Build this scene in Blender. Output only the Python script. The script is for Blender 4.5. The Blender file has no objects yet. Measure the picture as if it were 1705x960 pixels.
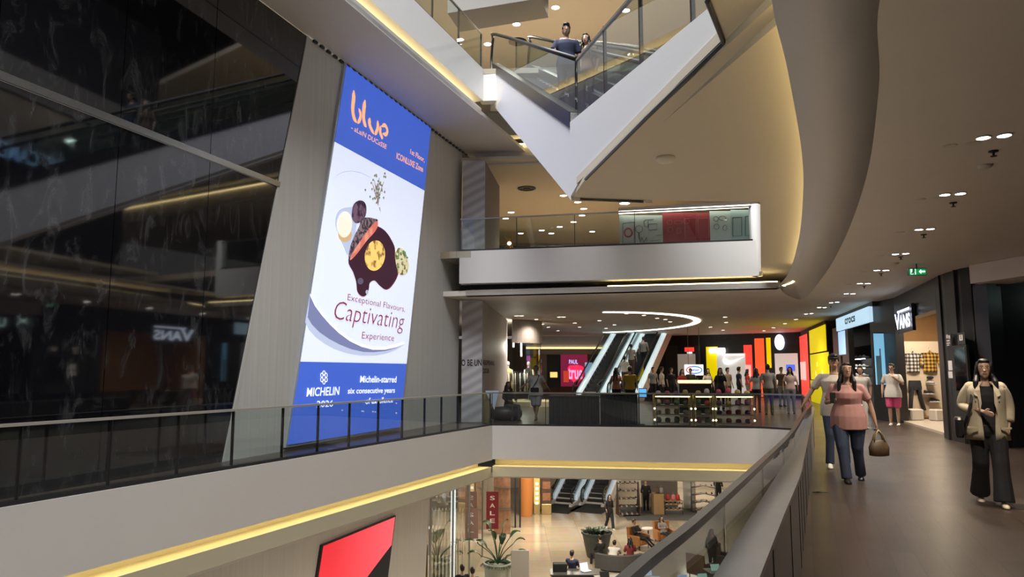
import bpy, bmesh, math, random
from mathutils import Vector, Matrix
random.seed(7)
SC = bpy.context.scene
COL = SC.collection
V = Vector
PI = math.pi
# ------------------------------------------------------------------ camera
F = 1200.0; HC = 1.55; TH = math.atan((617-480)/F); CT, ST = math.cos(TH), math.sin(TH)
cd = bpy.data.cameras.new('camera'); cam = bpy.data.objects.new('camera', cd); COL.objects.link(cam)
cam.location = (0, 0, HC); cam.rotation_euler = (PI/2+TH, 0, 0)
cd.sensor_width = 36; cd.lens = 36*F/1705; cd.clip_start = .05; cd.clip_end = 300
SC.camera = cam
SC.view_settings.view_transform = 'Standard'; SC.view_settings.look = 'None'
SC.view_settings.exposure = 0; SC.view_settings.gamma = 1; SC.view_settings.use_curve_mapping = False
cy = SC.cycles
cy.max_bounces = 7; cy.diffuse_bounces = 3; cy.glossy_bounces = 4; cy.transmission_bounces = 4; cy.transparent_max_bounces = 14
cy.sample_clamp_indirect = 4; cy.sample_clamp_direct = 30; cy.use_denoising = True
cy.caustics_reflective = False; cy.caustics_refractive = False
def ray(x, y):                      # measured direction (dx/dY, dz/dY) of a sight line in the photograph
    u = (x-852.5)/F; v = (480-y)/F; d = CT-v*ST
    return u/d, (ST+v*CT)/d
def az(x, y, z):                    # where that line meets a level plane
    a, e = ray(x, y); Y = (z-HC)/e
    return V((a*Y, Y, z))
def aY(x, y, Y):                    # where it meets a given distance
    a, e = ray(x, y)
    return V((a*Y, Y, HC+e*Y))
def aP(x, y, P, h):                 # where it meets a vertical plane through P along h
    a, e = ray(x, y); hx, hy = h[0], h[1]
    Y = (P[1]*hx-P[0]*hy)/(hx-a*hy)
    return V((a*Y, Y, HC+e*Y))
# ------------------------------------------------------------------ materials
MT = {}
def mat(name, col, rough=.5, metal=0, emit=0, ecol=None, spec=.5, noise=0, nscale=8, bump=0, coat=0):
    if name in MT: return MT[name]
    m = bpy.data.materials.new(name); m.use_nodes = True; MT[name] = m
    nt = m.node_tree; b = nt.nodes['Principled BSDF']
    c = (*col, 1)
    b.inputs['Base Color'].default_value = c
    b.inputs['Roughness'].default_value = rough; b.inputs['Metallic'].default_value = metal
    b.inputs['Specular IOR Level'].default_value = spec; b.inputs['Coat Weight'].default_value = coat
    if emit:
        b.inputs['Emission Color'].default_value = (*(ecol or col), 1); b.inputs['Emission Strength'].default_value = emit
    if noise or bump:
        tc = nt.nodes.new('ShaderNodeTexCoord'); n = nt.nodes.new('ShaderNodeTexNoise'); n.inputs['Scale'].default_value = nscale
        n.inputs['Detail'].default_value = 4
        nt.links.new(tc.outputs['Object'], n.inputs['Vector'])
        if noise:
            mx = nt.nodes.new('ShaderNodeMix'); mx.data_type = 'RGBA'
            mx.inputs['A'].default_value = (*[q*(1-noise) for q in col], 1); mx.inputs['B'].default_value = (*[min(1, q*(1+noise)) for q in col], 1)
            nt.links.new(n.outputs['Fac'], mx.inputs['Factor']); nt.links.new(mx.outputs['Result'], b.inputs['Base Color'])
        if bump:
            bp = nt.nodes.new('ShaderNodeBump'); bp.inputs['Strength'].default_value = bump; bp.inputs['Distance'].default_value = .01
            nt.links.new(n.outputs['Fac'], bp.inputs['Height']); nt.links.new(bp.outputs['Normal'], b.inputs['Normal'])
    return m
def nodes_of(m): return m.node_tree.nodes, m.node_tree.links, m.node_tree.nodes['Principled BSDF']
def glass(name, tint, refl=1.0, rough=.0, ior=1.45):
    m = bpy.data.materials.new(name); m.use_nodes = True; nt = m.node_tree; nt.nodes.clear()
    o = nt.nodes.new('ShaderNodeOutputMaterial'); t = nt.nodes.new('ShaderNodeBsdfTransparent'); g = nt.nodes.new('ShaderNodeBsdfGlossy')
    f = nt.nodes.new('ShaderNodeFresnel'); f.inputs['IOR'].default_value = ior
    x = nt.nodes.new('ShaderNodeMixShader'); t.inputs['Color'].default_value = (*tint, 1); g.inputs['Roughness'].default_value = rough
    g.inputs['Color'].default_value = (refl, refl, refl, 1)
    ge = nt.nodes.new('ShaderNodeNewGeometry'); mu = nt.nodes.new('ShaderNodeMath'); mu.operation = 'MULTIPLY'; iv = nt.nodes.new('ShaderNodeMath'); iv.operation = 'SUBTRACT'; iv.inputs[0].default_value = 1
    nt.links.new(ge.outputs['Backfacing'], iv.inputs[1]); nt.links.new(f.outputs[0], mu.inputs[0]); nt.links.new(iv.outputs[0], mu.inputs[1])
    nt.links.new(mu.outputs[0], x.inputs[0]); nt.links.new(t.outputs[0], x.inputs[1]); nt.links.new(g.outputs[0], x.inputs[2]); nt.links.new(x.outputs[0], o.inputs[0])
    MT[name] = m; return m
M_GLASS = glass('clear_glass', (.86, .9, .885), 1.0, 0, 1.6)
M_DGLASS = glass('smoked_glass', (.55, .58, .58), 1.0, 0, 1.6)
M_PLASTER = mat('white_plaster', (.60, .575, .54), .6, noise=.03, nscale=3)
M_FASCIA = mat('fascia_paint', (.62, .60, .575), .55, noise=.02, nscale=2)
M_CEIL = mat('ceiling_paint', (.84, .78, .69), .6, noise=.03, nscale=2)
M_SOFFIT = mat('beige_soffit', (.64, .575, .46), .55, noise=.02, nscale=1)
M_FABRIC = mat('grey_wall_fabric', (.46, .45, .43), .8)
n, l, b = nodes_of(M_FABRIC)
tc = n.new('ShaderNodeTexCoord'); mp = n.new('ShaderNodeMapping'); wv = n.new('ShaderNodeTexNoise')
mp.inputs['Scale'].default_value = (9, 9, .12); wv.inputs['Scale'].default_value = 2.2; wv.inputs['Detail'].default_value = 3
rp = n.new('ShaderNodeMix'); rp.data_type = 'RGBA'; rp.inputs['A'].default_value = (.52, .51, .49, 1); rp.inputs['B'].default_value = (.68, .665, .635, 1)
l.new(tc.outputs['Object'], mp.inputs[0]); l.new(mp.outputs[0], wv.inputs['Vector']); l.new(wv.outputs['Fac'], rp.inputs['Factor']); l.new(rp.outputs['Result'], b.inputs['Base Color'])
M_MARBLE = mat('black_polished_marble', (.012, .012, .014), .04, spec=.9)
n, l, b = nodes_of(M_MARBLE)
tc = n.new('ShaderNodeTexCoord'); mp = n.new('ShaderNodeMapping'); mp.inputs['Scale'].default_value = (1.2, 1.2, .45)
n1 = n.new('ShaderNodeTexNoise'); n1.inputs['Scale'].default_value = 2.4; n1.inputs['Detail'].default_value = 9; n1.inputs['Distortion'].default_value = 1.6; n1.inputs['Roughness'].default_value = .65
cr = n.new('ShaderNodeValToRGB'); e = cr.color_ramp.elements
e[0].position = .52; e[0].color = (.006, .006, .008, 1); e[1].position = .72; e[1].color = (.055, .058, .062, 1)
l.new(tc.outputs['Object'], mp.inputs[0]); l.new(mp.outputs[0], n1.inputs['Vector']); l.new(n1.outputs['Fac'], cr.inputs[0]); l.new(cr.outputs[0], b.inputs['Base Color'])
b.inputs['IOR'].default_value = 1.5
M_STEEL = mat('brushed_steel', (.36, .36, .35), .32, 1, noise=.1, nscale=30)
M_LEDGE = mat('grey_metal_ledge', (.33, .32, .31), .34, .8, noise=.15, nscale=6)
M_DSTEEL = mat('dark_steel', (.05, .05, .052), .35, .6)
M_BLACK = mat('black_panel', (.018, .018, .021), .35, noise=.2, nscale=3)
M_BLACKM = mat('black_matt', (.012, .012, .013), .75)
M_DPANEL = mat('dark_parapet_panel', (.055, .053, .05), .28, .2, noise=.15, nscale=5)
M_RUBBER = mat('black_rubber', (.012, .012, .012), .45)
M_WHITE = mat('white_paint', (.78, .77, .75), .5)
M_OLIVE = mat('pale_bulkhead', (.52, .48, .35), .55)
M_FLOOR = mat('dark_wood_floor', (.06, .045, .036), .26, spec=.5)
n, l, b = nodes_of(M_FLOOR)
tc = n.new('ShaderNodeTexCoord'); mp = n.new('ShaderNodeMapping'); mp.inputs['Rotation'].default_value = (0, 0, math.radians(112)); mp.inputs['Scale'].default_value = (1, 1, 1)
bk = n.new('ShaderNodeTexBrick'); bk.inputs['Scale'].default_value = 1.0; bk.inputs['Mortar Size'].default_value = .008; bk.inputs['Mortar Smooth'].default_value = .6; bk.inputs['Brick Width'].default_value = 1.2; bk.inputs['Row Height'].default_value = .2
bk.inputs['Color1'].default_value = (.040, .028, .022, 1); bk.inputs['Color2'].default_value = (.066, .047, .037, 1); bk.inputs['Mortar'].default_value = (.028, .02, .016, 1)
ns = n.new('ShaderNodeTexNoise'); ns.inputs['Scale'].default_value = 1.2; ns.inputs['Detail'].default_value = 3
mx = n.new('ShaderNodeMix'); mx.data_type = 'RGBA'; mx.blend_type = 'MULTIPLY'; mx.inputs['Factor'].default_value = .5
l.new(tc.outputs['Object'], mp.inputs[0]); l.new(mp.outputs[0], bk.inputs['Vector']); l.new(mp.outputs[0], ns.inputs['Vector'])
l.new(bk.outputs['Color'], mx.inputs['A']); l.new(ns.outputs['Color'], mx.inputs['B']); l.new(bk.outputs['Color'], b.inputs['Base Color'])
rr = n.new('ShaderNodeMapRange'); rr.inputs['To Min'].default_value = .26; rr.inputs['To Max'].default_value = .36; l.new(ns.outputs['Fac'], rr.inputs['Value']); l.new(rr.outputs[0], b.inputs['Roughness'])
M_STONE = mat('polished_beige_stone', (.5, .43, .33), .12)
n, l, b = nodes_of(M_STONE)
tc = n.new('ShaderNodeTexCoord'); bk = n.new('ShaderNodeTexBrick'); bk.inputs['Scale'].default_value = .55; bk.inputs['Mortar Size'].default_value = .004; bk.offset = 0
bk.inputs['Brick Width'].default_value = .9; bk.inputs['Row Height'].default_value = .9
bk.inputs['Color1'].default_value = (.56, .48, .37, 1); bk.inputs['Color2'].default_value = (.46, .385, .285, 1); bk.inputs['Mortar'].default_value = (.3, .25, .19, 1)
ns = n.new('ShaderNodeTexNoise'); ns.inputs['Scale'].default_value = .9; ns.inputs['Detail'].default_value = 8; ns.inputs['Distortion'].default_value = 2
mx = n.new('ShaderNodeMix'); mx.data_type = 'RGBA'; mx.blend_type = 'MULTIPLY'; mx.inputs['Factor'].default_value = .35
l.new(tc.outputs['Object'], bk.inputs['Vector']); l.new(tc.outputs['Object'], ns.inputs['Vector']); l.new(bk.outputs['Color'], mx.inputs['A']); l.new(ns.outputs['Color'], mx.inputs['B']); l.new(mx.outputs['Result'], b.inputs['Base Color'])
def wavy(name, c0, c1, sc, dist, rot=0):
    m = mat(name, c0, .6); n, l, b = nodes_of(m)
    tc = n.new('ShaderNodeTexCoord'); mp = n.new('ShaderNodeMapping'); mp.inputs['Rotation'].default_value = (0, rot, 0)
    w = n.new('ShaderNodeTexWave'); w.bands_direction = 'Z'; w.inputs['Scale'].default_value = sc; w.inputs['Distortion'].default_value = dist; w.inputs['Detail'].default_value = 1; w.inputs['Detail Scale'].default_value = .5
    x = n.new('ShaderNodeMix'); x.data_type = 'RGBA'; x.inputs['A'].default_value = (*c0, 1); x.inputs['B'].default_value = (*c1, 1)
    l.new(tc.outputs['Object'], mp.inputs[0]); l.new(mp.outputs[0], w.inputs['Vector']); l.new(w.outputs['Fac'], x.inputs['Factor']); l.new(x.outputs['Result'], b.inputs['Base Color'])
    return m
M_WAVE = wavy('wavy_grey_print', (.42, .40, .42), (.60, .58, .60), 1.1, 4.5, .45)
M_WAVE2 = wavy('wavy_dark_print', (.20, .185, .20), (.34, .32, .34), 1.5, 5, .6)
M_HOARD = mat('grey_hoarding', (.46, .43, .44), .6)
def em(name, col, s): return mat(name, col, .6, 0, s, col)
E_GOLD = em('warm_cove_light', (1, .77, .36), 13); E_RIM = em('warm_rim_light', (1, .78, .36), 8)
E_WARM = em('warm_lamp', (1, .86, .66), 14)
E_COOL = em('white_lamp', (1, .95, .88), 16)
E_LINE = em('white_light_line', (1, .9, .74), 4.5)
E_WHITE = em('lit_white', (.9, .93, 1), 1.0)
E_RED = em('lit_red', (1, .06, .04), 1.0)
E_YEL = em('lit_yellow', (1, .80, .0), .62)
E_SKY = em('lit_sky_blue', (.30, .62, .95), .9)
# ------------------------------------------------------------------ mesh builder
class MB:
    def __init__(s): s.v = []; s.f = []; s.m = []
    def add(s, vs, fs, m=0):
        o = len(s.v); s.v += [tuple(p) for p in vs]
        for f in fs: s.f.append(tuple(o+i for i in f)); s.m.append(m)
    def poly(s, pts, m=0): s.add(pts, [tuple(range(len(pts)))], m)
    def prism(s, pts, d, m=0):                       # outline + thickness vector
        pts = [V(p) for p in pts]; d = V(d); n = len(pts)
        fs = [tuple(range(n))[::-1], tuple(range(n, 2*n))]+[(i, (i+1) % n, n+(i+1) % n, n+i) for i in range(n)]
        s.add(pts+[p+d for p in pts], fs, m)
    def obox(s, o, ax, ay, az_, m=0):
        o, ax, ay, az_ = V(o), V(ax), V(ay), V(az_)
        s.prism([o, o+ax, o+ax+ay, o+ay], az_, m)
    def box(s, c, sz, rz=0, m=0):
        c = V(c); R = Matrix.Rotation(rz, 3, 'Z')
        ax, ay, a3 = R@V((sz[0], 0, 0)), R@V((0, sz[1], 0)), V((0, 0, sz[2]))
        s.obox(c-ax/2-ay/2-a3/2, ax, ay, a3, m)
    def bbox(s, c, sz, rz=0, bev=.02, m=0):          # box with chamfered vertical edges and top
        x, y, z = sz[0]/2, sz[1]/2, sz[2]; q = bev
        pr = [(-x+q, -y), (x-q, -y), (x, -y+q), (x, y-q), (x-q, y), (-x+q, y), (-x, y-q), (-x, -y+q)]
        R = Matrix.Rotation(rz, 3, 'Z'); c = V(c)
        def ring(k, zz): return [c+R@V((a*k, b_*k, zz)) for a, b_ in pr]
        k = 1-q/max(x, y)
        rs = [ring(k, -z/2), ring(1, -z/2+q), ring(1, z/2-q), ring(k, z/2)]
        s.rings(rs, m)
    def rings(s, rs, m=0, cap=True, closed=True):
        n = len(rs[0]); vs = [p for r in rs for p in r]; fs = []
        for i in range(len(rs)-1):
            for j in range(n if closed else n-1):
                k = (j+1) % n; fs.append((i*n+j, i*n+k, (i+1)*n+k, (i+1)*n+j))
        if cap: fs += [tuple(range(n))[::-1], tuple((len(rs)-1)*n+j for j in range(n))]
        s.add(vs, fs, m)
    def tube(s, pts, r, n=8, m=0, cap=True, closed=False, flat=1):
        pts = [V(p) for p in pts]; rs = []; N = len(pts)
        if not hasattr(r, '__len__'): r = [r]*N
        up = None
        for i, p in enumerate(pts):
            d = (pts[(i+1) % N]-pts[i-1]) if closed else (pts[min(i+1, N-1)]-pts[max(i-1, 0)])
            d.normalize()
            if up is None: up = V((0, 0, 1)) if abs(d.z) < .9 else V((1, 0, 0))
            a = d.cross(up)
            if a.length < 1e-5: a = d.cross(V((1, .3, 0)))
            a.normalize(); c = a.cross(d); up = c
            rs.append([p+a*math.cos(t)*r[i]+c*math.sin(t)*r[i]*flat for t in [2*PI*j/n for j in range(n)]])
        if closed: rs.append(rs[0]); s.rings(rs, m, False)
        else: s.rings(rs, m, cap)
    def ell(s, c, r, n=12, k=8, m=0, R=None):
        c = V(c); rs = []
        if not hasattr(r, '__len__'): r = (r, r, r)
        for i in range(k+1):
            t = PI*i/k; rr = max(math.sin(t), .02)
            rs.append([(V((r[0]*rr*math.cos(2*PI*j/n), r[1]*rr*math.sin(2*PI*j/n), -r[2]*math.cos(t)))) for j in range(n)])
        if R is not None: rs = [[R@p for p in q] for q in rs]
        s.rings([[c+p for p in q] for q in rs], m)
    def lathe(s, prof, c, n=20, m=0, cap=True):
        c = V(c); s.rings([[c+V((r*math.cos(2*PI*j/n), r*math.sin(2*PI*j/n), z)) for j in range(n)] for r, z in prof], m, cap)
    def disc(s, c, r, n=16, m=0, h=.01):
        s.lathe([(r, -h), (r, 0)], c, n, m)
    def strip(s, A, B, m=0):                          # ruled sheet between two point lists
        n = len(A); s.add(list(A)+list(B), [(i, i+1, n+i+1, n+i) for i in range(n-1)], m)
    def slab(s, A, B, z0, z1, m=0):                   # thick ruled sheet between plan curves A, B
        a0 = [V((p[0], p[1], z0)) for p in A]; a1 = [V((p[0], p[1], z1)) for p in A]
        b0 = [V((p[0], p[1], z0)) for p in B]; b1 = [V((p[0], p[1], z1)) for p in B]
        s.rings([[a0[i], b0[i], b1[i], a1[i]] for i in range(len(A))], m)
    def text(s, txt, o, u, v, m=0, depth=0, bold=0, nrm=None, shear=0):   # fit the writing into o + u (width) + v (height)
        vs, fs = text_mesh(txt, bold, shear); o, u, v = V(o), V(u), V(v)
        nn = V(nrm) if nrm is not None else u.cross(v).normalized()
        P = [o+u*a+v*b_ for a, b_ in vs]
        s.add([p+nn*depth for p in P], fs, m)
    def build(s, name, mats, parent=None, smooth=False):
        me = bpy.data.meshes.new(name)
        off = V((0, 0, 0)); p = parent
        while p is not None:
            if not p.get('_local'): off += p.location
            p = p.parent
        me.from_pydata([V(q)-off for q in s.v], [], s.f)
        for m in (mats if isinstance(mats, (list, tuple)) else [mats]): me.materials.append(m)
        me.polygons.foreach_set('material_index', s.m)
        bm = bmesh.new(); bm.from_mesh(me); bmesh.ops.recalc_face_normals(bm, faces=bm.faces); bm.to_mesh(me); bm.free()
        if smooth: me.polygons.foreach_set('use_smooth', [True]*len(me.polygons))
        o = bpy.data.objects.new(name, me); COL.objects.link(o)
        if parent is not None: o.parent = parent
        return o
TM = {}
def text_mesh(txt, bold=0, shear=0):
    k = (txt, bold, shear)
    if k in TM: return TM[k]
    cu = bpy.data.curves.new('writing', 'FONT'); cu.body = txt; cu.offset = bold; cu.shear = shear; cu.resolution_u = 3; cu.fill_mode = 'FRONT'
    o = bpy.data.objects.new('writing', cu); COL.objects.link(o)
    me = bpy.data.meshes.new_from_object(o.evaluated_get(bpy.context.evaluated_depsgraph_get()))
    vs = [(q.co.x, q.co.y) for q in me.vertices]; fs = [tuple(p.vertices) for p in me.polygons]
    bpy.data.objects.remove(o); bpy.data.curves.remove(cu); bpy.data.meshes.remove(me)
    x0 = min(a for a, _ in vs); x1 = max(a for a, _ in vs); y0 = min(c for _, c in vs); y1 = max(c for _, c in vs)
    TM[k] = ([((a-x0)/(x1-x0), (c-y0)/(y1-y0)) for a, c in vs], fs); return TM[k]
def tag(o, label, cat, group=None):
    o['label'] = label; o['category'] = cat
    if group: o['group'] = group
    return o
def thing(name, label, cat, loc=(0, 0, 0), rz=0, group=None, local=False):
    o = bpy.data.objects.new(name, None); COL.objects.link(o); o.empty_display_size = .2
    o.location = loc; o.rotation_euler = (0, 0, rz)
    if local: o['_local'] = 1
    return tag(o, label, cat, group)
def struct(name, mb, mats, smooth=False):
    o = mb.build(name, mats, None, smooth); o['kind'] = 'structure'; return o
def stuff(o): o['kind'] = 'stuff'; return o
def dup(root, loc, rz=None, label=None, group=None, scale=None):
    r = root.copy(); COL.objects.link(r); r.location = loc
    if rz is not None: r.rotation_euler = (0, 0, rz)
    if scale: r.scale = (scale,)*3
    if label: r['label'] = label
    if group: r['group'] = group
    for ch in list(root.children):
        c = ch.copy(); COL.objects.link(c); c.parent = r
        for g in ch.children:
            d = g.copy(); COL.objects.link(d); d.parent = c
    return r
def one(name, mb, mats, label, cat, group=None, smooth=False):     # a thing that is one mesh
    return tag(mb.build(name, mats, None, smooth), label, cat, group)
def light(kind, name, loc, energy, col=(1, 1, 1), size=.1, rot=(0, 0, 0), sy=None, spot=2.4, blend=.6):
    d = bpy.data.lights.new(name, kind); d.energy = energy; d.color = col
    if kind == 'AREA':
        d.size = size
        if sy: d.shape = 'RECTANGLE'; d.size_y = sy
    elif kind == 'SPOT': d.shadow_soft_size = size; d.spot_size = spot; d.spot_blend = blend
    else: d.shadow_soft_size = size
    o = bpy.data.objects.new(name, d); COL.objects.link(o); o.location = loc; o.rotation_euler = rot; return o
def spline(pts, n=6):                                # smooth curve through plan points
    P = [V(p) for p in pts]; P = [P[0]*2-P[1]]+P+[P[-1]*2-P[-2]]; out = []
    for i in range(1, len(P)-2):
        for j in range(n):
            t = j/n; a, b_, c, d = P[i-1:i+3]
            out.append(.5*((2*b_)+(c-a)*t+(2*a-5*b_+4*c-d)*t*t+(3*b_-a-3*c+d)*t**3))
    out.append(P[-2]); return out
def offs(C, d):                                      # shift a plan curve sideways (right of travel is positive)
    out = []
    for i, p in enumerate(C):
        t = (C[min(i+1, len(C)-1)]-C[max(i-1, 0)]); t = V((t[0], t[1], 0)).normalized()
        out.append(V((p[0]+t.y*d, p[1]-t.x*d, p[2] if len(p) > 2 else 0)))
    return out
def atz(C, z): return [V((p[0], p[1], z)) for p in C]
# ================================================================== SETTING
WP0 = V((-4.97, 12.66, 0)); WH = V((.3176, .9482, 0)); WN = V((.9482, -.3176, 0)); UP = V((0, 0, 1))
def wp(x, y, off=0): return aP(x, y, WP0, WH)+WN*off                # a point of the left wall
def wk(k, z, off=0): return WP0+WH*k+UP*z+WN*off
CRN = V((-.56, 20.88, 0)); DL = V((.3897, .9209, 0)); NL = V((.9209, -.3897, 0))   # left slab edge, far corner, direction along the atrium
BR = V((6.78, 19.8, 0)); CH = V((7.55, 19.0, 0))
Z2, Z3, Z4, Z1 = 0.0, 5.05, 9.9, -6.3
CEIL2, ZT, ZS = 3.75, 3.98, 4.2
TOPW = 8.58
# ---- left wall: light fabric field, black marble field with metal trims
ks = lambda z: 2.02*z/8.6                                            # the slanted joint between both
m = MB()
def wpoly(mb, kz, th, mi=0): mb.prism([wk(k, z) for k, z in kz], -WN*th, mi)
m = MB(); wpoly(m, [(ks(0), 0), (10.35, 0), (10.6, TOPW), (ks(TOPW), TOPW)], .3); struct('wall_left', m, M_FABRIC)
m = MB(); kk = [-.66-1.86*i for i in range(9)][::-1]
edges = [-18]+kk
for a, b_ in zip(edges, edges[1:]):
    for z0, z1 in ((0.0, 5.12), (5.24, TOPW)): m.prism([wk(a+.006, z0), wk(b_-.006, z0), wk(b_-.006, z1), wk(a+.006, z1)], -WN*.25)
for z0, z1 in ((0, 5.12), (5.24, TOPW)):
    m.prism([wk(-.654, z0), wk(ks(z0)-.01, z0), wk(ks(z1)-.01, z1), wk(-.654, z1)], -WN*.25)
struct('wall_left_marble', m, M_MARBLE)
m = MB(); m.prism([wk(-18, 5.125), wk(ks(5.12)+.02, 5.125), wk(ks(5.24)+.02, 5.235), wk(-18, 5.235)], WN*.03)
struct('trim_1', m, M_STEEL)
m = MB(); m.prism([wk(ks(0)-.03, 0), wk(ks(0)+.03, 0), wk(ks(TOPW)+.03, TOPW), wk(ks(TOPW)-.03, TOPW)], WN*.02); struct('trim_2', m, M_FABRIC)
m = MB()                                                             # scalloped curtain track above the fabric
for k in [ks(TOPW)+.15+.26*i for i in range(34)]:
    m.prism([wk(k, TOPW-.05, .02), wk(k+.13, TOPW-.05, .02), wk(k+.13, TOPW, .02), wk(k, TOPW, .02)], WN*.05)
struct('trim_3', m, M_DSTEEL)
m = MB(); wpoly(m, [(-18, Z1), (8.05, Z1), (8.4, -1.45), (-18, -1.45)], .3); struct('wall_left_lower', m, M_FABRIC)
# ---- gallery floor and slab edge on the left and at the back (our level)
def fascia(name, A, B, zt, zb, side, mats=M_FASCIA, dep=.4, cove=True, bulk=.28, bset=.06, bm=M_OLIVE, led=True, rec=.45, low=True):
    d = (B-A).normalized(); nn = V((d.y, -d.x, 0))*side               # points to the open side
    m = MB(); m.prism([A+UP*zt, B+UP*zt, B+UP*zb, A+UP*zb], -nn*dep)
    struct(name, m, mats)
    if cove:
        m = MB(); o = -nn*rec
        m.prism([A+o+UP*zb, B+o+UP*zb, B+o+UP*(zb-.2), A+o+UP*(zb-.2)], -nn*.1)              # back of the light recess
        z0 = zb-.2
        m.prism([A-nn*bset+UP*z0, B-nn*bset+UP*z0, B-nn*bset+UP*(z0-bulk), A-nn*bset+UP*(z0-bulk)], -nn*(rec+.1-bset))
        struct(name.replace('wall', 'wall')+'_bulkhead', m, bm)
        if led:
            m = MB(); q = -nn*(rec-.08)
            m.obox(A+q+UP*(z0+.005), B-A, -nn*.05, UP*.03) if not low else m.obox(A-nn*.16+UP*(zb-.012), B-A, -nn*.06, UP*.010)
            o = m.build('cove_light', E_GOLD); return o
LN = CRN-DL*19
FI = -NL*.05
m = MB(); m.prism([CRN-DL*18.4+FI, CRN+FI, wk(11.5, 0), wk(-9, 0)], V((0, 0, -.3))); struct('floor_gallery', m, M_FLOOR)
o = fascia('wall_left_slab', LN, CRN+DL*.0, -.0, -.96, 1, bset=.03)
tag(o, 'warm light line in recess under the left gallery edge', 'cove light')
BK = (BR-CRN).normalized()
o = fascia('wall_back_slab', CRN, BR, 0, -.94, 1, bset=.03, rec=.5)
tag(o, 'warm light line in recess under the back gallery edge', 'cove light')
m = MB(); m.prism([BR, CH, CH-UP*.94, BR-UP*.94], V((.2, .3, 0))); struct('wall_back_chamfer', m, M_FASCIA)
m = MB(); m.prism([CRN+V((0, .06, 0)), BR+V((0, .06, 0)), CH+V((.05, .05, 0)), CH+V((.92, -.39, 0))*22, V((60, 70, 0)), V((-16, 70, 0)), V((-16, 30, 0)), wk(11.5, 0)], V((0, 0, -.3))); struct('floor_back', m, M_FLOOR)
# ---- corridor floor on our side, parapet and ledge
EPX = [(1337, 960), (1342, 907), (1347, 857), (1352, 800), (1358, 737)]
EC = [V((-2.0, -6, 0)), V((-1.0, -2.5, 0)), V((-.25, 0, 0)), V((.55, 2.0, 0)), V((1.35, 3.8, 0))]+[az(x, y, 0) for x, y in EPX]+[V((7.1, 17.4, 0)), CH+V((.12, .05, 0))]
EC = spline(EC, 5)
RC = [p+V((.92, -.39, 0))*22 for p in EC]
m = MB(); m.slab(offs(EC, -.08), RC, -.3, 0); struct('floor_corridor', m, M_FLOOR)
NE = len(EC)
PC = [p for p in EC if p.y < 16.6]
m = MB(); m.slab(offs(PC, -.02), offs(PC, -.13), -.9, .72); struct('wall_parapet', m, M_DPANEL)
m = MB(); m.slab(offs(PC, .012), offs(PC, -.155), .72, .75); struct('trim_4', m, M_LEDGE)
m = MB()
for i in range(2, len(PC)-1, 3):
    p = PC[i]; t = (PC[i+1]-PC[i]).normalized(); r = V((t.y, -t.x, 0))
    m.obox(p-r*.022, r*.006, t*.012, UP*.72)
struct('trim_5', m, M_DSTEEL)
m = MB(); m.slab(offs(EC, -.16), offs(EC, .3), -.95, -.02); struct('wall_right_slab', m, M_FASCIA)
# ---- ceiling above the corridor, its sloped rim and the cove light lying on the rim
BPX = [(1465, 0), (1463, 150), (1441, 300), (1405, 400), (1372, 458), (1338, 497), (1312, 492), (1298, 479)]
TPX = [(1285, 0), (1312, 120), (1335, 255), (1337, 330), (1330, 400), (1316, 450), (1303, 470), (1292, 477)]
TZ = [ZT]*5+[3.93, 3.85, 3.78]
BC = [az(x, y, CEIL2) for x, y in BPX]; TC = [az(x, y, z) for (x, y), z in zip(TPX, TZ)]
BC = [BC[0]-V((.37, 1.25, 0))*i+V((-.01*i*i, 0, 0)) for i in range(6, 0, -1)]+BC
TC = [TC[0]-V((.43, 1.2, 0))*i+V((-.01*i*i, 0, 0)) for i in range(6, 0, -1)]+TC
BC = spline(BC, 8); TC = spline(TC, 8)
m = MB(); m.rings([[BC[i], TC[i], TC[i]+UP*.025, BC[i]+UP*.2] for i in range(len(BC))]); struct('ceiling_rim', m, M_FASCIA, True)
LE = az(775, 492, CEIL2)
BACKL = BC[-1]
CPOL = BC[:-1]+[BACKL, V((LE.x, LE.y, CEIL2)), V((-16, 26, CEIL2)), V((-16, 46, CEIL2)), V((34, 46, CEIL2)), V((34, -14, CEIL2)), V((2, -8, CEIL2))]
m = MB(); m.prism(CPOL, V((0, 0, .15))); struct('ceiling', m, M_CEIL)
m = MB(); m.prism([BACKL, LE, LE+UP*.16, BACKL+UP*.16], V((.05, .35, 0))); struct('trim_6', m, M_FASCIA)
ti = [i for i, p in enumerate(TC) if p.y > .5]
m = MB(); A = offs([TC[i] for i in ti], .22); B = offs([TC[i] for i in ti], .30)
for i in range(len(A)):
    if i == len(A)-1: break
    m.rings([[A[i]+UP*.02, B[i]+UP*.02, B[i]+UP*.06, A[i]+UP*.06], [A[i+1]+UP*.02, B[i+1]+UP*.02, B[i+1]+UP*.06, A[i+1]+UP*.06]])
one('cove_light', m, E_RIM, 'warm light line along the curved rim above the right corridor', 'cove light')
m = MB(); a = LE+(BACKL-LE)*.48+V((0, .12, .17)); bb = BACKL+V((0, .12, .17)); m.obox(a, bb-a, V((0, .06, 0)), UP*.03)
one('cove_light', m, E_RIM, 'warm light line under the white slab at the back', 'cove light')
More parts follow.
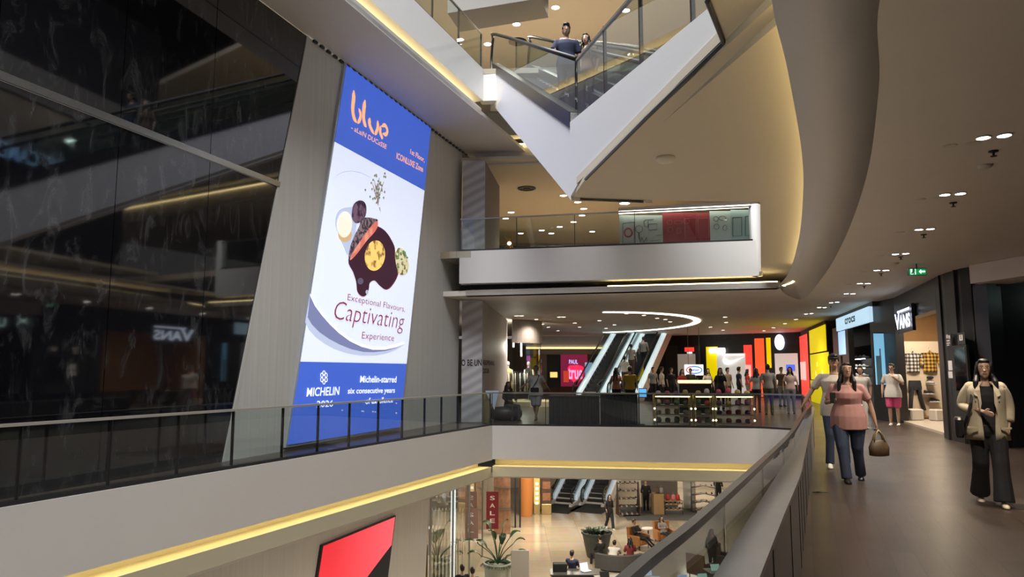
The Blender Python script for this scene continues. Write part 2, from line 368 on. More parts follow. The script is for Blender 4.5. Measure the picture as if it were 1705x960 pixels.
# ---- beige soffit over the right of the atrium and the slab edge behind it (next level)
V0 = az(950, 328, ZS); VN = az(1205, 70, ZS)
TR = offs(TC, .55)
SP = [az(975, 297, ZS), az(1075, 196, ZS), az(1205, 70, ZS), az(1178, 0, ZS), V((.6, 2.6, ZS)), V((-.4, -1, ZS))]
SP += [V((p.x, p.y, ZS)) for p in TR if p.y > -1 and p.y < 19.6]
F3R = az(1262, 400, Z3)
F3L = az(765, 418, Z3)
SP += [V((9.6, 22.8, ZS)), V((LE.x, LE.y+.5, ZS)), V((F3L.x, F3L.y, ZS)), V((F3R.x+.05, F3R.y, ZS)), az(1266, 336, ZS), az(952, 331, ZS)]
m = MB(); m.prism(SP, V((0, 0, .06))); struct('ceiling_soffit', m, M_SOFFIT)
m = MB(); m.prism([V((F3L.x, F3L.y, 4.09)), V((F3R.x, F3R.y, 4.09)), V((F3R.x, F3R.y, Z3)), V((F3L.x, F3L.y, Z3))], V((.05, .4, 0))); struct('wall_back_upper_slab', m, M_FASCIA)
m = MB()                                                              # rounded end of that slab
m.lathe([(.14, 4.09), (.16, 4.3), (.16, Z3+1.0), (.14, Z3+1.02)], (F3R.x+.0, F3R.y+.16, 0), 20); struct('trim_7', m, M_FASCIA, True)
m = MB(); m.prism([V((F3L.x-.3, F3L.y+.06, Z3)), V((F3R.x, F3R.y+.06, Z3)), V((24, 17, Z3)), V((24, 60, Z3)), V((-14, 60, Z3)), V((-14, 26, Z3))], V((0, 0, -.2))); struct('floor_upper', m, M_STONE)
# trim along the soffit's free edge
m = MB(); pts = [SP[0], SP[1], SP[2], SP[3]]
m.tube([p+UP*-.01 for p in pts], .022, 6); struct('trim_8', m, M_DSTEEL)
# ---- upper gallery (two levels up): left slab edge, recess light, bulkhead, soffit, back slab
U0 = az(690, 0, Z4); U1 = az(805, 115, Z4); ud = (U1-U0).normalized(); UA = U1-ud*24; un = V((ud.y, -ud.x, 0))
UA.z = U1.z = 0
o = fascia('wall_left_gallery', UA, U1, Z4, 8.98, 1, mats=M_WHITE, dep=.35, bulk=.2, bset=.06, bm=M_PLASTER, rec=.5, low=False)
tag(o, 'warm light line in recess under the topmost left gallery', 'cove light')
m = MB(); m.prism([UA-un*.06+UP*8.6, U1+ud*4-un*.06+UP*8.6, wk(13.5, 8.6), wk(-14, 8.6)], UP*.1); struct('ceiling_gallery', m, M_PLASTER)
m = MB(); m.prism([UA-un*.3+UP*(Z4-.1), U1-un*.3+UP*(Z4-.1), wk(11, Z4-.1), wk(-14, Z4-.1)], UP*.1); struct('floor_gallery_upper', m, M_FLOOR)
BU0 = U1+ud*.0; BU1 = BU0+V((16, -2.4, 0))
m = MB(); a = V((U1.x-.1, U1.y, 0)); m.prism([a+UP*Z4, a+V((.55, -.05, Z4)), a+V((.55, -.05, 8.98)), a+UP*8.98], V((.05, .3, 0))); struct('trim_9', m, M_FASCIA)
b0 = V((-1.2, 22.4, 0)); b1 = V((22, 19.4, 0))
m = MB(); m.prism([b0+UP*Z4, b1+UP*Z4, b1+UP*9.0, b0+UP*9.0], V((.05, .4, 0))); m.prism([b0+V((.05, .5, 8.8)), b1+V((.05, .5, 8.8)), b1+V((.05, .5, 8.2)), b0+V((.05, .5, 8.2))], V((.02, .2, 0))); struct('wall_back_gallery', m, M_PLASTER)
m = MB(); m.obox(b0+V((.1, .42, 8.82)), b1-b0, V((0, .06, 0)), UP*.04); one('cove_light', m, E_RIM, 'warm light line in recess behind the white escalator side', 'cove light')
M_CEILO = mat('tan_ceiling_paint', (.68, .59, .46), .6, noise=.02)
m = MB(); m.prism([b0+V((-4, .6, 8.25)), b1+V((0, .6, 8.25)), V((24, 38, 8.25)), V((-8, 38, 8.25))], UP*.12); struct('ceiling_upper', m, M_CEILO)
m = MB(); m.prism([V((U1.x-.4, U1.y, Z4-.15)), V((22, 18, Z4-.15)), V((22, 48, Z4-.15)), V((-9, 48, Z4-.15))], UP*.15); struct('floor_top', m, M_STONE)
m = MB(); m.prism([V((-14, 20, 13.6)), V((24, 20, 13.6)), V((24, 60, 13.6)), V((-14, 60, 13.6))], UP*.2); struct('ceiling_top', m, M_CEILO)
a = aY(745, 22, 20.5); bq = aY(900, -3, 20.5)
m = MB(); m.prism([a, bq, bq+UP*3, a+UP*3], V((.3, 1.2, 0))); struct('wall_back_top', m, mat('taupe_bulkhead', (.2, .185, .165), .7))
# ---- far walls
M_TAUPE = mat('taupe_wall', (.33, .29, .25), .7, noise=.05)
m = MB(); m.prism([V((-14, 37.6, Z3)), V((24, 37.6, Z3)), V((24, 37.6, 8.25)), V((-14, 37.6, 8.25))], V((0, .3, 0))); struct('wall_back_upper', m, mat('tan_wall', (.45, .36, .27), .7))
m = MB(); m.prism([V((-14, 50, 0)), V((18, 50, 0)), V((18, 50, CEIL2)), V((-14, 50, CEIL2))], V((0, .3, 0))); struct('wall_back', m, M_TAUPE)
m = MB(); m.prism([V((-14, 48, Z4)), V((24, 48, Z4)), V((24, 48, 13.6)), V((-14, 48, 13.6))], V((0, .3, 0))); struct('wall_back_gallery_far', m, M_CEILO)
m = MB(); m.obox((.9, 46.5, 3.1), (5.9, 0, 0), (0, .3, 0), (0, 0, 1.1)); struct('wall_back_bulkhead', m, mat('daylight_tinted_white', (.72, .78, .84), .6))  # white fascia with the void's bluish daylight put into its colour
m = MB(); m.obox((.9, 46.4, 2.6), (5.9, 0, 0), (0, .3, 0), (0, 0, .32)); struct('wall_back_lintel', m, M_OLIVE)
m = MB(); m.obox((.9, 46.42, 2.95), (5.9, 0, 0), (0, .06, 0), (0, 0, .12)); one('cove_light', m, em('soft_cove_light', (1, .74, .34), 1.6), 'warm light line below the pale bulkhead left of the far escalators', 'cove light')
# ---- ground level
m = MB(); m.prism([V((-24, 2, Z1)), V((34, 2, Z1)), V((34, 66, Z1)), V((-24, 66, Z1))], V((0, 0, -.2))); struct('floor_ground', m, M_STONE)
ZC1 = -1.5
m = MB(); m.prism([CRN+V((0, .4, ZC1)), BR+V((0, .4, ZC1)), CH+V((.3, .3, ZC1)), V((30, 12, ZC1)), V((30, 66, ZC1)), V((-24, 66, ZC1)), V((-24, 20, ZC1)), wk(-9, ZC1), LN+V((-.02, 0, ZC1))], UP*.12); struct('ceiling_ground', m, M_WHITE)
m = MB(); m.prism([V((-24, 50, Z1)), V((34, 50, Z1)), V((34, 50, ZC1)), V((-24, 50, ZC1))], V((0, .3, 0))); struct('wall_back_ground', m, mat('pale_stone_wall', (.62, .55, .46), .5))
# ================================================================== BIG ADVERTISING SCREEN
def pl(*q): return [wp(x, y) for x, y in q]
TLc, TRc, BLc, BRc = wp(573, 108), wp(714, 214), wp(474, 741), wp(663, 702)
zt = (TLc.z+TRc.z)/2; zb = .12
def kof(p): return (p-WP0).dot(WH)
kL = lambda z: kof(BLc)+(kof(TLc)-kof(BLc))*(z-BLc.z)/(TLc.z-BLc.z)
kR = lambda z: kof(BRc)+(kof(TRc)-kof(BRc))*(z-BRc.z)/(TRc.z-BRc.z)
scr = thing('led_screen', 'tall slanted glowing screen showing a plated dish between blue bands on the grey wall', 'screen', wk(kL(zb), zb))
M_SBLUE = em('screen_blue', (.045, .105, .50), .95); M_SWHITE = em('screen_white', (.70, .76, .93), .85); M_SPLATE = em('screen_plate', (.60, .66, .84), .85)
m = MB(); m.prism([wk(kL(zb)-.05, zb-.05), wk(kR(zb)+.05, zb-.05), wk(kR(zt)+.05, zt+.04), wk(kL(zt)-.05, zt+.04)], WN*.06); m.build('frame', mat('screen_frame', (.5, .52, .55), .4, .3), scr)
O1 = .066
zw0 = 1.735; zw1 = 6.6
def band(z0, z1, name, mm, off=O1):
    m = MB(); m.prism([wk(kL(z0), z0, off), wk(kR(z0), z0, off), wk(kR(z1), z1, off), wk(kL(z1), z1, off)], WN*.004); return m.build(name, mm, scr)
band(zb, zw0, 'lower_blue_panel', M_SBLUE); band(zw0, zw1, 'dish_panel', M_SWHITE); band(zw1, zt, 'upper_blue_panel', M_SBLUE)
def shape(name, px, mm, off, rnd=True):
    pts = [wp(x, y, off) for x, y in px]
    if rnd:
        q = [V((kof(p), p.z, 0)) for p in pts]; n = len(q); out = []
        for i in range(n):
            a, b_, c, d = q[i-1], q[i], q[(i+1) % n], q[(i+2) % n]
            for j in range(4):
                t = j/4; out.append(.5*((2*b_)+(c-a)*t+(2*a-5*b_+4*c-d)*t*t+(3*b_-a-3*c+d)*t**3))
        pts = [wk(p.x, p.y, off) for p in out]
    m = MB(); m.poly(pts); return m.build(name, mm, scr)
def ellp(cx, cy, rx, ry, rot=0, n=10): return [(cx+rx*math.cos(t)*math.cos(rot)-ry*math.sin(t)*math.sin(rot), cy+rx*math.cos(t)*math.sin(rot)+ry*math.sin(t)*math.cos(rot)) for t in [2*PI*i/n for i in range(n)]]
def nmat(name, c0, c1, sc, s, th=.5):
    m = em(name, c0, s); n, l, b = nodes_of(m)
    tc = n.new('ShaderNodeTexCoord'); x = n.new('ShaderNodeTexNoise'); x.inputs['Scale'].default_value = sc; x.inputs['Detail'].default_value = 3
    r = n.new('ShaderNodeValToRGB'); r.color_ramp.elements[0].position = th-.06; r.color_ramp.elements[1].position = th+.06
    r.color_ramp.elements[0].color = (*c0, 1); r.color_ramp.elements[1].color = (*c1, 1)
    l.new(tc.outputs['Object'], x.inputs['Vector']); l.new(x.outputs['Fac'], r.inputs[0]); l.new(r.outputs[0], b.inputs['Emission Color']); l.new(r.outputs[0], b.inputs['Base Color'])
    return m
# plate rim: a broad dark crescent at the lower left under a pale rim
M_SRIM = em('picture_plate_rim', (.17, .19, .36), .9); M_SRIM2 = em('picture_plate_edge', (.88, .91, 1), .9); M_SHAD = em('picture_soft_grey', (.46, .52, .70), .85)
rim = [(511, 491), (519, 508), (530, 523), (544, 539), (560, 554), (578, 567), (597, 576), (616, 581), (636, 581), (655, 577), (668, 572)]
rin = [(x+1, y-9+i*.75) for i, (x, y) in enumerate(rim)]
m = MB(); shad = [(503, 536), (509, 549), (520, 561), (535, 572), (552, 581), (572, 588), (596, 592), (620, 592), (640, 588), (655, 582), (668, 574)]
m.strip([wp(x, y, O1+.008) for x, y in rim], [wp(x, y, O1+.008) for x, y in shad]); m.build('plate_shadow_picture', M_SHAD, scr)
dk = [(507, 528), (514, 540), (527, 553), (543, 564), (560, 573), (580, 581), (600, 585.5), (618, 586), (637, 584), (655, 579), (668, 573)]
m = MB(); m.strip([wp(x, y, O1+.010) for x, y in rim], [wp(x, y, O1+.010) for x, y in dk]); m.build('plate_rim_picture', M_SRIM, scr)
m = MB(); m.strip([wp(x, y-3, O1+.012) for x, y in rim], [wp(x, y+1, O1+.012) for x, y in rim]); m.build('plate_edge_picture', M_SRIM2, scr)
arc = [(549, 300), (556, 291), (566, 286), (580, 284), (596, 287), (612, 295)]
m = MB(); m.strip([wp(x, y, O1+.009) for x, y in arc], [wp(x, y+1.6, O1+.009) for x, y in arc]); m.build('plate_far_edge_picture', M_SHAD, scr)
shape('soft_shadow_picture', [(553, 375), (558, 352), (575, 345), (590, 350), (585, 400), (575, 425), (566, 408)], M_SHAD, O1+.008)
M_SAUCE = em('picture_dark_sauce', (.035, .008, .022), .9); M_SRED = em('picture_wine_red', (.16, .015, .03), .9)
sauce = [(575, 432), (588, 400), (612, 375), (627, 378), (638, 386), (646, 398), (652, 412), (653, 432), (659, 445), (655, 462), (645, 477), (636, 481), (626, 474), (619, 466), (611, 470), (609, 482), (604, 491), (597, 492), (590, 484), (588, 468), (583, 452)]
shape('sauce_edge_picture', [(x+(1.2 if x > 620 else 0), y+1.2) for x, y in sauce], M_SRED, O1+.011)
shape('sauce_picture', sauce, M_SAUCE, O1+.014)
for c in ((595, 468, 5, 5.5), (606, 486, 2.5, 3.6)):
    shape('sauce_gloss_picture', ellp(*c), em('picture_gloss', (.42, .44, .55), .8) if c[2] < 4 else em('picture_gloss_dim', (.10, .09, .14), .8), O1+.017)
shape('dark_fruit_picture', [(581, 350), (584, 340), (592, 334), (601, 336), (605, 345), (604, 358), (598, 368), (588, 372), (581, 364)], nmat('picture_dark_fruit', (.03, .012, .03), (.14, .08, .13), 5, .9), O1+.017)
shape('meat_crust_picture', [(575, 430), (578, 410), (585, 392), (592, 378), (597, 365), (606, 362), (618, 364), (624, 368), (612, 385), (600, 402), (585, 425)], nmat('picture_crust', (.035, .02, .03), (.20, .15, .17), 11, .9), O1+.020)
shape('meat_picture', [(577, 433), (581, 422), (592, 405), (604, 388), (615, 374), (623, 368), (624, 376), (618, 387), (606, 400), (594, 416), (584, 428)], nmat('picture_meat', (.60, .15, .11), (.74, .28, .20), 4, .9), O1+.022)
shape('round_cake_picture', ellp(619, 425.5, 17, 25.5, .12), nmat('picture_cake', (.22, .10, .025), (.82, .56, .16), 4.5, .95, .42), O1+.020)
shape('cream_base_picture', ellp(569, 391, 11.5, 12, 0), em('picture_caramel', (.55, .38, .2), .9), O1+.017)
shape('cream_quenelle_picture', ellp(568.5, 374, 12.3, 21.5, .07), nmat('picture_cream', (.80, .74, .62), (.93, .88, .76), 1.2, .92), O1+.020)
shape('herb_ball_picture', [(653, 428), (654, 418), (660, 412), (667, 416), (672, 425), (676, 440), (673, 454), (666, 458), (658, 455), (655, 443)], nmat('picture_herb_ball', (.10, .08, .03), (.62, .56, .34), 7, .9, .46), O1+.020)
rnd = random.Random(3)
mg = MB(); mb_ = MB()
for i in range(46):
    x = 624+rnd.gauss(0, 6); y = 318+rnd.gauss(0, 12)
    (mg if i % 3 else mb_).poly([wp(x+a*math.cos(t)+.0, y+1.8*math.sin(t)*1.3, O1+.018+.0003*i) for t in [0, 1.2, 2.5, 3.7, 5] for a in [1.5]])
for a, b_, c, d in ((624, 342, 618, 300), (622, 336, 634, 302), (624, 338, 626, 296), (621, 330, 615, 306), (626, 345, 628, 352)):
    mb_.prism([wp(a, b_, O1+.016), wp(a+1.6, b_, O1+.016), wp(c+.8, d, O1+.016), wp(c, d, O1+.016)], WN*.001)
mg.build('herb_sprig_picture', em('picture_sprig_green', (.16, .2, .12), .9), scr); mb_.build('herb_stem_picture', em('picture_sprig_brown', (.22, .16, .15), .9), scr)
mg = MB()
for i in range(14):
    x = 663+rnd.gauss(0, 5); y = 424+rnd.gauss(0, 9); mg.poly([wp(x+2.2*math.cos(t), y+2*math.sin(t), O1+.024+.0003*i) for t in (0, 1.3, 2.6, 3.8, 5)])
mg.build('herb_leaf_picture', em('picture_leaf_green', (.12, .20, .08), .9), scr)
L_OR = em('lettering_orange', (1, .45, .22), .95); L_WH = em('lettering_white', (.92, .94, 1), .95); L_MA = em('lettering_maroon', (.20, .03, .06), .9)
def wtext(s, bl, br, tl, mm, bold=0, off=O1+.02, sh=0):
    o = wp(*bl, off); u = wp(*br, off)-o; v = wp(*tl, off)-o
    m = MB(); m.text(s, o, u, v, 0, 0, bold, WN, sh); return m.build('lettering', mm, scr)
# 'blue' in rounded stencil strokes
m = MB()
def stroke(pts, r):
    q = [wp(x, y, O1+.02) for x, y in pts]; rr = []
    for i, p in enumerate(q):
        d = (q[min(i+1, len(q)-1)]-q[max(i-1, 0)]).normalized(); rr.append(d.cross(WN)*r[i])
    m.strip([p+a for p, a in zip(q, rr)], [p-a for p, a in zip(q, rr)])
def sm(pts, n=5): return [(p.x, p.y) for p in spline([V((x, y, 0)) for x, y in pts], n)]
def st(pts, r0, r1):
    q = sm(pts); N = len(q); stroke(q, [max(.004, (r0+(r1-r0)*i/(N-1))*min(1, .25+4*min(i, N-1-i)/(N-1)*1.2)) for i in range(N)])
st([(584, 151), (583.5, 165), (582, 182), (584, 196), (589, 205)], .075, .06)
st([(592, 181), (595, 190), (594, 199), (590, 206)], .05, .05)
st([(603, 167), (601, 180), (600, 195), (602, 206), (605, 212)], .075, .06)
st([(611, 197), (610, 206), (613, 215), (618, 224)], .07, .05)
st([(624, 201), (624, 212), (622, 219), (619, 225)], .06, .05)
st([(629, 210), (628, 220), (631, 229), (632, 232)], .06, .05)
st([(630, 211), (636, 209), (640, 217), (638, 224), (632, 223)], .05, .05)
m.build('lettering', L_OR, scr)
wtext('- aLaiN DUCaSSE', (579, 216), (638, 249), (580.5, 208), L_OR, .004)
wtext('1st Floor,', (678, 257.5), (702, 272), (679, 248), L_OR, .01)
wtext('ICONLUXE Zone', (655, 264.5), (699.5, 287), (656, 254), L_OR, .012)
wtext('Exceptional Flavours,', (572.5, 503), (669, 522), (574, 489), L_MA, -.006)
wtext('Captivating', (549, 541), (667, 556), (553, 500), L_MA, -.012, sh=.18)
wtext('Experience', (596.5, 567), (650.5, 571), (598, 552), L_MA, -.006)
wtext('MICHELIN', (504.2, 660), (558.6, 657), (506, 645), L_WH, .012)
wtext('2026', (521, 678), (548.5, 676.3), (522, 667), L_WH, .004)
wtext('Michelin-starred', (594, 636.5), (654.8, 636.5), (595, 625), L_WH, .014)
wtext('six consecutive years', (573, 658), (652, 656), (574.4, 646), L_WH, .014)
wtext('of excellence', (603, 672.6), (649, 669.6), (604, 662), L_WH, .014)
m = MB()                                                             # six-petalled outline flower
fx, fy = 533.6, 628
for k in range(6):
    t = PI/6+k*PI/3+PI/6+PI/6; cx, cy = fx+4.1*math.cos(t), fy+7.4*math.sin(t)
    ring = [wp(cx+2.6*math.cos(q), cy+4.3*math.sin(q), O1+.02) for q in [2*PI*i/12 for i in range(13)]]
    rin_ = [wp(cx+1.5*math.cos(q), cy+2.9*math.sin(q), O1+.02) for q in [2*PI*i/12 for i in range(13)]]
    m.strip(ring, rin_)
m.build('emblem', L_WH, scr)
# second screen, red over black, on the wall below
M_S2 = em('screen_red', (.80, .045, .06), .95); M_S2B = em('screen_black', (.008, .008, .012), .3)
n, l, b = nodes_of(M_S2)
tc = n.new('ShaderNodeTexCoord'); sx = n.new('ShaderNodeSeparateXYZ'); mr = n.new('ShaderNodeMapRange'); cm = n.new('ShaderNodeMix'); cm.data_type = 'RGBA'
mr.inputs['From Min'].default_value = .3; mr.inputs['From Max'].default_value = 3.2
cm.inputs['A'].default_value = (.62, .02, .035, 1); cm.inputs['B'].default_value = (.9, .13, .16, 1)
l.new(tc.outputs['Object'], sx.inputs[0]); l.new(sx.outputs['Y'], mr.inputs['Value']); l.new(mr.outputs[0], cm.inputs['Factor']); l.new(cm.outputs['Result'], b.inputs['Emission Color'])
s2 = thing('led_screen', 'red and black screen partly seen on the wall below the left gallery', 'screen', wp(534, 907)+V((0, 0, -3.9)))
ka, kb = kof(wp(534, 907)), kof(wp(654, 861)); zq = -2.08; sl = .25
def sp2(k, z, off): return wk(k+(z-zq)*sl, z, off)
m = MB(); m.prism([sp2(ka-.04, -6, 0), sp2(kb+.04, -6, 0), sp2(kb+.04, zq+.03, 0), sp2(ka-.04, zq+.03, 0)], WN*.06); m.build('frame', M_DSTEEL, s2)
zcut = lambda k: -2.75-(kb-k)*.36
m = MB(); K = [ka+(kb-ka)*i/12 for i in range(13)]
cut = []
for k in K:
    zc = -2.72-(kb-k)*.42-.03*(kb-k)**2*.6; cut.append(zc)
m.strip([sp2(k, zq, .065) for k in K], [sp2(k, z, .065) for k, z in zip(K, cut)]); m.build('red_picture', M_S2, s2)
m = MB(); m.strip([sp2(k, z, .065) for k, z in zip(K, cut)], [sp2(k, -5.95, .065) for k in K]); m.build('black_picture', M_S2B, s2)
# ================================================================== GLASS BALUSTRADES
def balustrade(label, path, z0, h, step=None, joints=None, kerb=True, gm=M_GLASS, post=True, rail_w=.05, gap=.012, zfun=None, base=None, railm=None, double=True):
    zf = zfun or (lambda p: z0)
    t = thing('glass_balustrade', label, 'balustrade', V((path[0][0], path[0][1], z0)))
    P = [V((p[0], p[1], 0)) for p in path]
    m = MB(); rs = []
    for i, p in enumerate(P):
        d = (P[min(i+1, len(P)-1)]-P[max(i-1, 0)]).normalized(); r = V((d.y, -d.x, 0))*rail_w/2; zz = V((0, 0, zf(p)+h))
        rs.append([p-r+zz, p+r+zz, p+r+zz-V((0, 0, .035)), p-r+zz-V((0, 0, .035))])
    m.rings(rs); m.build('handrail', railm or M_STEEL, t)
    if kerb:
        m = MB(); rs = []
        for i, p in enumerate(P):
            d = (P[min(i+1, len(P)-1)]-P[max(i-1, 0)]).normalized(); r = V((d.y, -d.x, 0))*.03; zz = V((0, 0, zf(p)))
            rs.append([p-r+zz, p+r+zz, p+r+zz+V((0, 0, .05)), p-r+zz+V((0, 0, .05))])
        m.rings(rs); m.build('base_channel', M_DSTEEL, t)
    L = [0]
    for a, b_ in zip(P, P[1:]): L.append(L[-1]+(b_-a).length)
    def at(s):
        for i in range(len(P)-1):
            if s <= L[i+1]+1e-6: return P[i]+(P[i+1]-P[i])*((s-L[i])/max(1e-6, L[i+1]-L[i]))
        return P[-1].copy()
    if joints is None: joints = [k*step for k in range(1, int(L[-1]/step))]
    J = [0]+[j for j in joints if .05 < j < L[-1]-.05]+[L[-1]]
    for a, b_ in zip(J, J[1:]):
        ns = max(1, int((b_-a)/.45)) if len(P) > 2 else 1
        q = [at(a+gap+(b_-a-2*gap)*i/ns) for i in range(ns+1)]
        m = MB(); rs = []
        for i, p in enumerate(q):
            d = (q[min(i+1, ns)]-q[max(i-1, 0)]).normalized(); r = V((d.y, -d.x, 0))*.006; z = V((0, 0, zf(p)))
            rs.append([p-r+z+V((0, 0, .03)), p+r+z+V((0, 0, .03)), p+r+z+V((0, 0, h-.04)), p-r+z+V((0, 0, h-.04))])
        m.rings(rs); m.build('glass_pane', gm, t)
    if post:
        for j in J:
            p = at(min(max(j, .01), L[-1]-.01)); d = (at(min(j+.1, L[-1]))-at(max(j-.1, 0))).normalized(); r = V((d.y, -d.x, 0)); z = zf(p)
            m = MB(); m.obox(p-r*.04-d*.008+V((0, 0, z)), r*.05, d*.016, V((0, 0, h-.03))); m.build('post', M_DSTEEL, t)
    return t
M_RAIL = mat('pale_handrail', (.42, .40, .36), .35, .3)
ln0 = CRN-DL*18.3
jp = [aP(x, 740, CRN, DL) for x in (-60, 33, 186, 300, 391, 474, 533, 585, 633, 673, 710, 738, 765)]
B_L = balustrade('long straight glass balustrade along the left gallery in front of the screen', [ln0-NL*.05, CRN-NL*.05], 0, .94, joints=[(p-ln0).length for p in jp], railm=M_RAIL, rail_w=.075)
bks = [CRN+V((-.02, .05, 0)), BR+V((0, .05, 0)), CH+V((.03, .05, 0))]
balustrade('glass balustrade across the back of the opening before the market stall', bks, 0, .94, step=1.55, railm=M_STEEL)
GPX = [(1040, 957), (1150, 870), (1227, 803), (1267, 767), (1307, 730), (1325, 708), (1340, 684)]
GC = [V((-1.6, -3.4, 0)), V((-.95, -1.0, 0)), V((-.4, .6, 0))]+[V((p.x, p.y, 0)) for p in [az(x, y, .95) for x, y in GPX]]+[V((5.75, 14.0, 0)), V((6.85, 17.0, 0)), CH+V((.03, .02, 0))]
GC = spline(GC, 5)
balustrade('curved glass balustrade above the near parapet ledge on the right', GC, -.05, 1.0, step=1.5, kerb=False, post=False, gm=M_DGLASS, railm=mat('dark_handrail', (.10, .10, .10), .25, .7), rail_w=.04)
balustrade('glass balustrade of the upper back slab before the shop with red panel', [V((F3L.x+.02, F3L.y+.06, 0)), V((F3R.x, F3R.y+.06, 0))], Z3, .98, step=1.7, railm=M_STEEL)
balustrade('glass balustrade along the topmost left gallery', [UA-un*.06, U1-un*.06], Z4, 1.05, step=1.5, railm=M_STEEL)
# ================================================================== CEILING LAMPS
M_LAMPRING = mat('lamp_trim', (.72, .68, .6), .5)
def downlight(p, r, label, group, e=E_WARM, nm='downlight'):
    t = thing(nm, label, 'ceiling lamp', p, group=group, local=True)
    m = MB(); m.lathe([(r*1.25, 0), (r*1.25, -.012), (r*1.02, -.016), (r*1.0, -.004)], (0, 0, 0), 20); m.build('trim_ring', M_LAMPRING, t)
    m = MB(); m.lathe([(r, -.002), (r*.98, -.012)], (0, 0, 0), 20); m.build('lamp', e, t); return t
ORD = ['nearest', 'second', 'third', 'fourth', 'fifth', 'sixth', 'seventh', 'eighth', 'ninth', 'tenth', 'eleventh', 'twelfth']
CPX = [((1637, 228), (1672, 224)), ((1573, 323), (1599, 321)), ((1530, 381), (1549, 380)), ((1491, 422), (1508, 421)), ((1460, 449), (1475, 449)), ((1432, 471), (1445, 471)), ((1409, 488), (1420, 488)), ((1384, 503), (1394, 502)), ((1364, 511), (1373, 511)), ((1342, 522), (1351, 521))]
for i, (a, b_) in enumerate(CPX):
    pa, pb = az(*a, CEIL2), az(*b_, CEIL2); c = (pa+pb)/2; h = (pb-pa)/2
    r = .058 if i < 4 else .065
    lab = ORD[i]+' pair of white downlights from the camera in the curved corridor ceiling' if i else 'nearest pair of bright white downlights in the corridor ceiling at upper right'
    t = thing('twin_downlight', lab, 'ceiling lamp', c, group='twin downlights of the corridor', local=True)
    for s in (-1, 1):
        m = MB(); m.lathe([(r*1.2, 0), (r*1.2, -.012), (r*1.0, -.014), (r*.98, -.003)], h*s, 20); tr = m.build('trim_ring', M_LAMPRING, t)
        m = MB(); m.lathe([(r, -.002), (r*.97, -.013)], h*s, 20); m.build('lamp', E_COOL, t)
        if i < 7:
            q = V((-.02, .26, 0))+h*s*1.15+V((-.12, 0, 0)); m = MB(); m.lathe([(r*1.1, 0), (r*1.1, -.006), (r*.8, -.010)], q, 18); m.build('unlit_lamp', mat('unlit_lamp', (.75, .72, .62), .5), t)
    light('SPOT', 'corridor_lamp_light', c-UP*.05, 480 if i < 7 else 240, (1, .86, .7), .12, spot=2.3, blend=.8)
def sprinkler(p, label, grp, nm='ceiling_sprinkler'):
    m = MB(); m.lathe([(.045, 0), (.045, -.012), (.012, -.018), (.010, -.05), (.03, -.052), (.03, -.058), (.005, -.06)], p, 12)
    return one(nm, m, M_DSTEEL, label, 'sprinkler', grp)
for i, q in enumerate([(1654, 251), (1587, 337), (1538, 390), (1500, 427), (1467, 455), (1439, 476), (1383, 509)]):
    sprinkler(az(*q, CEIL2), 'small dark sprinkler below the '+ORD[i]+' pair of corridor downlights', 'corridor sprinklers')
for i, q in enumerate([(1640, 275), (1490, 437), (1406, 496)]):
    m = MB(); m.lathe([(.075, 0), (.07, -.02), (.05, -.035), (.02, -.04)], az(*q, CEIL2), 20)
    one('smoke_detector', m, M_LAMPRING, ['round smoke detector in the corridor ceiling at upper right', 'smoke detector near the green exit sign', 'smoke detector far down the corridor ceiling'][i], 'smoke detector', 'corridor smoke detectors', True)
m = MB(); m.lathe([(.12, 0), (.12, -.03), (.09, -.06), (.03, -.07)], az(1108, 262, ZS), 20); one('smoke_detector', m, M_LAMPRING, 'smoke detector on the wide beige soffit right of the escalator', 'smoke detector', None, True)
BLX = [(860, 525), (868, 525), (857, 535), (864, 535), (893, 531), (903, 539), (913, 544), (890, 548), (931, 527), (938, 527), (957, 537), (965, 544), (929, 550), (998, 533), (1023, 540), (1009, 546), (1043, 521), (1072, 524), (1094, 529), (1108, 531), (1116, 535), (1207, 527), (1209, 536), (1183, 544), (1204, 549), (1216, 563), (1235, 559), (1254, 555), (1272, 550), (1288, 545), (1307, 538), (1325, 531)]
for i, q in enumerate(BLX):
    p = az(*q, CEIL2)
    if p.y > 46: p = aY(q[0], q[1], 44.5); p.z = CEIL2
    dl = downlight(p, .085, 'round white downlight in the far ceiling above the market hall', 'downlights of the far ceiling')
    if i in (2, 4, 8, 11, 16, 18, 21, 23, 26, 28, 30): light('SPOT', 'hall_lamp_light', p-UP*.06, 260, (1, .87, .72), .12, spot=2.5, blend=.8)
ULX = [(851, 353), (842, 363), (938, 325), (962, 336), (972, 347), (969, 358), (932, 377), (902, 383), (918, 388), (955, 369), (986, 385), (867, 388), (1040, 338)]
for i, q in enumerate(ULX):
    p = az(*q, 8.25)
    if p.y > 36.6: p = aY(q[0], q[1], 34.0+.7*(i % 4)); p.z = 8.25
    downlight(p, .13 if i < 12 else .2, 'round warm downlight glowing in the tan ceiling behind the upper slab', 'downlights of the upper hall', E_WARM)
    if i in (0, 2, 4, 6, 10, 12): light('SPOT', 'upper_lamp_light', p-UP*.06, 330, (1, .84, .64), .12, spot=2.6, blend=.8)
for i, q in enumerate([(811, 24), (925, 12), (1042, 17), (812, 73), (860, 40)]):
    p = az(*q, 13.6); downlight(p, .13, 'small white downlight in the topmost tan ceiling', 'downlights of the topmost ceiling', E_COOL)
    if i != 3: light('SPOT', 'top_lamp_light', p-UP*.06, 700, (1, .90, .76), .12, spot=2.6, blend=.8)
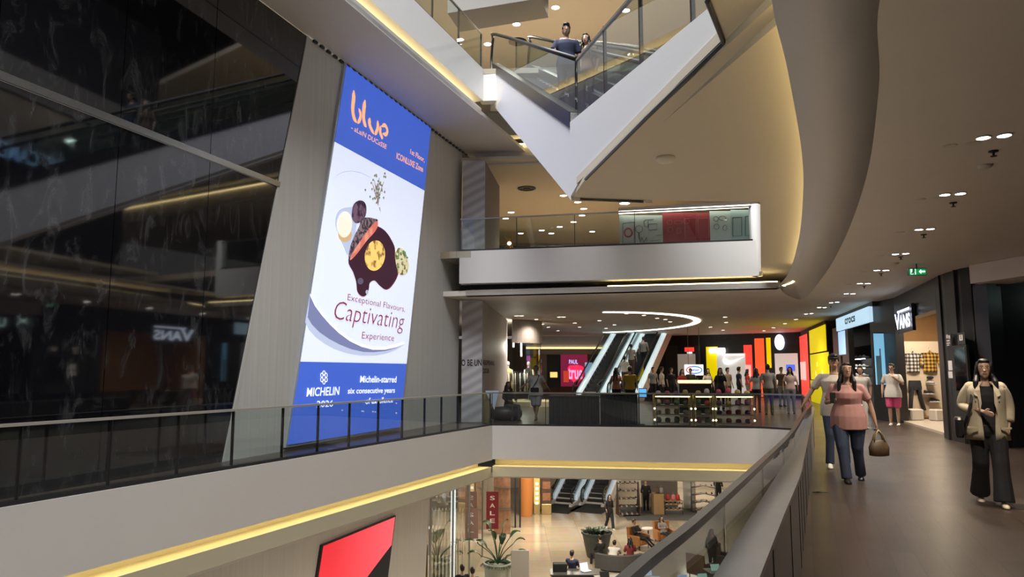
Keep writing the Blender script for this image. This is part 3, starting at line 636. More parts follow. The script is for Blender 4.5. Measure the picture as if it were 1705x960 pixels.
for q, lb in (((862, 69), 'round dark air vent in the topmost ceiling beside the escalator'), ((877, 313), 'round dark air vent in the tan ceiling left of the wedge')):
    z = 13.6 if q[1] < 100 else 8.25; m = MB(); p = az(*q, z); m.lathe([(.34, 0), (.34, -.03), (.26, -.04), (.25, -.02), (.14, -.02), (.13, -.045), (.02, -.05)], p, 24); one('ceiling_vent', m, M_DSTEEL, lb, 'vent')
# glowing ring line in the far ceiling
rp_ = [V((3.6+4.9*math.cos(t), 34.4+7.4*math.sin(t), 0)) for t in [math.radians(a) for a in range(-92, 76, 6)]]
m = MB(); m.slab(offs(rp_, .14), offs(rp_, -.14), CEIL2-.03, CEIL2-.002); one('ceiling_ring_light', m, E_LINE, 'long curved glowing light line in the far ceiling above the escalators', 'ceiling lamp')
# ================================================================== SHOPS ALONG THE CORRIDOR
def hdir(a, b_): d = V((b_[0]-a[0], b_[1]-a[1], 0)); return d.normalized()
def rect(mb, P, h, x0, y0, x1, y1, th=.05, m=0, off=0):            # upright panel on a vertical plane, measured corners
    a = aP(x0, y1, P, h); b_ = aP(x1, y1, P, h); c = aP(x0, y0, P, h); d = aP(x1, y0, P, h)
    zb_ = (a.z+b_.z)/2; zt_ = (c.z+d.z)/2; nn = V((h.y, -h.x, 0))
    if nn.dot(a) > 0: nn = -nn
    A = V((a.x, a.y, 0))+nn*off; B = V((d.x, d.y, 0))+nn*off
    mb.prism([A+UP*zb_, B+UP*zb_, B+UP*zt_, A+UP*zt_], -nn*th, m); return A, B, zb_, zt_, nn
def write(mb, A, B, zb_, zt_, nn, txt, fx0, fx1, fz0, fz1, off=.012, bold=.01, m=0):
    u = B-A; mb.text(txt, A+u*fx0+UP*(zb_+(zt_-zb_)*fz0)+nn*off, u*(fx1-fx0), UP*(zt_-zb_)*(fz1-fz0), m, 0, bold, nn)
# pillar with lift signs
PB = [az(1574, 729, 0), az(1618, 740, 0), az(1660, 745, 0)]
pp = [PB[0], PB[0]*.55+PB[1]*.45+V((-.05, 0, 0)), PB[1], PB[2], V((10.9, 15.0, 0)), V((10.9, 17.4, 0))]
m = MB(); m.prism(pp, UP*CEIL2); struct('wall_right_pillar', m, M_BLACK)
m = MB()
for q in (1585.5, 1612, 1640):
    hh = hdir(PB[0], PB[1]); p = aP(q, 735, PB[0], hh) if q < 1620 else aP(q, 742, PB[1], hdir(PB[1], PB[2])); p.z = 0; hx = hh if q < 1620 else hdir(PB[1], PB[2]); nn = V((hx.y, -hx.x, 0)); nn = nn if nn.dot(p) < 0 else -nn
    m.obox(p-hx*.02+nn*.06, hx*.03, -nn*.1, UP*CEIL2)
struct('trim_10', m, M_BLACKM)
PH = hdir(PB[0], PB[1]); PP = PB[0]+V((-.13, -.06, 0))
M_SIGNW = mat('white_lettering', (.62, .6, .58), .5)
t = thing('wayfinding_sign', 'pale pictogram lettering on the left face of the black pillar', 'sign', aP(1580, 566, PP, PH))
for y, s in ((558, 'WC'), (567, '< >'), (575, 'LIFT')):
    pass
m = MB(); rect(m, PP, PH, 1575, 556, 1583, 576, .006); m.build('plate', M_BLACK, t)
m = MB()
for x0, y0, x1, y1 in ((1576, 557, 1578.5, 563), (1579.5, 558, 1582, 563.5), (1576.5, 565.5, 1581.5, 568), (1576.5, 570, 1582, 572), (1577, 573.5, 1581, 575)): rect(m, PP, PH, x0, y0, x1, y1, .004, 0, .006)
m.build('pictograms', M_SIGNW, t)
t = thing('wayfinding_sign', 'small lift pictogram panel to the right of the first one on the black pillar', 'sign', aP(1600, 563, PP, PH))
m = MB(); rect(m, PP, PH, 1595, 553, 1606, 573, .006); m.build('plate', M_BLACK, t)
m = MB()
for x0, y0, x1, y1 in ((1598, 557, 1599.3, 566), (1598, 565, 1603, 566.5), (1601.5, 558, 1603, 566), (1598, 557, 1603, 558)): rect(m, PP, PH, x0, y0, x1, y1, .004, 0, .006)
m.build('pictograms', M_SIGNW, t)
for i, (y0, y1) in enumerate(((600, 616), (618, 629))):
    m = MB(); rect(m, PP, PH, 1582, y0, 1588, y1, .008, 0, .03); one('wall_notice', m, mat('paper', (.6, .6, .6), .6), ['upper white notice on the left face of the black pillar', 'lower white notice on the left face of the black pillar'][i], 'notice', 'pillar notices')
t = thing('info_kiosk', 'tall black touch display mounted on the right face of the black pillar', 'display', aP(1604, 640, PP, PH))
m = MB(); rect(m, PP, PH, 1594, 574, 1611, 700, .05, 0, .03); m.build('housing', M_BLACKM, t)
m = MB(); rect(m, PP, PH, 1595.5, 578, 1609.5, 650, .006, 0, .036); m.build('screen', mat('off_screen', (.004, .004, .006), .05), t)
# dark glass shop front at the right edge
g0 = PB[2]; g1 = V((13.4, 16.0, 0)); gh = hdir(g0, g1)
m = MB(); m.obox(g0+V((-.02, -.08, 0)), gh*.42, V((-.1, .3, 0)), UP*3.3); struct('trim_11', m, M_BLACK)
m = MB(); m.obox(g0+gh*.42, gh*3.15, V((-.05, .12, 0)), UP*3.05); struct('window_1', m, mat('dark_mirror_glass', (.01, .011, .012), .03, spec=.9))
m = MB(); m.obox(g0+V((-.02, -.06, 3.05)), gh*3.5, V((-.1, .4, 0)), UP*.3); struct('trim_12', m, M_BLACK)
m = MB(); m.obox(g0+V((-.3, .0, 3.35)), hdir(g0, V((10.9, 9.6, 0)))*6.4, V((.8, .3, 0)), UP*.39); struct('wall_right_bulkhead', m, M_CEIL)
# sport-wear shop with display window
VA, VB = PB[0]+V((.02, .04, 0)), az(1500, 704, 0); vh = hdir(VA, VB); vn = V((-vh.y, vh.x, 0)); vL = (VB-VA).length
m = MB()
m.obox(VA+UP*3.0, VB-VA, -vn*.3, UP*.75); m.obox(VA-vh*.05, vh*.12, -vn*.3, UP*3.0)
struct('wall_right_frame', m, M_BLACK)
VC = az(1457, 698, 0); vch = hdir(VB, VC)
m = MB(); m.prism([VB, VC, VC+UP*CEIL2, VB+UP*CEIL2], V((.3, .1, 0))); struct('wall_right_dark', m, M_BLACK)
m = MB(); m.prism([VA+V((.2, 0, 0)), VB+V((.1, .0, 0)), VB+V((.2, 1.2, 0)), VB+V((6, .8, 0)), VA+V((6, -.9, 0))], UP*.06); struct('floor_shop', m, mat('pale_shop_floor', (.62, .56, .48), .25))
m = MB(); m.prism([V((12.3, 23.5, 0)), V((18, 23.2, 0)), V((18, 23.2, CEIL2)), V((12.3, 23.5, CEIL2))], V((.0, .15, 0))); m.prism([VA+V((5.5, -.8, 0)), VB+V((5.8, 1, 0)), VB+V((5.8, 1, CEIL2)), VA+V((5.5, -.8, CEIL2))], V((.2, 0, 0)))
struct('wall_shop', m, mat('wood_panel_wall', (.42, .24, .11), .45, noise=.2, nscale=3))
m = MB(); m.prism([VA+V((.3, 0, 3.6)), VB+V((.3, 0, 3.6)), VB+V((.3, 1.2, 3.6)), VB+V((6, .8, 3.6)), VA+V((6, -.8, 3.6))], UP*.1); struct('ceiling_shop', m, M_BLACKM)
light('AREA', 'shop_lamp_light', V((12.2, 21.2, 3.5)), 170, (1, .82, .6), 1.2, (0, 0, 0))
bP = V((12, 22.9, 0)); bh = V((1, 0, 0))
t = thing('display_board', 'cream display board hung with checked shirts and trousers in the shop window', 'display board', aP(1538, 690, bP, vh))
m = MB(); A, B, z0, z1, nn = rect(m, bP, bh, 1498, 568, 1566, 692, .06); m.build('board', mat('cream_board', (.78, .66, .52), .6), t)
m = MB(); m.obox(A+UP*z0, B-A, nn*.10, UP*-.05); m.obox(A+UP*.06, B-A, nn*.02, UP*(z0-.1)); m.build('plinth', mat('oak', (.35, .2, .1), .5), t)
BW = B-A; BH = z1-z0
def bpt(fx, fz, off=.02): return A+BW*fx+UP*(z0+BH*fz)+nn*off
def bxf(px, py): 
    p = aP(px, py, A, bh); return (p-A).dot(BW.normalized())/BW.length, (p.z-z0)/BH
def plaid(name, ca, cb, cc):
    m_ = mat(name, ca, .8); n, l, b = nodes_of(m_); tc = n.new('ShaderNodeTexCoord'); last = None
    sx = n.new('ShaderNodeSeparateXYZ'); l.new(tc.outputs['Object'], sx.inputs[0]); cur = None
    outs = []
    for ax, sc_ in (('X', 9), ('Z', 9)):
        w_ = n.new('ShaderNodeMath'); w_.operation = 'MULTIPLY'; w_.inputs[1].default_value = sc_; l.new(sx.outputs[ax], w_.inputs[0])
        fr = n.new('ShaderNodeMath'); fr.operation = 'FRACT'; l.new(w_.outputs[0], fr.inputs[0]); gt = n.new('ShaderNodeMath'); gt.operation = 'GREATER_THAN'; gt.inputs[1].default_value = .5; l.new(fr.outputs[0], gt.inputs[0]); outs.append(gt)
    ad = n.new('ShaderNodeMath'); ad.operation = 'ADD'; l.new(outs[0].outputs[0], ad.inputs[0]); l.new(outs[1].outputs[0], ad.inputs[1])
    hf = n.new('ShaderNodeMath'); hf.operation = 'MULTIPLY'; hf.inputs[1].default_value = .5; l.new(ad.outputs[0], hf.inputs[0])
    cr = n.new('ShaderNodeValToRGB'); cr.color_ramp.interpolation = 'CONSTANT'; e = cr.color_ramp.elements; e[0].color = (*ca, 1); e[1].position = .75; e[1].color = (*cc, 1); k = e.new(.3); k.color = (*cb, 1)
    l.new(hf.outputs[0], cr.inputs[0]); l.new(cr.outputs[0], b.inputs['Base Color']); return m_
def shirt(label, fx, fz, w, h, mm, grp=None):
    t = thing('checked_shirt', label, 'shirt', bpt(fx, fz))
    m = MB(); X = BW.normalized()
    prof = [(-.5, -.03, .0), (-.36, .0, .03), (-.12, .05, .05), (.12, .05, .05), (.36, 0, .03), (.5, -.03, 0)]
    def row(z, hw, d): return [bpt(fx, fz, .03)+X*w*hw*math.cos(a)+UP*z*h+nn*(d*math.sin(a)) for a in [PI*i/8 for i in range(9)]]
    rs = [row(0, .40, .05), row(-.12, .44, .09), row(-.5, .36, .10), row(-.95, .38, .09), row(-1, .38, .02)]
    m.rings(rs, 0, True)
    m.build('body', mm, t)
    for s in (-1, 1):
        m = MB(); c = bpt(fx, fz, .06); m.tube([c+X*s*w*.36-UP*.06*h, c+X*s*w*.50-UP*.3*h, c+X*s*w*.53-UP*.62*h], [.07, .065, .055], 8); m.build('sleeve', mm, t)
    m = MB(); c = bpt(fx, fz, .07); m.tube([c-X*.07, c+UP*.05, c+X*.07], .025, 6); m.build('collar', mm, t)
    m = MB(); c = bpt(fx, fz, .05); m.tube([c+UP*.02, c+UP*.09, c+UP*.13+X*.03, c+UP*.16, c+UP*.13-X*.02], .008, 6); m.build('hanger_hook', M_STEEL, t)
    return t
shirt('black and white checked shirt hung at left on the cream window board', *bxf(1518, 588), .54, .60, plaid('plaid_black_white', (.75, .73, .7), (.2, .19, .19), (.02, .02, .02)))
shirt('yellow and black checked shirt hung at right on the cream window board', *bxf(1546, 587), .57, .62, plaid('plaid_yellow_black', (.72, .42, .06), (.26, .15, .03), (.02, .015, .015)))
fx, fz = bxf(1521, 633)
t = thing('trousers', 'dark trousers hung below the black and white shirt on the window board', 'trousers', bpt(fx, fz)); X = BW.normalized(); Mtr = mat('dark_denim', (.03, .03, .04), .8)
m = MB(); c = bpt(fx, fz, .06); m.rings([[c+X*.21*math.cos(a)*k-UP*z+nn*.05*math.sin(a) for a in [2*PI*i/10 for i in range(10)]] for z, k in ((0, .9), (.04, .95), (.22, 1.05), (.3, 1))]); m.build('waist', Mtr, t)
for s in (-1, 1):
    m = MB(); m.tube([c+X*s*.10-UP*.2, c+X*s*.15-UP*.55, c+X*s*(.19 if s < 0 else .25)-UP*.92], [.11, .10, .09], 8, flat=.5); m.build('leg', Mtr, t)
for lab, q, mm in (('grey flat cap on a peg on the window board', (1546, 637), mat('grey_cap', (.45, .43, .42), .8)),):
    c = bpt(*bxf(*q), .1); m = MB(); m.ell(c, (.13, .13, .075), 14, 8); m.ell(c+nn*.1-UP*.05, (.12, .14, .018), 12, 6); one('cap', m, mm, lab, 'cap', None, True)
def shoe(label, c, X_, nn_, mm, k=1.0, group=None):
    t = thing('low_shoe', label, 'shoe', c, group=group)
    m = MB(); 
    rs = [[c+X_*x*k+nn_*(w_*math.cos(a)*k)+UP*((.0 if math.sin(a) < 0 else h*math.sin(a))*k+.02) for a in [2*PI*i/10 for i in range(10)]] for x, w_, h in ((-.14, .02, .05), (-.12, .04, .09), (-.05, .045, .085), (.02, .05, .06), (.1, .045, .045), (.145, .015, .02))]
    m.rings(rs); m.build('upper', mm, t, True)
    m = MB(); m.prism([c+X_*x*k+nn_*y*k for x, y in ((-.145, -.03), (-.06, -.045), (.08, -.05), (.15, -.02), (.15, .02), (.08, .05), (-.06, .045), (-.145, .03))], UP*.022*k); m.build('sole', M_WHITE, t); return t
for lab, q in (('upper dark shoe on the window board beside the trousers', (1543, 655)), ('lower dark shoe on the window board beside the trousers', (1553, 668))):
    c = bpt(*bxf(*q), .12); shoe(lab, c, X, nn, M_BLACKM, 1.1)
    m = MB(); m.obox(c-X*.17-nn*.12-UP*.012, X*.34, nn*.24, UP*.012); one('shelf_bracket', m, M_WHITE, lab.replace('dark shoe', 'small white shelf'), 'shelf')
m = MB(); c = bpt(*bxf(1546, 628), .09); m.ell(c, (.12, .06, .05), 10, 6); one('folded_belt', m, Mtr, 'dark rolled item on the window board above the grey cap', 'accessory', None, True)
for i, (x0, x1) in enumerate(((1516, 1536), (1537, 1558))):
    c = V((12.25+.6*i, 22.25-.25*i, .06)); m = MB(); m.bbox(c+UP*.17, (.42, .36, .34), .1, .03); one('seat_cube', m, mat('white_block', (.72, .66, .58), .5), ['left white display cube under the window board', 'right white display cube under the window board'][i], 'display cube')
# illuminated lettering on the header, facing the opening
t = thing('shop_sign', 'glowing white sport shop lettering on the black header above the window', 'sign', VA+(VB-VA)*.6+UP*3.2)
m = MB(); c0 = VA+(VB-VA)*.42+vn*.13+UP*2.72; sw = (VB-VA)*.40
m.obox(c0-vn*.1-UP*.1, sw, vn*.08, UP*.72); m.build('backing', M_BLACK, t)
E_SIGN = em('sign_glow', (.72, .80, 1), 2.6)
def channel(mb, txt, o, u, v, nn_, depth=.06, bold=.03):
    vs, fs = text_mesh(txt, bold); k = len(vs); P = [o+u*a+v*b_ for a, b_ in vs]
    mb.add([p+nn_*depth for p in P], fs)
m = MB(); so = c0+sw; su = -sw
channel(m, 'ANS', so+su*.30, su*.70, UP*.38, vn, .03, .03); channel(m, 'V', so, su*.34, UP*.46, vn, .03, .03); m.prism([so+su*.22+UP*.46+vn*.03, so+su*1.0+UP*.46+vn*.03, so+su*1.0+UP*.52+vn*.03, so+su*.20+UP*.52+vn*.03], vn*.005)
m.build('letters', E_SIGN, t)
Xp = V((1, 0, 0))
# blue poster on the dark wall between both shops
t = thing('light_box_poster', 'tall sky blue light box poster between the two shop entrances', 'poster', aP(1464, 640, V((11.7, 22.6, 0)), Xp))
m = MB(); rect(m, V((11.7, 22.6, 0)), Xp, 1457, 553, 1472, 642, .05, 0, .02); m.build('frame', M_DSTEEL, t)
m = MB(); rect(m, V((11.7, 22.6, 0)), Xp, 1458, 555, 1471, 640, .01, 0, .035); m.build('picture', em('poster_blue', (.22, .52, .75), .85), t)
m = MB(); rect(m, V((11.7, 22.6, 0)), Xp, 1460, 592, 1466, 640, .004, 0, .042); rect(m, V((11.7, 22.6, 0)), Xp, 1463.5, 580, 1465, 592, .004, 0, .042); m.build('figure_picture', em('poster_dark', (.06, .12, .14), .5), t)
# clog shop
CA, CB = VC+V((.0, .05, 0)), V((13.75, 31.5, 0)); chh = hdir(CA, CB)
t = thing('shop_sign', 'pale blue lit fascia with dark green clog shop lettering', 'sign', aP(1425, 530, CA, chh))
m = MB(); A2, B2, s0, s1, cn = rect(m, CA, chh, 1396, 521, 1451, 544, .12, 0, .08); m.build('light_box', em('clog_sign_glow', (.50, .72, .86), .95), t)
m = MB(); write(m, A2, B2, s0, s1, cn, 'crocs', .32, .64, .30, .74, .012, .025); m.build('letters', mat('dark_green_letter', (.004, .05, .02), .5), t)
m = MB(); rect(m, CA, chh, 1393, 500, 1452, 522, .2); rect(m, CA, chh, 1393, 544, 1397, 690, .2); rect(m, CA, chh, 1408, 544, 1411, 690, .2)
struct('wall_right_clog_shop', m, M_BLACK)
m = MB(); rect(m, CA+V((2.6, .8, 0)), chh, 1385, 500, 1462, 705, .1); struct('wall_right_clog_shop_inner', m, M_BLACK)
t = thing('light_box_poster', 'narrow pale blue light box left of the clog shop door', 'poster', aP(1402, 590, CA, chh))
m = MB(); rect(m, CA, chh, 1396.5, 550, 1408, 592, .08); m.build('frame', M_DSTEEL, t)
m = MB(); rect(m, CA, chh, 1397.5, 551, 1407, 590, .01, 0, .012); m.build('picture', em('poster_pale', (.42, .62, .95), .95), t)
cP = CA+V((.9, .25, 0))
t = thing('clog_rack', 'tall dark rack of white clogs inside the clog shop door', 'rack', aP(1441, 700, cP, chh))
m = MB(); rect(m, cP, chh, 1429, 575, 1454, 700, .06); m.build('back_panel', M_BLACKM, t)
M_CLOG = mat('white_clog', (.80, .79, .76), .5)
for i in range(8):
    y = 591+i*14.5; a = aP(1433, y+6.5, cP, chh); b_ = aP(1453, y+6.5, cP, chh); m = MB(); m.obox(V((a.x, a.y, a.z))+cn*0, V((b_.x-a.x, b_.y-a.y, 0)), cn*.3, UP*.015); m.build('shelf', M_DSTEEL, t)
    m = MB(); m.obox(V((a.x, a.y, a.z))+cn*.25-UP*.025, V((b_.x-a.x, b_.y-a.y, 0)), cn*.03, UP*.02); m.build('strip_light', E_COOL, t)  # strip added below each shelf to brighten the clogs
    if i == 7: continue
    for j in range(3):
        f = (j+.5)/3; c = a+(b_-a)*f+cn*.16; c.z = a.z+.017
        tt = thing('clog', 'white clog on the rack inside the clog shop', 'clog', c, group='white clogs on the rack')
        dx = V((b_.x-a.x, b_.y-a.y, 0)).normalized(); m = MB()
        m.rings([[c+cn*x+dx*(w_*math.cos(q))+UP*max(0, h*math.sin(q)+.02) for q in [2*PI*k/10 for k in range(10)]] for x, w_, h in ((-.12, .02, .03), (-.1, .05, .045), (-.02, .055, .05), (.06, .062, .11), (.11, .05, .08), (.14, .02, .03))]); m.build('upper', M_CLOG, tt, True)
# green running-man exit signs
def exit_sign(P, h, x0, y0, x1, y1, label):
    t = thing('exit_sign', label, 'exit sign', aP((x0+x1)/2, y1, P, h))
    m = MB(); A, B, z0, z1, nn = rect(m, P, h, x0, y0, x1, y1, .06); m.build('housing', M_DSTEEL, t)
    m = MB(); rect(m, P, h, x0+.8, y0+1.2, x1-.8, y1-.8, .004, 0, .006); m.build('green_face', em('exit_green', (.01, .30, .09), .8), t)
    X = (B-A); W_ = X.length; X.normalize(); o = A+UP*z0+nn*.012; H_ = z1-z0; EW = em('exit_white', (.75, 1, .85), 1.2)
    m = MB(); m.prism([o+X*W_*a+UP*H_*b_ for a, b_ in ((.56, .5), (.70, .82), (.70, .62), (.92, .62), (.92, .38), (.70, .38), (.70, .18))], nn*.003); m.build('arrow', EW, t)
    m = MB(); m.obox(o+X*W_*.1+UP*H_*.12, X*W_*.3, nn*.003, UP*H_*.74); m.build('door_pictogram', EW, t)
    m = MB(); G = lambda pts, r: m.tube([o+nn*.01+X*W_*a+UP*H_*b_ for a, b_ in pts], r, 5)
    m.ell(o+nn*.01+X*W_*.27+UP*H_*.74, .025); G([(.27, .66), (.24, .42)], .022); G([(.24, .42), (.30, .30), (.26, .14)], .016); G([(.24, .42), (.19, .30), (.13, .28)], .016); G([(.27, .62), (.34, .52)], .013); G([(.27, .62), (.19, .54)], .013)
    m.build('running_figure', em('exit_green_dark', (.01, .2, .06), .5), t)
    m = MB(); p = (A+B)/2; m.tube([p+UP*z1-nn*.03, p+UP*(CEIL2)-nn*.03], .012, 6); m.build('hanger', M_DSTEEL, t)
EP = az(1527, 440, CEIL2-.02)
exit_sign(EP, V((.985, -.17, 0)), 1513, 446, 1542, 458, 'green running man exit sign hanging from the corridor ceiling')
# ---- shop fronts farther down
FA = V((13.9, 32, 0)); FB = V((16.4, 41, 0)); fh = hdir(FA, FB)
KA = V((16.6, 41.2, 0)); KB = V((7.5, 47.5, 0)); kh = hdir(KA, KB)
m = MB(); m.prism([FA, FB, FB+UP*CEIL2, FA+UP*CEIL2], V((.3, -.1, 0))); struct('wall_right_brick', m, mat('brown_brick', (.10, .065, .05), .7, noise=.5, nscale=12))
m = MB(); m.prism([KA, KB, KB+UP*CEIL2, KA+UP*CEIL2], V((.2, .3, 0))); struct('wall_right_far', m, M_BLACK)
def panel(nm, label, cat, P, h, r, mm, th=.06, off=.03, grp=None, fr=True):
    t = thing(nm, label, cat, aP((r[0]+r[2])/2, r[3], P, h), group=grp)
    m = MB(); rect(m, P, h, r[0]-.3, r[1]-.3, r[2]+.3, r[3]+.3, th, 0, off); m.build('frame', M_DSTEEL, t)
    m = MB(); q = rect(m, P, h, *r, .01, 0, off+.008); m.build('face', mm, t); return t, q
M_YP = em('lit_yellow_print', (.85, .74, .0), .7)
n, l, b = nodes_of(M_YP); 
panel('light_box_poster', 'upper square yellow light box on the brick front', 'poster', FA, fh, (1350, 545, 1376, 586), E_YEL)
t, q = panel('light_box_poster', 'lower yellow light box with pale shapes on the brick front', 'poster', FA, fh, (1352, 588, 1381, 632), M_YP)
m = MB(); 
for x, y, rx, ry in ((1362, 606, 5, 4), (1371, 620, 6, 5), (1360, 622, 4, 5)):
    c = aP(x, y, FA, fh)+q[4]*.045; X = fh; m.poly([c+X*rx*.03*math.cos(a)+UP*ry*.03*math.sin(a) for a in [2*PI*i/8 for i in range(8)]])
m.build('pale_shapes', em('lit_pale_yellow', (.95, .88, .35), .8), t)
panel('light_box_poster', 'floor level yellow light panel behind the tall man', 'poster', FA, fh, (1353, 634, 1384, 690), em('lit_dim_yellow', (.75, .66, .0), .45))
t, q = panel('light_column', 'tall red glowing column right of the running shoe shop', 'light column', FA, fh, (1331, 558, 1345, 694), E_RED, .12)
m = MB(); rect(m, FA, fh, 1333, 602, 1343, 632, .004, 0, .05); m.build('pale_print', em('lit_pink', (1, .45, .42), .9), t)
t, q = panel('light_column', 'red glowing column at the left of the running shoe shop', 'light column', KA, kh, (1241, 574, 1252, 650), E_RED, .12)
m = MB(); rect(m, KA, kh, 1242.5, 607, 1250.5, 632, .004, 0, .05); m.build('pale_print', em('lit_pink', (1, .45, .42), .9), t)
panel('light_column', 'red orange glowing column between two shop windows', 'light column', KA, kh, (1260, 563, 1272, 660), em('lit_orange_red', (1, .10, .03), 1.0), .12)
panel('shop_banner', 'narrow yellow glowing banner beside the red orange column', 'banner', KA, kh, (1277.5, 562, 1283, 612), E_YEL)
t = thing('shop_sign', 'glowing upright oval sign above the far shoe shop', 'sign', aP(1299, 583, KA, kh))
c = aP(1299, 569.5, KA, kh); kn = V((-.57, -.82, 0)); m = MB(); m.prism([c+kn*.1+kh*.27*math.cos(a)+UP*.46*math.sin(a)*(1 if abs(math.sin(a)) < .8 else .98) for a in [2*PI*i/24 for i in range(24)]], kn*.08); m.build('lamp_body', em('oval_sign_glow', (.80, .86, 1), 2.0), t)
m = MB(); m.obox(c+UP*.46, kh*.04, kn*.1, UP*.4); m.build('bracket', M_DSTEEL, t)
# running shoe shop windows
m = MB(); rect(m, KA, kh, 1196, 588, 1241, 656, .1, 0, .04); rect(m, KA, kh, 1292, 588, 1328, 640, .1, 0, .04); struct('window_2', m, em('bright_shop_interior', (.66, .66, .62), .55))
t = thing('shop_sign', 'white pill shaped sign over the yellow panel of the far sport shop', 'sign', aP(1196, 588, KA, kh)); 
a, b_ = aP(1183, 583.5, KA, kh)+kn*.2, aP(1209, 583.5, KA, kh)+kn*.2; m = MB(); m.tube([a, a+(b_-a)*.02, b_-(b_-a)*.02, b_], [.1, .17, .17, .1], 12); m.build('lamp_body', em('pill_glow', (.9, .93, 1), 2), t)
m = MB(); m.obox(a+(b_-a)*.5, kh*.05, -kn*.2, UP*.1); m.build('bracket', M_DSTEEL, t)
t = thing('shop_sign', 'white swoosh shaped logo across the bright sport shop window', 'sign', aP(1222, 607, KA, kh))
sw = [(1207, 594), (1205, 600), (1207, 605), (1212, 606.5), (1220, 604.5), (1241, 593.5), (1222, 600), (1214, 601.5), (1210, 600)]
m = MB(); m.prism([aP(x, y, KA, kh)+kn*.16 for x, y in sw], kn*.04); m.build('logo', em('swoosh_glow', (1, 1, 1), 1.4), t)
m = MB(); rect(m, KA, kh, 1205, 590, 1241, 591.5, .03, 0, .2); m.build('bar', em('swoosh_glow', (1, 1, 1), 1.4), t)
panel('light_box_poster', 'yellow light panel at the left edge of the far sport shop', 'poster', KA, kh, (1177.5, 577, 1195, 634), E_YEL)
panel('shop_screen', 'small blue lit screen inside the far shoe shop', 'screen', KA, kh, (1311, 607, 1324, 617), em('lit_blue', (.06, .12, .9), 1.2), off=.2)
t = thing('shop_sign', 'small red sign above the beige doorway left of the yellow panel', 'sign', aP(1148, 586, KA, kh)); m = MB(); rect(m, KA, kh, 1141, 578, 1156, 585, .06, 0, .1); m.build('red_box', E_RED, t); m = MB(); rect(m, KA, kh, 1145, 585.5, 1153, 588.5, .05, 0, .1); m.build('white_lamp', E_WHITE, t)
m = MB(); rect(m, KA, kh, 1129, 589, 1160, 650, .05, 0, .03); struct('door_1', m, em('beige_doorway', (.50, .42, .34), .35))
m = MB(); rect(m, KA, kh, 1160, 575, 1166, 650, .1, 0, .05); rect(m, KA, kh, 1110, 575, 1128, 650, .1, 0, .05); struct('trim_13', m, mat('dark_grey_column', (.06, .06, .06), .5))
# hanging oval logo box above the stall
OP = V((9.6, 37, 0)); oh = V((1, 0, 0))
t = thing('hanging_sign', 'white light box with a blue and red oval logo above the market stall', 'sign', aP(1156, 624, OP, oh))
m = MB(); A, B, z0, z1, nn = rect(m, OP, oh, 1140.5, 606.5, 1171, 624.5, .12); m.build('light_box', em('box_glow', (.80, .86, .92), .9), t)
c = (A+B)/2+UP*(z0+z1)/2+nn*.01; 
def ringp(mb, c, rx, ry, w_, a0=0, a1=2*PI, n=24): mb.strip([c+V((rx*math.cos(a), 0, ry*math.sin(a))) for a in [a0+(a1-a0)*i/n for i in range(n+1)]], [c+V(((rx-w_)*math.cos(a), 0, (ry-w_)*math.sin(a))) for a in [a0+(a1-a0)*i/n for i in range(n+1)]])
m = MB(); ringp(m, c, .42, .20, .05, -PI*.62, PI*.62); m.build('blue_ring', em('logo_blue', (.03, .16, .5), .8), t); m = MB(); ringp(m, c, .42, .20, .05, PI*.62, PI*1.38); m.build('red_ring', em('logo_red', (.6, .03, .04), .8), t)
m = MB()
for k in range(5): m.obox(c+V((-.25+.1*k, -.002, -.05-.01*(k % 2))), V((.06, 0, 0)), V((0, .001, 0)), V((.02, 0, .09)))
m.build('logo_marks', em('logo_blue', (.03, .16, .5), .8), t)
m = MB(); 
for s in (A+(B-A)*.2, B-(B-A)*.2): m.tube([s+UP*z1, s+UP*CEIL2], .012, 6)
m.build('hanger', M_DSTEEL, t)
# ---- left of the hall: printed hoarding, clothes shop, magenta sign
h0 = V((-1.55, 22.3, 0)); h1 = V((-.92, 22.3, 0)); h2 = V((-.2, 31, 0))
t = thing('hoarding', 'tall hoarding printed with grey waves and black lettering at the end of the fabric wall', 'hoarding', h0)
m = MB(); m.prism([h0, h1, h1+UP*3.7, h0+UP*3.7], V((0, .15, 0))); m.build('front_board', M_WAVE, t)
m = MB(); m.prism([h1+V((.001, 0, 0)), h2, h2+UP*3.7, h1+V((.001, 0, 3.7))], V((-.12, .01, 0))); m.build('side_board', M_HOARD, t)
m = MB(); Xf = V((1, 0, 0))
a = aP(768, 609, h0, Xf); b_ = aP(802, 608, h0, Xf); c = aP(768, 598, h0, Xf); m.text('O BE UN', a+V((0, -.006, 0)), V((b_.x-a.x, 0, 0)), UP*(c.z-a.z), 0, 0, .02, V((0, -1, 0)))
hs = hdir(h1, h2); hn = V((hs.y, -hs.x, 0)); a = aP(804, 606, h1, hs); b_ = aP(823, 605, h1, hs)
m.text('REOPENING', a+hn*.006+UP*(-.02), V((b_.x-a.x, b_.y-a.y, 0)), UP*.16, 0, 0, .02, hn); m.text('2026', a+hn*.006+UP*(-.28), V((b_.x-a.x, b_.y-a.y, 0))*.5, UP*.16, 0, 0, .02, hn)
m.build('lettering', M_BLACKM, t)
p0 = V((-1.55, 22.2, Z3)); p1 = V((-.85, 22.2, Z3)); p2 = V((-.45, 25.4, Z3))
t = thing('hoarding', 'tall wavy printed hoarding standing on the upper slab beside the screen wall', 'hoarding', p0)
m = MB(); m.prism([p0, p1, p1+UP*3.1, p0+UP*3.1], V((0, .15, 0))); m.build('front_board', M_WAVE, t)
m = MB(); m.prism([p1, p2, p2+UP*3.1, p1+UP*3.1], V((-.12, .01, 0))); m.build('side_board', mat('shaded_hoarding', (.22, .20, .21), .6), t)
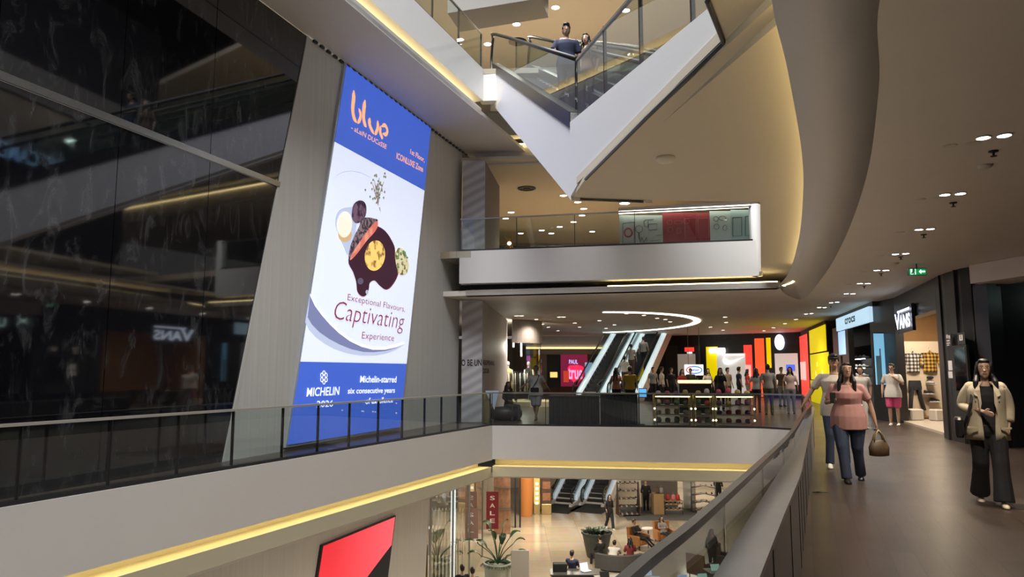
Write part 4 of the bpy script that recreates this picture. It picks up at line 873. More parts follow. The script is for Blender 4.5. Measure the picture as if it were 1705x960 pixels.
# clothes shop beyond the hoarding
cz = [V((-.2+1.5*math.sin(a), 32.5-1.5*math.cos(a)+.0, 0)) for a in [math.radians(d) for d in range(8, 100, 8)]]
m = MB(); m.slab(offs(cz, .06), offs(cz, -.06), 2.75, 3.75); struct('wall_back_shop_header', m, mat('shop_header', (.30, .27, .25), .6))
m = MB(); m.slab(offs(cz, .015), offs(cz, -.015), 0, 2.75); struct('window_3', m, M_GLASS)
m = MB(); m.lathe([(1.45, 0), (1.45, .22), (1.35, .24)], (.6, 32.8, 0), 28); struct('trim_14', m, mat('lit_plinth', (.72, .62, .45), .5))
light('POINT', 'clothes_shop_lamp_light', (.2, 31.6, 2.6), 120, (1, .9, .75), .2)
def mannequin(p, label, dress, H=1.75, rz=0):
    t = thing('mannequin', label, 'mannequin', p, rz, local=True)
    m = MB(); m.lathe([(.17, 0), (.17, .02), (.02, .03), (.015, .5)], (0, 0, 0), 16); m.build('stand', M_STEEL, t)
    m = MB(); m.rings([[V((a*math.cos(q), b_*math.sin(q), z)) for q in [2*PI*i/12 for i in range(12)]] for z, a, b_ in ((.45, .24, .2), (.75, .2, .16), (1.0, .12, .10), (1.25, .17, .12), (1.38, .16, .09), (1.43, .06, .05))]); m.build('dress', dress, t, True)
    m = MB(); m.tube([(0, 0, 1.42), (0, 0, 1.52)], [.05, .05], 8); m.ell((0, 0, 1.63), (.075, .09, .115), 12, 8); m.build('head', M_WHITE, t, True)
    for s in (-1, 1):
        m = MB(); m.tube([(s*.16, 0, 1.36), (s*.22, .02, 1.1), (s*.2, -.05, .86)], [.045, .038, .03], 8); m.build('arm', M_WHITE, t, True)
    return t
mannequin(V((-.18, 32.6, .24)), 'mannequin in a long yellow coat inside the round glass clothes shop', mat('pale_yellow_cloth', (.72, .55, .22), .8))
mannequin(V((.75, 32.9, .24)), 'mannequin in dark clothes inside the round glass clothes shop', Mtr)
t = thing('clothes_rack', 'low rail of white and dark garments inside the round clothes shop', 'clothes rack', V((.05, 31.9, 0)))
m = MB(); m.tube([(-.25, 31.9, 0), (-.25, 31.9, 1.5), (.75, 31.9, 1.5), (.75, 31.9, 0)], .015, 6); m.build('rail', M_STEEL, t)
for i in range(9):
    x = -.17+.105*i; mm = [M_WHITE, Mtr, M_WHITE, mat('beige_cloth', (.6, .5, .38), .8), Mtr][i % 5]; m = MB()
    m.rings([[V((x+a*math.cos(q), 31.9+b_*math.sin(q), z)) for q in [2*PI*k/8 for k in range(8)]] for z, a, b_ in ((1.46, .01, .05), (1.40, .035, .2), (1.0, .035, .19), (.65, .04, .2))]); m.build('garment', mm, t, True)
for i, (x, y, lab) in enumerate(((855, 560, 'left upright white light tube in the round clothes shop'), (868, 575, 'right upright white light tube in the round clothes shop'))):
    p = aY(x, y, 33.2); m = MB(); m.tube([p+UP*.3, p-UP*.5], .045, 8); o = one('light_tube', m, E_WHITE, lab, 'lamp')
    m = MB(); m.tube([p+UP*.3, V((p.x, p.y, CEIL2))], .012, 6); m.build('hanger', M_DSTEEL, o)
# glowing magenta sign with white lettering at the far end
SP0 = V((0, 46.6, 0))
t = thing('wall_sign', 'magenta glowing telecom sign with pin shape left of the far escalators', 'sign', aP(957, 640, SP0, Xf))
m = MB(); A, B, z0, z1, nn = rect(m, SP0, Xf, 934, 585, 978, 643, .08); m.build('panel', em('maroon_panel', (.28, .02, .07), .6), t)
m = MB(); pin = [(945, 612), (948, 608), (962, 607), (971, 610), (974, 618), (970, 630), (959, 640), (951, 632), (946, 622)]
m.prism([aP(x, y, SP0, Xf)+nn*.03 for x, y in pin], nn*.02); m.build('pin_shape', em('pink_glow', (.85, .03, .10), 1.1), t)
m = MB(); a = aP(945.5, 631, SP0, Xf); b_ = aP(970, 631, SP0, Xf); c = aP(945.5, 612, SP0, Xf); m.text('true', a+nn*.06, V((b_.x-a.x, 0, 0)), UP*(c.z-a.z), 0, 0, .02, nn); m.build('lettering', em('pink_letter', (1, .35, .65), 1.3), t)
m = MB(); a = aP(947.5, 605.5, SP0, Xf); b_ = aP(962, 605.5, SP0, Xf); c = aP(947, 598.5, SP0, Xf); m.text('PAUL', a+nn*.03, V((b_.x-a.x, 0, 0)), UP*(c.z-a.z), 0, 0, .015, nn); m.build('lettering', em('lilac_letter', (.55, .5, 1), 1.3), t)
m = MB(); rect(m, SP0, Xf, 911, 590, 933, 645, .1); struct('trim_15', m, M_BLACK)
m = MB(); rect(m, SP0, Xf, 880, 588, 890, 650, .3); rect(m, SP0, Xf, 895, 590, 910, 648, .2); struct('trim_16', m, mat('beige_column', (.45, .38, .30), .6))
panel('light_box_poster', 'violet lit poster right of the round clothes shop', 'poster', V((0, 43, 0)), Xf, (877, 592, 883, 625), em('lit_violet', (.5, .05, .35), .7))
panel('menu_board', 'tilted yellow glowing board left of the magenta sign', 'menu board', V((0, 40, 0)), Xf, (916, 619, 928, 628), em('menu_glow', (1, .62, .18), 1.1))
panel('light_box_poster', 'small red lit box in front of the magenta sign', 'poster', V((0, 42, 0)), Xf, (938, 617, 947, 636), em('lit_red_dim', (.7, .06, .03), .7))
panel('light_box_poster', 'pale blue lit screen behind the left far escalator', 'poster', V((0, 46, 0)), Xf, (974, 603, 986, 626), em('lit_pale_blue', (.4, .55, .8), .7))
# ================================================================== ESCALATORS
M_STEP = mat('dark_steps', (.03, .03, .033), .45, .3)
M_EGLASS = glass('escalator_glass', (.80, .86, .86), 1, 0, 1.5)
def escalator(label, base, d, run, rise, width, side, inner, group=None, truss=.95, sillw=.16, nsteps=None, gl=M_EGLASS, sill_h=.5, lowext=1.0, upext=1.0, glassh=.85, sides=(-1, 1), lit=None, tipdrop=None):
    t = thing('escalator', label, 'escalator', base, math.atan2(-d[0], d[1]), group=group, local=True)
    L = math.hypot(run, rise); hw = width/2; sl = rise/run
    def Z(y): return 0 if y < 0 else rise if y > run else y*sl
    for s in sides:                                                   # cladding with the steps between
        x0 = s*hw; m = MB(); dx = V((s*sillw, 0, 0))
        pts = [(-lowext, sill_h*.25), (0, sill_h*.4), (.35, sill_h), (run, rise+sill_h), (run+upext, rise+sill_h), (run+upext, rise-truss+sill_h), (run+.2, rise-truss+sill_h), (tipdrop or 0, sill_h-truss if tipdrop is None else Z(tipdrop)-truss+sill_h), (-lowext, -.02)]
        if tipdrop is not None: pts = [(0, sill_h), (run, rise+sill_h), (run+upext, rise+sill_h), (run+upext, rise-truss+sill_h+.05), (run, rise-truss+sill_h+.05), (0, sill_h-truss-.1)]
        m.prism([V((x0, y, z)) for y, z in pts], dx); m.build('side_panel', side, t)
        m = MB(); m.prism([V((x0-s*.02, 0, sill_h*.5)), V((x0-s*.02, run, rise+sill_h*.5)), V((x0-s*.02, run, rise+sill_h+.01)), V((x0-s*.02, 0, sill_h+.01))], V((s*(sillw+.04), 0, 0))); m.build('decking', inner if lit is None else lit, t)
        xg = x0+s*sillw*.4; m = MB(); gz = sill_h; g = glassh
        y0, y1 = -.55, run+.55
        outl = [(.1, gz), (0, gz-.1+.0), (y0, .15), (y0-.25, .5), (y0-.15, g+.05), (0, g+gz*.4), (.3, g+gz*.75), (run, rise+g+gz), (y1, rise+g+gz-.05), (y1+.3, rise+g*.6+gz), (y1+.2, rise+gz*.6), (run, rise+gz)] if tipdrop is None else [(0, gz), (0, g+gz), (run, rise+g+gz), (y1, rise+g+gz+.12), (y1+.3, rise+g*.7+gz), (y1+.2, rise+gz), (run, rise+gz)]
        m.prism([V((xg-.006, y, z)) for y, z in outl], V((.012, 0, 0))); m.build('glass_panel', gl, t)
        if tipdrop is None: hr = [(y0+.05, .1), (y0-.28, .32), (y0-.3, .62), (y0-.12, g+.06), (0.05, g+gz*.5), (.4, g+gz*.9), (run, rise+g+gz+.03), (y1, rise+g+gz+.03), (y1+.28, rise+g*.75+gz), (y1+.3, rise+g*.4+gz), (y1+.05, rise+gz*.8)]
        else: hr = [(0, g+gz+.03), (run, rise+g+gz+.03), (y1, rise+g+gz+.14), (y1+.28, rise+g*.85+gz), (y1+.38, rise+g*.5+gz), (y1+.2, rise+gz)]
        m = MB(); m.tube(spline([V((xg, y, z)) for y, z in hr], 3), .042, 8); m.build('handrail', M_RUBBER, t, True)
    n = nsteps or int(run/.4); m = MB(); pf = [(-.9, 0)]
    for i in range(n):
        y = run*i/n; pf += [(y, rise*i/n), (y, rise*(i+1)/n)]
    pf += [(run+.9, rise)]
    m.strip([V((-hw+.02, y, z)) for y, z in pf], [V((hw-.02, y, z)) for y, z in pf]); m.build('steps', M_STEP, t)
    m = MB(); bt = [(-.2, -.02), (run, rise-truss+sill_h-.02)] if tipdrop is None else [(0, sill_h-truss-.1), (run, rise-truss+sill_h+.05), (run+upext, rise-truss+sill_h+.05)]
    m.strip([V((-hw, y, z)) for y, z in bt], [V((hw, y, z)) for y, z in bt]); m.build('underside', side, t)
    m = MB(); m.box((0, run+1.0, rise-.03), (width, 1.2, .06)); m.build('landing_plate', M_STEEL, t)
    return t
ED = V((.415, .91, 0)).normalized()
E_TUBE = em('escalator_lit_skirt', (.72, .85, .88), .75)
M_ESIDE = mat('pale_pink_cladding', (.62, .55, .52), .45)
b1 = az(983, 668, 0); b2 = az(1040, 668, 0)
escalator('left of the two long escalators rising from the far hall', b1, ED, 9.6, 5.0, 1.15, M_ESIDE, E_TUBE, 'hall escalators', lit=E_TUBE, truss=1.0)
escalator('right of the two long escalators rising from the far hall', b2, ED, 9.6, 5.0, 1.15, M_ESIDE, E_TUBE, 'hall escalators', lit=E_TUBE, truss=1.0)
for i, (x, lb) in enumerate(((941, 'left of the two escalators rising from the marble ground floor'), (993, 'right of the two escalators rising from the marble ground floor'))):
    escalator(lb, az(x, 838, Z1), ED, 9.0, 5.0, 1.2, mat('pale_cladding', (.6, .58, .55), .4), mat('steel_skirt', (.5, .52, .55), .25, .8), 'ground floor escalators', lit=em('cool_lit_skirt', (.6, .7, .8), .35))
for i, x in enumerate((941, 993)):
    p = az(x, 842, Z1); m = MB(); m.box((p.x-.4*ED.x*2, p.y-.4*2, Z1+.008), (1.9, 2.6, .016), math.atan2(-ED.x, ED.y)); one('floor_mat', m, M_BLACKM, ['dark floor mat before the left ground floor escalator', 'dark floor mat before the right ground floor escalator'][i], 'mat')
# ---- escalator from the topmost floor down to the wedge-shaped landing
LB = V((V0.x, V0.y, 0)); ub = aY(820, 95, 20.0); ed = (V((ub.x, ub.y, 0))-LB); erun = ed.length; ed.normalize(); er = V((ed.y, -ed.x, 0))
M_ECLAD = mat('white_cladding', (.76, .76, .78), .4)
ESC = escalator('white clad escalator descending to the pointed landing high above the opening', LB+er*.66+UP*Z3, ed, erun, 4.85, 1.02, M_ECLAD, M_STEEL, truss=1.3, tipdrop=0, sillw=.14, upext=.5, lit=M_DSTEEL)
escalator('second escalator behind the white clad one up at the topmost floor', LB+er*2.75+ed*1.6+UP*(Z3+.9), ed, erun-1.6, 3.95, 1.02, M_ECLAD, M_STEEL, truss=1.3, tipdrop=0, sillw=.14, upext=.5, lit=M_DSTEEL)
# right flank of the landing: sloping white fascia with a glass balustrade
fa = LB.copy(); fb = V((VN.x, VN.y, 0)); fd = hdir(fa, fb)
q0, q1 = aP(958, 190, fa, fd), aP(1190, 0, fa, fd); r0, r1 = aP(962, 306, fa, fd), aP(1203, 72, fa, fd)
sl_t = (q1.z-q0.z)/(q1-q0).to_2d().length if False else (q1.z-q0.z)/V((q1.x-q0.x, q1.y-q0.y, 0)).length
fe = fa+fd*9
ztop = lambda p: q0.z+sl_t*(V((p.x-q0.x, p.y-q0.y, 0)).length)
m = MB(); k = V((fd.y, -fd.x, 0)); k = k if k.x > 0 else -k
zb0 = V0.z+.012; r1.z = max(r1.z, ZS+.012); r0.z = max(r0.z, ZS+.012); m.prism([fa+UP*zb0, fa+UP*q0.z, fe+UP*ztop(fe), fe+UP*(r1.z), V((r1.x, r1.y, r1.z)), V((r0.x, r0.y, r0.z))], k*.2); struct('wall_landing', m, M_ECLAD)
m = MB(); m.prism([r0+UP*.0, r1, r1+UP*.10, r0+UP*.10], -k*.02); struct('trim_17', m, M_SOFFIT)
balustrade('glass balustrade on the sloping white flank of the pointed landing', [fa+k*.1+fd*.12, fa+k*.1+fd*8.5], 0, 1.02, step=1.45, zfun=ztop, kerb=False, railm=M_STEEL)
m = MB(); m.prism([fa+k*.2+UP*(Z3-.02), fe+k*.2+UP*(Z3-.4), fe+k*2.2+UP*(Z3-.4), fa+k*3.6+UP*(Z3-.02)], UP*.02); struct('floor_landing', m, M_FLOOR)
# ================================================================== UPPER HALL BEHIND THE SLAB
LP = V((3.84, 25.3, 0)); LR = V((8.2, 23.7, 0)); lh = hdir(LP, LR)
t = thing('shop_kiosk', 'shop front with pale and red illustrated panels under a light line, upper level', 'kiosk', V((LP.x, LP.y, Z3)))
M_ILL = mat('pale_blue_panel', (.50, .60, .60), .5); M_ILR = mat('dark_red_panel', (.35, .035, .05), .5); M_ILB = mat('teal_panel', (.36, .50, .52), .5)
for nm_, r, mm in (('pale_panel', (1032, 358, 1104, 410), M_ILL), ('red_panel', (1104, 354, 1183, 408), M_ILR), ('pale_panel', (1183, 351, 1218, 406), M_ILL), ('teal_panel', (1218, 349, 1262, 404), M_ILB)):
    a = aP(r[0], r[3], LP, lh); b_ = aP(r[2], r[3], LP, lh); c = aP(r[0], r[1], LP, lh); d = aP(r[2], r[1], LP, lh); ln_ = V((lh.y, -lh.x, 0)); m = MB()
    A = V((a.x, a.y, 0)); B = V((b_.x, b_.y, 0)); m.prism([A+UP*Z3, B+UP*Z3, B+UP*d.z, A+UP*c.z], -ln_*.08); m.build(nm_, mm, t)
LDK = mat('dark_line_print', (.05, .06, .07), .6); LRD = mat('pink_line_print', (.62, .25, .25), .6)
def lines(mb, ps, w_=.7, closed=False):
    q = [aP(x, y, LP, lh)+ln_*.006 for x, y in ps]+([aP(*ps[0], LP, lh)+ln_*.006] if closed else [])
    mb.tube(q, .008*w_, 5)
def circ(x, y, rx, ry=None): return [(x+rx*math.cos(a), y+(ry or rx)*math.sin(a)) for a in [2*PI*i/14 for i in range(15)]]
m = MB(); lines(m, circ(1046, 387, 6.5, 7), 4); m.build('red_ring_drawing', mat('red_ring_print', (.45, .03, .05), .5), t)
m = MB(); lines(m, [(1037, 372), (1037, 405), (1056, 404), (1056, 369)], 1, True); lines(m, circ(1064, 381, 6, 6)); lines(m, [(1064, 387), (1064, 395), (1066, 403), (1069, 395), (1072, 403), (1077, 395), (1077, 402)], 1.4); lines(m, [(1077, 365), (1072, 368), (1073, 376), (1079, 378), (1079, 366), (1088, 365)], 1.4); lines(m, [(1080, 373), (1094, 372), (1094, 382), (1080, 383)], 1, True); lines(m, [(1082, 401), (1100, 399)]); lines(m, [(1092, 392), (1103, 391)]); m.build('line_drawing', LDK, t)
m = MB(); lines(m, circ(1115, 370, 4, 4)); lines(m, circ(1129, 370, 7, 3)); lines(m, circ(1143, 368, 5, 4)); lines(m, circ(1116, 382, 4.5, 4.5)); lines(m, circ(1130, 384, 3.5, 5)); lines(m, [(1140, 364), (1159, 363), (1159, 396), (1141, 397)], 1, True); lines(m, [(1162, 364), (1180, 363), (1180, 395), (1162, 396)], 1, True); m.build('line_drawing', LRD, t)
m = MB(); lines(m, circ(1192, 364, 4, 4)); lines(m, circ(1203, 363, 6, 3.5)); lines(m, circ(1193, 377, 4.5, 4.5)); lines(m, circ(1207, 379, 3.5, 4.5)); lines(m, [(1220, 362), (1235, 361), (1235, 392), (1220, 393)], 1.2, True); lines(m, [(1241, 360), (1258, 359), (1258, 391), (1241, 392)], 1.2, True); m.build('line_drawing', LDK, t)
m = MB(); a = aP(1032, 357.5, LP, lh); b_ = aP(1262, 346, LP, lh); m.obox(a+ln_*.12, b_-a, ln_*.08, UP*.09); m.build('light_line', E_LINE, t)
m = MB(); m.obox(a-ln_*.1+UP*.09, b_-a, ln_*.34, UP*.12); m.build('canopy', M_WHITE, t)
m = MB(); m.prism([V((-1, 33.5, Z3)), V((5.2, 33.5, Z3)), V((5.2, 33.5, 7.4)), V((-1, 33.5, 7.4))], V((0, .05, 0))); struct('window_4', m, mat('dark_green_shop_glass', (.05, .065, .06), .06))
m = MB()
for x in (-.2, 1.7, 3.4): m.box((x, 33.45, Z3+1.2), (.05, .08, 2.4))
struct('trim_18', m, M_DSTEEL)
c = aY(848, 405, 26.5); t = thing('starburst_lamp', 'golden starburst ornament glowing behind the upper glass balustrade', 'lamp', c+V((0, 0, -.6)))
m = MB(); m.ell(c, .07); m.build('lamp_core', E_WARM, t, True)
m = MB(); 
for i in range(22):
    d = V((math.cos(i*2.4)*math.sin(i*.71), math.sin(i*1.3)*.6, math.cos(i*.71))).normalized(); m.tube([c+d*.06, c+d*(.22+.06*(i % 3))], [.012, .004], 5)
m.tube([c-UP*.05, V((c.x, c.y, Z3+.02))], .012, 6); m.lathe([(.12, 0), (.12, .02), (.02, .03)], (c.x, c.y, Z3), 16); m.build('rays', mat('gold_metal', (.75, .5, .2), .25, 1), t)
p = V((5.4, 27.5, Z3)); t = thing('floor_fan', 'small dark round device standing behind the upper balustrade beside the pale panels', 'device', p, local=True)
m = MB(); m.lathe([(.16, 0), (.16, .03), (.03, .05), (.025, .9)], (0, 0, 0), 16); m.build('stand', M_BLACKM, t); m = MB(); m.tube([V((.22*math.cos(a), 0, 1.1+.22*math.sin(a))) for a in [2*PI*i/18 for i in range(18)]], .03, 6, closed=True); m.build('ring', M_BLACKM, t)
m = MB(); m.prism([V((-3.7, -9, 0))+V((.919, -.394, 0))*1+UP*4.95, V((8.2, 18.8, 0))+V((.919, -.394, 0))*1+UP*4.95, V((8.2, 18.8, 0))+V((.919, -.394, 0))*5+UP*4.95, V((-3.7, -9, 0))+V((.919, -.394, 0))*5+UP*4.95], UP*.1); struct('floor_right_bounce', m, M_STONE)  # unseen pale floor added to bounce light onto the gallery ceiling
# ================================================================== STRUCTURE SEEN ONLY IN THE BLACK WALL'S REFLECTION
TA, TB = V((-3, -9, 0)), V((11.3, 24.6, 0)); tn = V((.919, -.394, 0))
gal0, gal1 = V((-3.7, -9, 0))+tn*.2, V((8.2, 18.8, 0))+tn*.2
m = MB(); m.prism([gal0+UP*9.1, gal1+UP*9.1, gal1+tn*6+UP*9.1, gal0+tn*6+UP*9.1], UP*.15); struct('ceiling_right_gallery', m, M_WHITE)
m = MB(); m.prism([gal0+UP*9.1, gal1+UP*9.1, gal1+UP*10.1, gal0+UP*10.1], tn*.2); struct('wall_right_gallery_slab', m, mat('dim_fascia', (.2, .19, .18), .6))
q0_, q1_ = gal0+tn*4.4, gal1+tn*4.4+V((.43, 1, 0))*2
m = MB(); m.prism([q0_+UP*Z3, q1_+UP*Z3, q1_+UP*9.1, q0_+UP*9.1], tn*.2); struct('wall_right_gallery', m, M_BLACK)
m = MB(); m.prism([gal0+tn*1.2+UP*10.1, gal1+tn*1.2+UP*10.1, gal1+tn*1.2+UP*14, gal0+tn*1.2+UP*14], tn*.2); struct('wall_right_top_blocker', m, M_BLACK)  # unseen dark wall added so the upper marble mirrors darkness
for i in range(4):
    p = gal0+(gal1-gal0)*(.45+.15*i)+tn*1.9+UP*9.1; downlight(p, .09, 'round downlight mirrored in the pale band of the black marble wall', 'downlights of the right upper gallery')
    if i % 2: light('SPOT', 'gallery_lamp_light', p-UP*.06, 500, (1, .92, .82), .12, spot=2.8, blend=.8)
def mirrored(px, py, P, h):                          # where a reflection seen in the marble comes from
    C = V((0, 0, HC)); M = C-WN*2*((C-WP0).dot(WN)); d = wp(px, py)-M
    k = ((P-M).x*h.y-(P-M).y*h.x)/(d.x*h.y-d.y*h.x); return M+d*k
def mirror_sign(label, txt, x0, x1, y0, y1, P, h, mm, back=None, bold=.02):
    # characters run from the right end to the left end of their reflection
    a = mirrored(x1, y1, P, h); b_ = mirrored(x0, y1, P, h); c = mirrored(x1, y0, P, h); nn = V((h.y, -h.x, 0)); nn = nn if nn.x < 0 else -nn
    t = thing('shop_sign', label, 'sign', V((a.x, a.y, min(a.z, b_.z)))); z0 = (a.z+b_.z)/2; u = V((b_.x-a.x, b_.y-a.y, 0)); H_ = max(.2, c.z-a.z); o = V((a.x, a.y, z0))
    m = MB(); m.obox(o+nn*.06-u*.05-UP*H_*.2, u*1.1, -nn*.05, UP*H_*1.4); m.build('backing', back or M_BLACK, t)
    m = MB(); m.text(txt, o+nn*.075, u, UP*H_, 0, 0, bold, nn); m.build('letters', mm, t); return t, o, u, H_, nn
gq = hdir(q0_, q1_)
E_LET = em('blue_white_letters', (.45, .62, 1), 2.2); E_LETG = em('grey_white_letters', (.62, .85, .78), 2.5)
mirror_sign('blue white camera shop lettering on the dark gallery, mirrored in the black marble', 'BIC CAMERA', -40, 101, 246, 272, q0_-tn*.08, gq, E_LET)
sx0, sx1 = V((10.5, 9.2, 0)), V((8.6, 4.6, 0)); sh_ = hdir(sx0, sx1)
m = MB(); m.prism([V((13.43, 15.95, 2.3)), V((7.6, 1.5, 2.3)), V((7.6, 1.5, CEIL2)), V((13.43, 15.95, CEIL2))], V((.3, -.1, 0))); struct('wall_right_near_header', m, M_BLACK)
m = MB(); m.prism([V((13.48, 15.95, 0)), V((7.65, 1.5, 0)), V((7.65, 1.5, 2.3)), V((13.48, 15.95, 2.3))], V((.1, -.04, 0))); struct('window_5', m, mat('dark_mirror_glass', (.01, .011, .012), .03, spec=.9))
m = MB(); m.prism([V((7.6, 1.5, 0)), V((3.5, -9, 0)), V((3.5, -9, CEIL2)), V((7.6, 1.5, CEIL2))], V((.3, -.1, 0))); struct('wall_right_near', m, M_BLACK)
np_ = V((10.9, 9.6, 0))+V((-.05, .02, 0)); nh = hdir(V((10.9, 9.6, 0)), V((7.6, 1.5, 0)))
t, o, u, H_, nn = mirror_sign('pale sport brand lettering on the dark header, mirrored at left in the black marble', 'UNDER', -75, 6, 527, 542, np_, nh, E_LETG)
a = mirrored(45, 534.5, np_, nh); L_ = (mirrored(26, 534.5, np_, nh)-mirrored(45, 534.5, np_, nh)); L_.z = 0; hw = L_.length/2; L_.normalize(); c = a+L_*hw+nn*.075
t = thing('shop_sign', 'pale emblem of two crossed arcs beside the mirrored sport lettering', 'sign', c); m = MB(); m.obox(c-L_*hw*1.2-UP*.3-nn*.015, L_*hw*2.4, -nn*.05, UP*.6); m.build('backing', M_BLACK, t)
m = MB(); HH = .17
for s in (-1, 1):
    q = [c+L_*hw*(.95*math.cos(x))+UP*s*HH*(1-1.05*math.sin(x)) for x in [PI*i/12 for i in range(13)]]; q2 = [c+L_*hw*(.95*math.cos(x))*.72+UP*s*HH*(1-.62*math.sin(x)) if False else c+L_*hw*.95*math.cos(x)*.80+UP*s*HH*(1-.74*math.sin(x)) for x in [PI*i/12 for i in range(13)]]
    m.strip(q, q2)
m.build('emblem', E_LETG, t)
# ================================================================== PEOPLE (facing -y before turning; their left is +x)
def cloth(n, c, r=.85): return mat('cloth_'+n, c, r, noise=.12, nscale=20)
SK = mat('skin_light', (.56, .36, .26), .55); SK2 = mat('skin_tan', (.40, .24, .16), .55); SK3 = mat('skin_brown', (.27, .15, .10), .55)
M_HAIR = mat('black_hair', (.012, .010, .010), .42); M_LIP = mat('lips', (.42, .13, .12), .5); M_EYE = mat('eye_white', (.75, .74, .72), .3); M_IRIS = mat('eye_dark', (.015, .01, .01), .2)
def merged(mb, vox, name, mats, parent, smooth=4):    # one continuous surface from overlapping closed shapes
    me = bpy.data.meshes.new('shell'); me.from_pydata(mb.v, [], mb.f)
    bm = bmesh.new(); bm.from_mesh(me); bmesh.ops.recalc_face_normals(bm, faces=bm.faces); bm.to_mesh(me); bm.free()
    o = bpy.data.objects.new('shell', me); COL.objects.link(o)
    r = o.modifiers.new('r', 'REMESH'); r.mode = 'VOXEL'; r.voxel_size = vox
    if smooth: s = o.modifiers.new('s', 'SMOOTH'); s.factor = .5; s.iterations = smooth
    m2 = bpy.data.meshes.new_from_object(o.evaluated_get(bpy.context.evaluated_depsgraph_get()))
    bpy.data.objects.remove(o); bpy.data.meshes.remove(me)
    m2.name = name; m2.materials.clear(); m2.materials.append(mats); m2.polygons.foreach_set('use_smooth', [True]*len(m2.polygons))
    p = bpy.data.objects.new(name, m2); COL.objects.link(p); p.parent = parent; return p
POSES = {
 'stand': dict(hip=.91, neck=(0, .01, 1.45), sh=.175, legs=[((.095, -.01, .49), (.10, .03, .08), 0), ((-.095, -.01, .49), (-.10, .03, .08), 0)], arms=[((.25, .03, 1.15), (.26, -.06, .90)), ((-.25, .03, 1.15), (-.26, -.06, .90))]),
 'walk': dict(hip=.90, neck=(0, -.03, 1.44), sh=.175, legs=[((.09, -.16, .51), (.09, -.25, .09), 0), ((-.09, .03, .48), (-.09, .27, .15), 0)], arms=[((.24, .10, 1.16), (.24, .10, .92)), ((-.24, -.05, 1.15), (-.24, -.20, .93))]),
 'cross': dict(hip=.90, neck=(0, .0, 1.45), sh=.175, legs=[((.05, -.1, .48), (-.02, -.14, .08), 0), ((-.07, .0, .48), (.0, .12, .12), 0)], arms=[((.27, .05, 1.18), (.40, .0, 1.0)), ((-.30, .05, 1.2), (-.48, -.02, 1.02))]),
 'sit': dict(hip=.50, neck=(0, .06, 1.03), sh=.175, legs=[((.12, -.42, .50), (.12, -.44, .08), 0), ((-.12, -.42, .50), (-.13, -.40, .08), 0)], arms=[((.24, -.02, .76), (.13, -.26, .68)), ((-.24, -.02, .76), (-.13, -.26, .68))]),
 'lounge': dict(hip=.44, neck=(0, .24, .93), sh=.175, legs=[((.10, -.40, .50), (.16, -.82, .12), 0), ((-.10, -.40, .48), (-.02, -.85, .12), 0)], arms=[((.24, .06, .68), (.10, -.16, .74)), ((-.24, .06, .68), (-.08, -.14, .72))]),
 'bend': dict(hip=.50, neck=(0, -.32, .86), sh=.18, legs=[((.12, -.40, .50), (.12, -.44, .08), 0), ((-.12, -.40, .50), (-.13, -.40, .08), 0)], arms=[((.24, -.46, .62), (.10, -.62, .55)), ((-.24, -.46, .62), (-.10, -.62, .55))]),
}
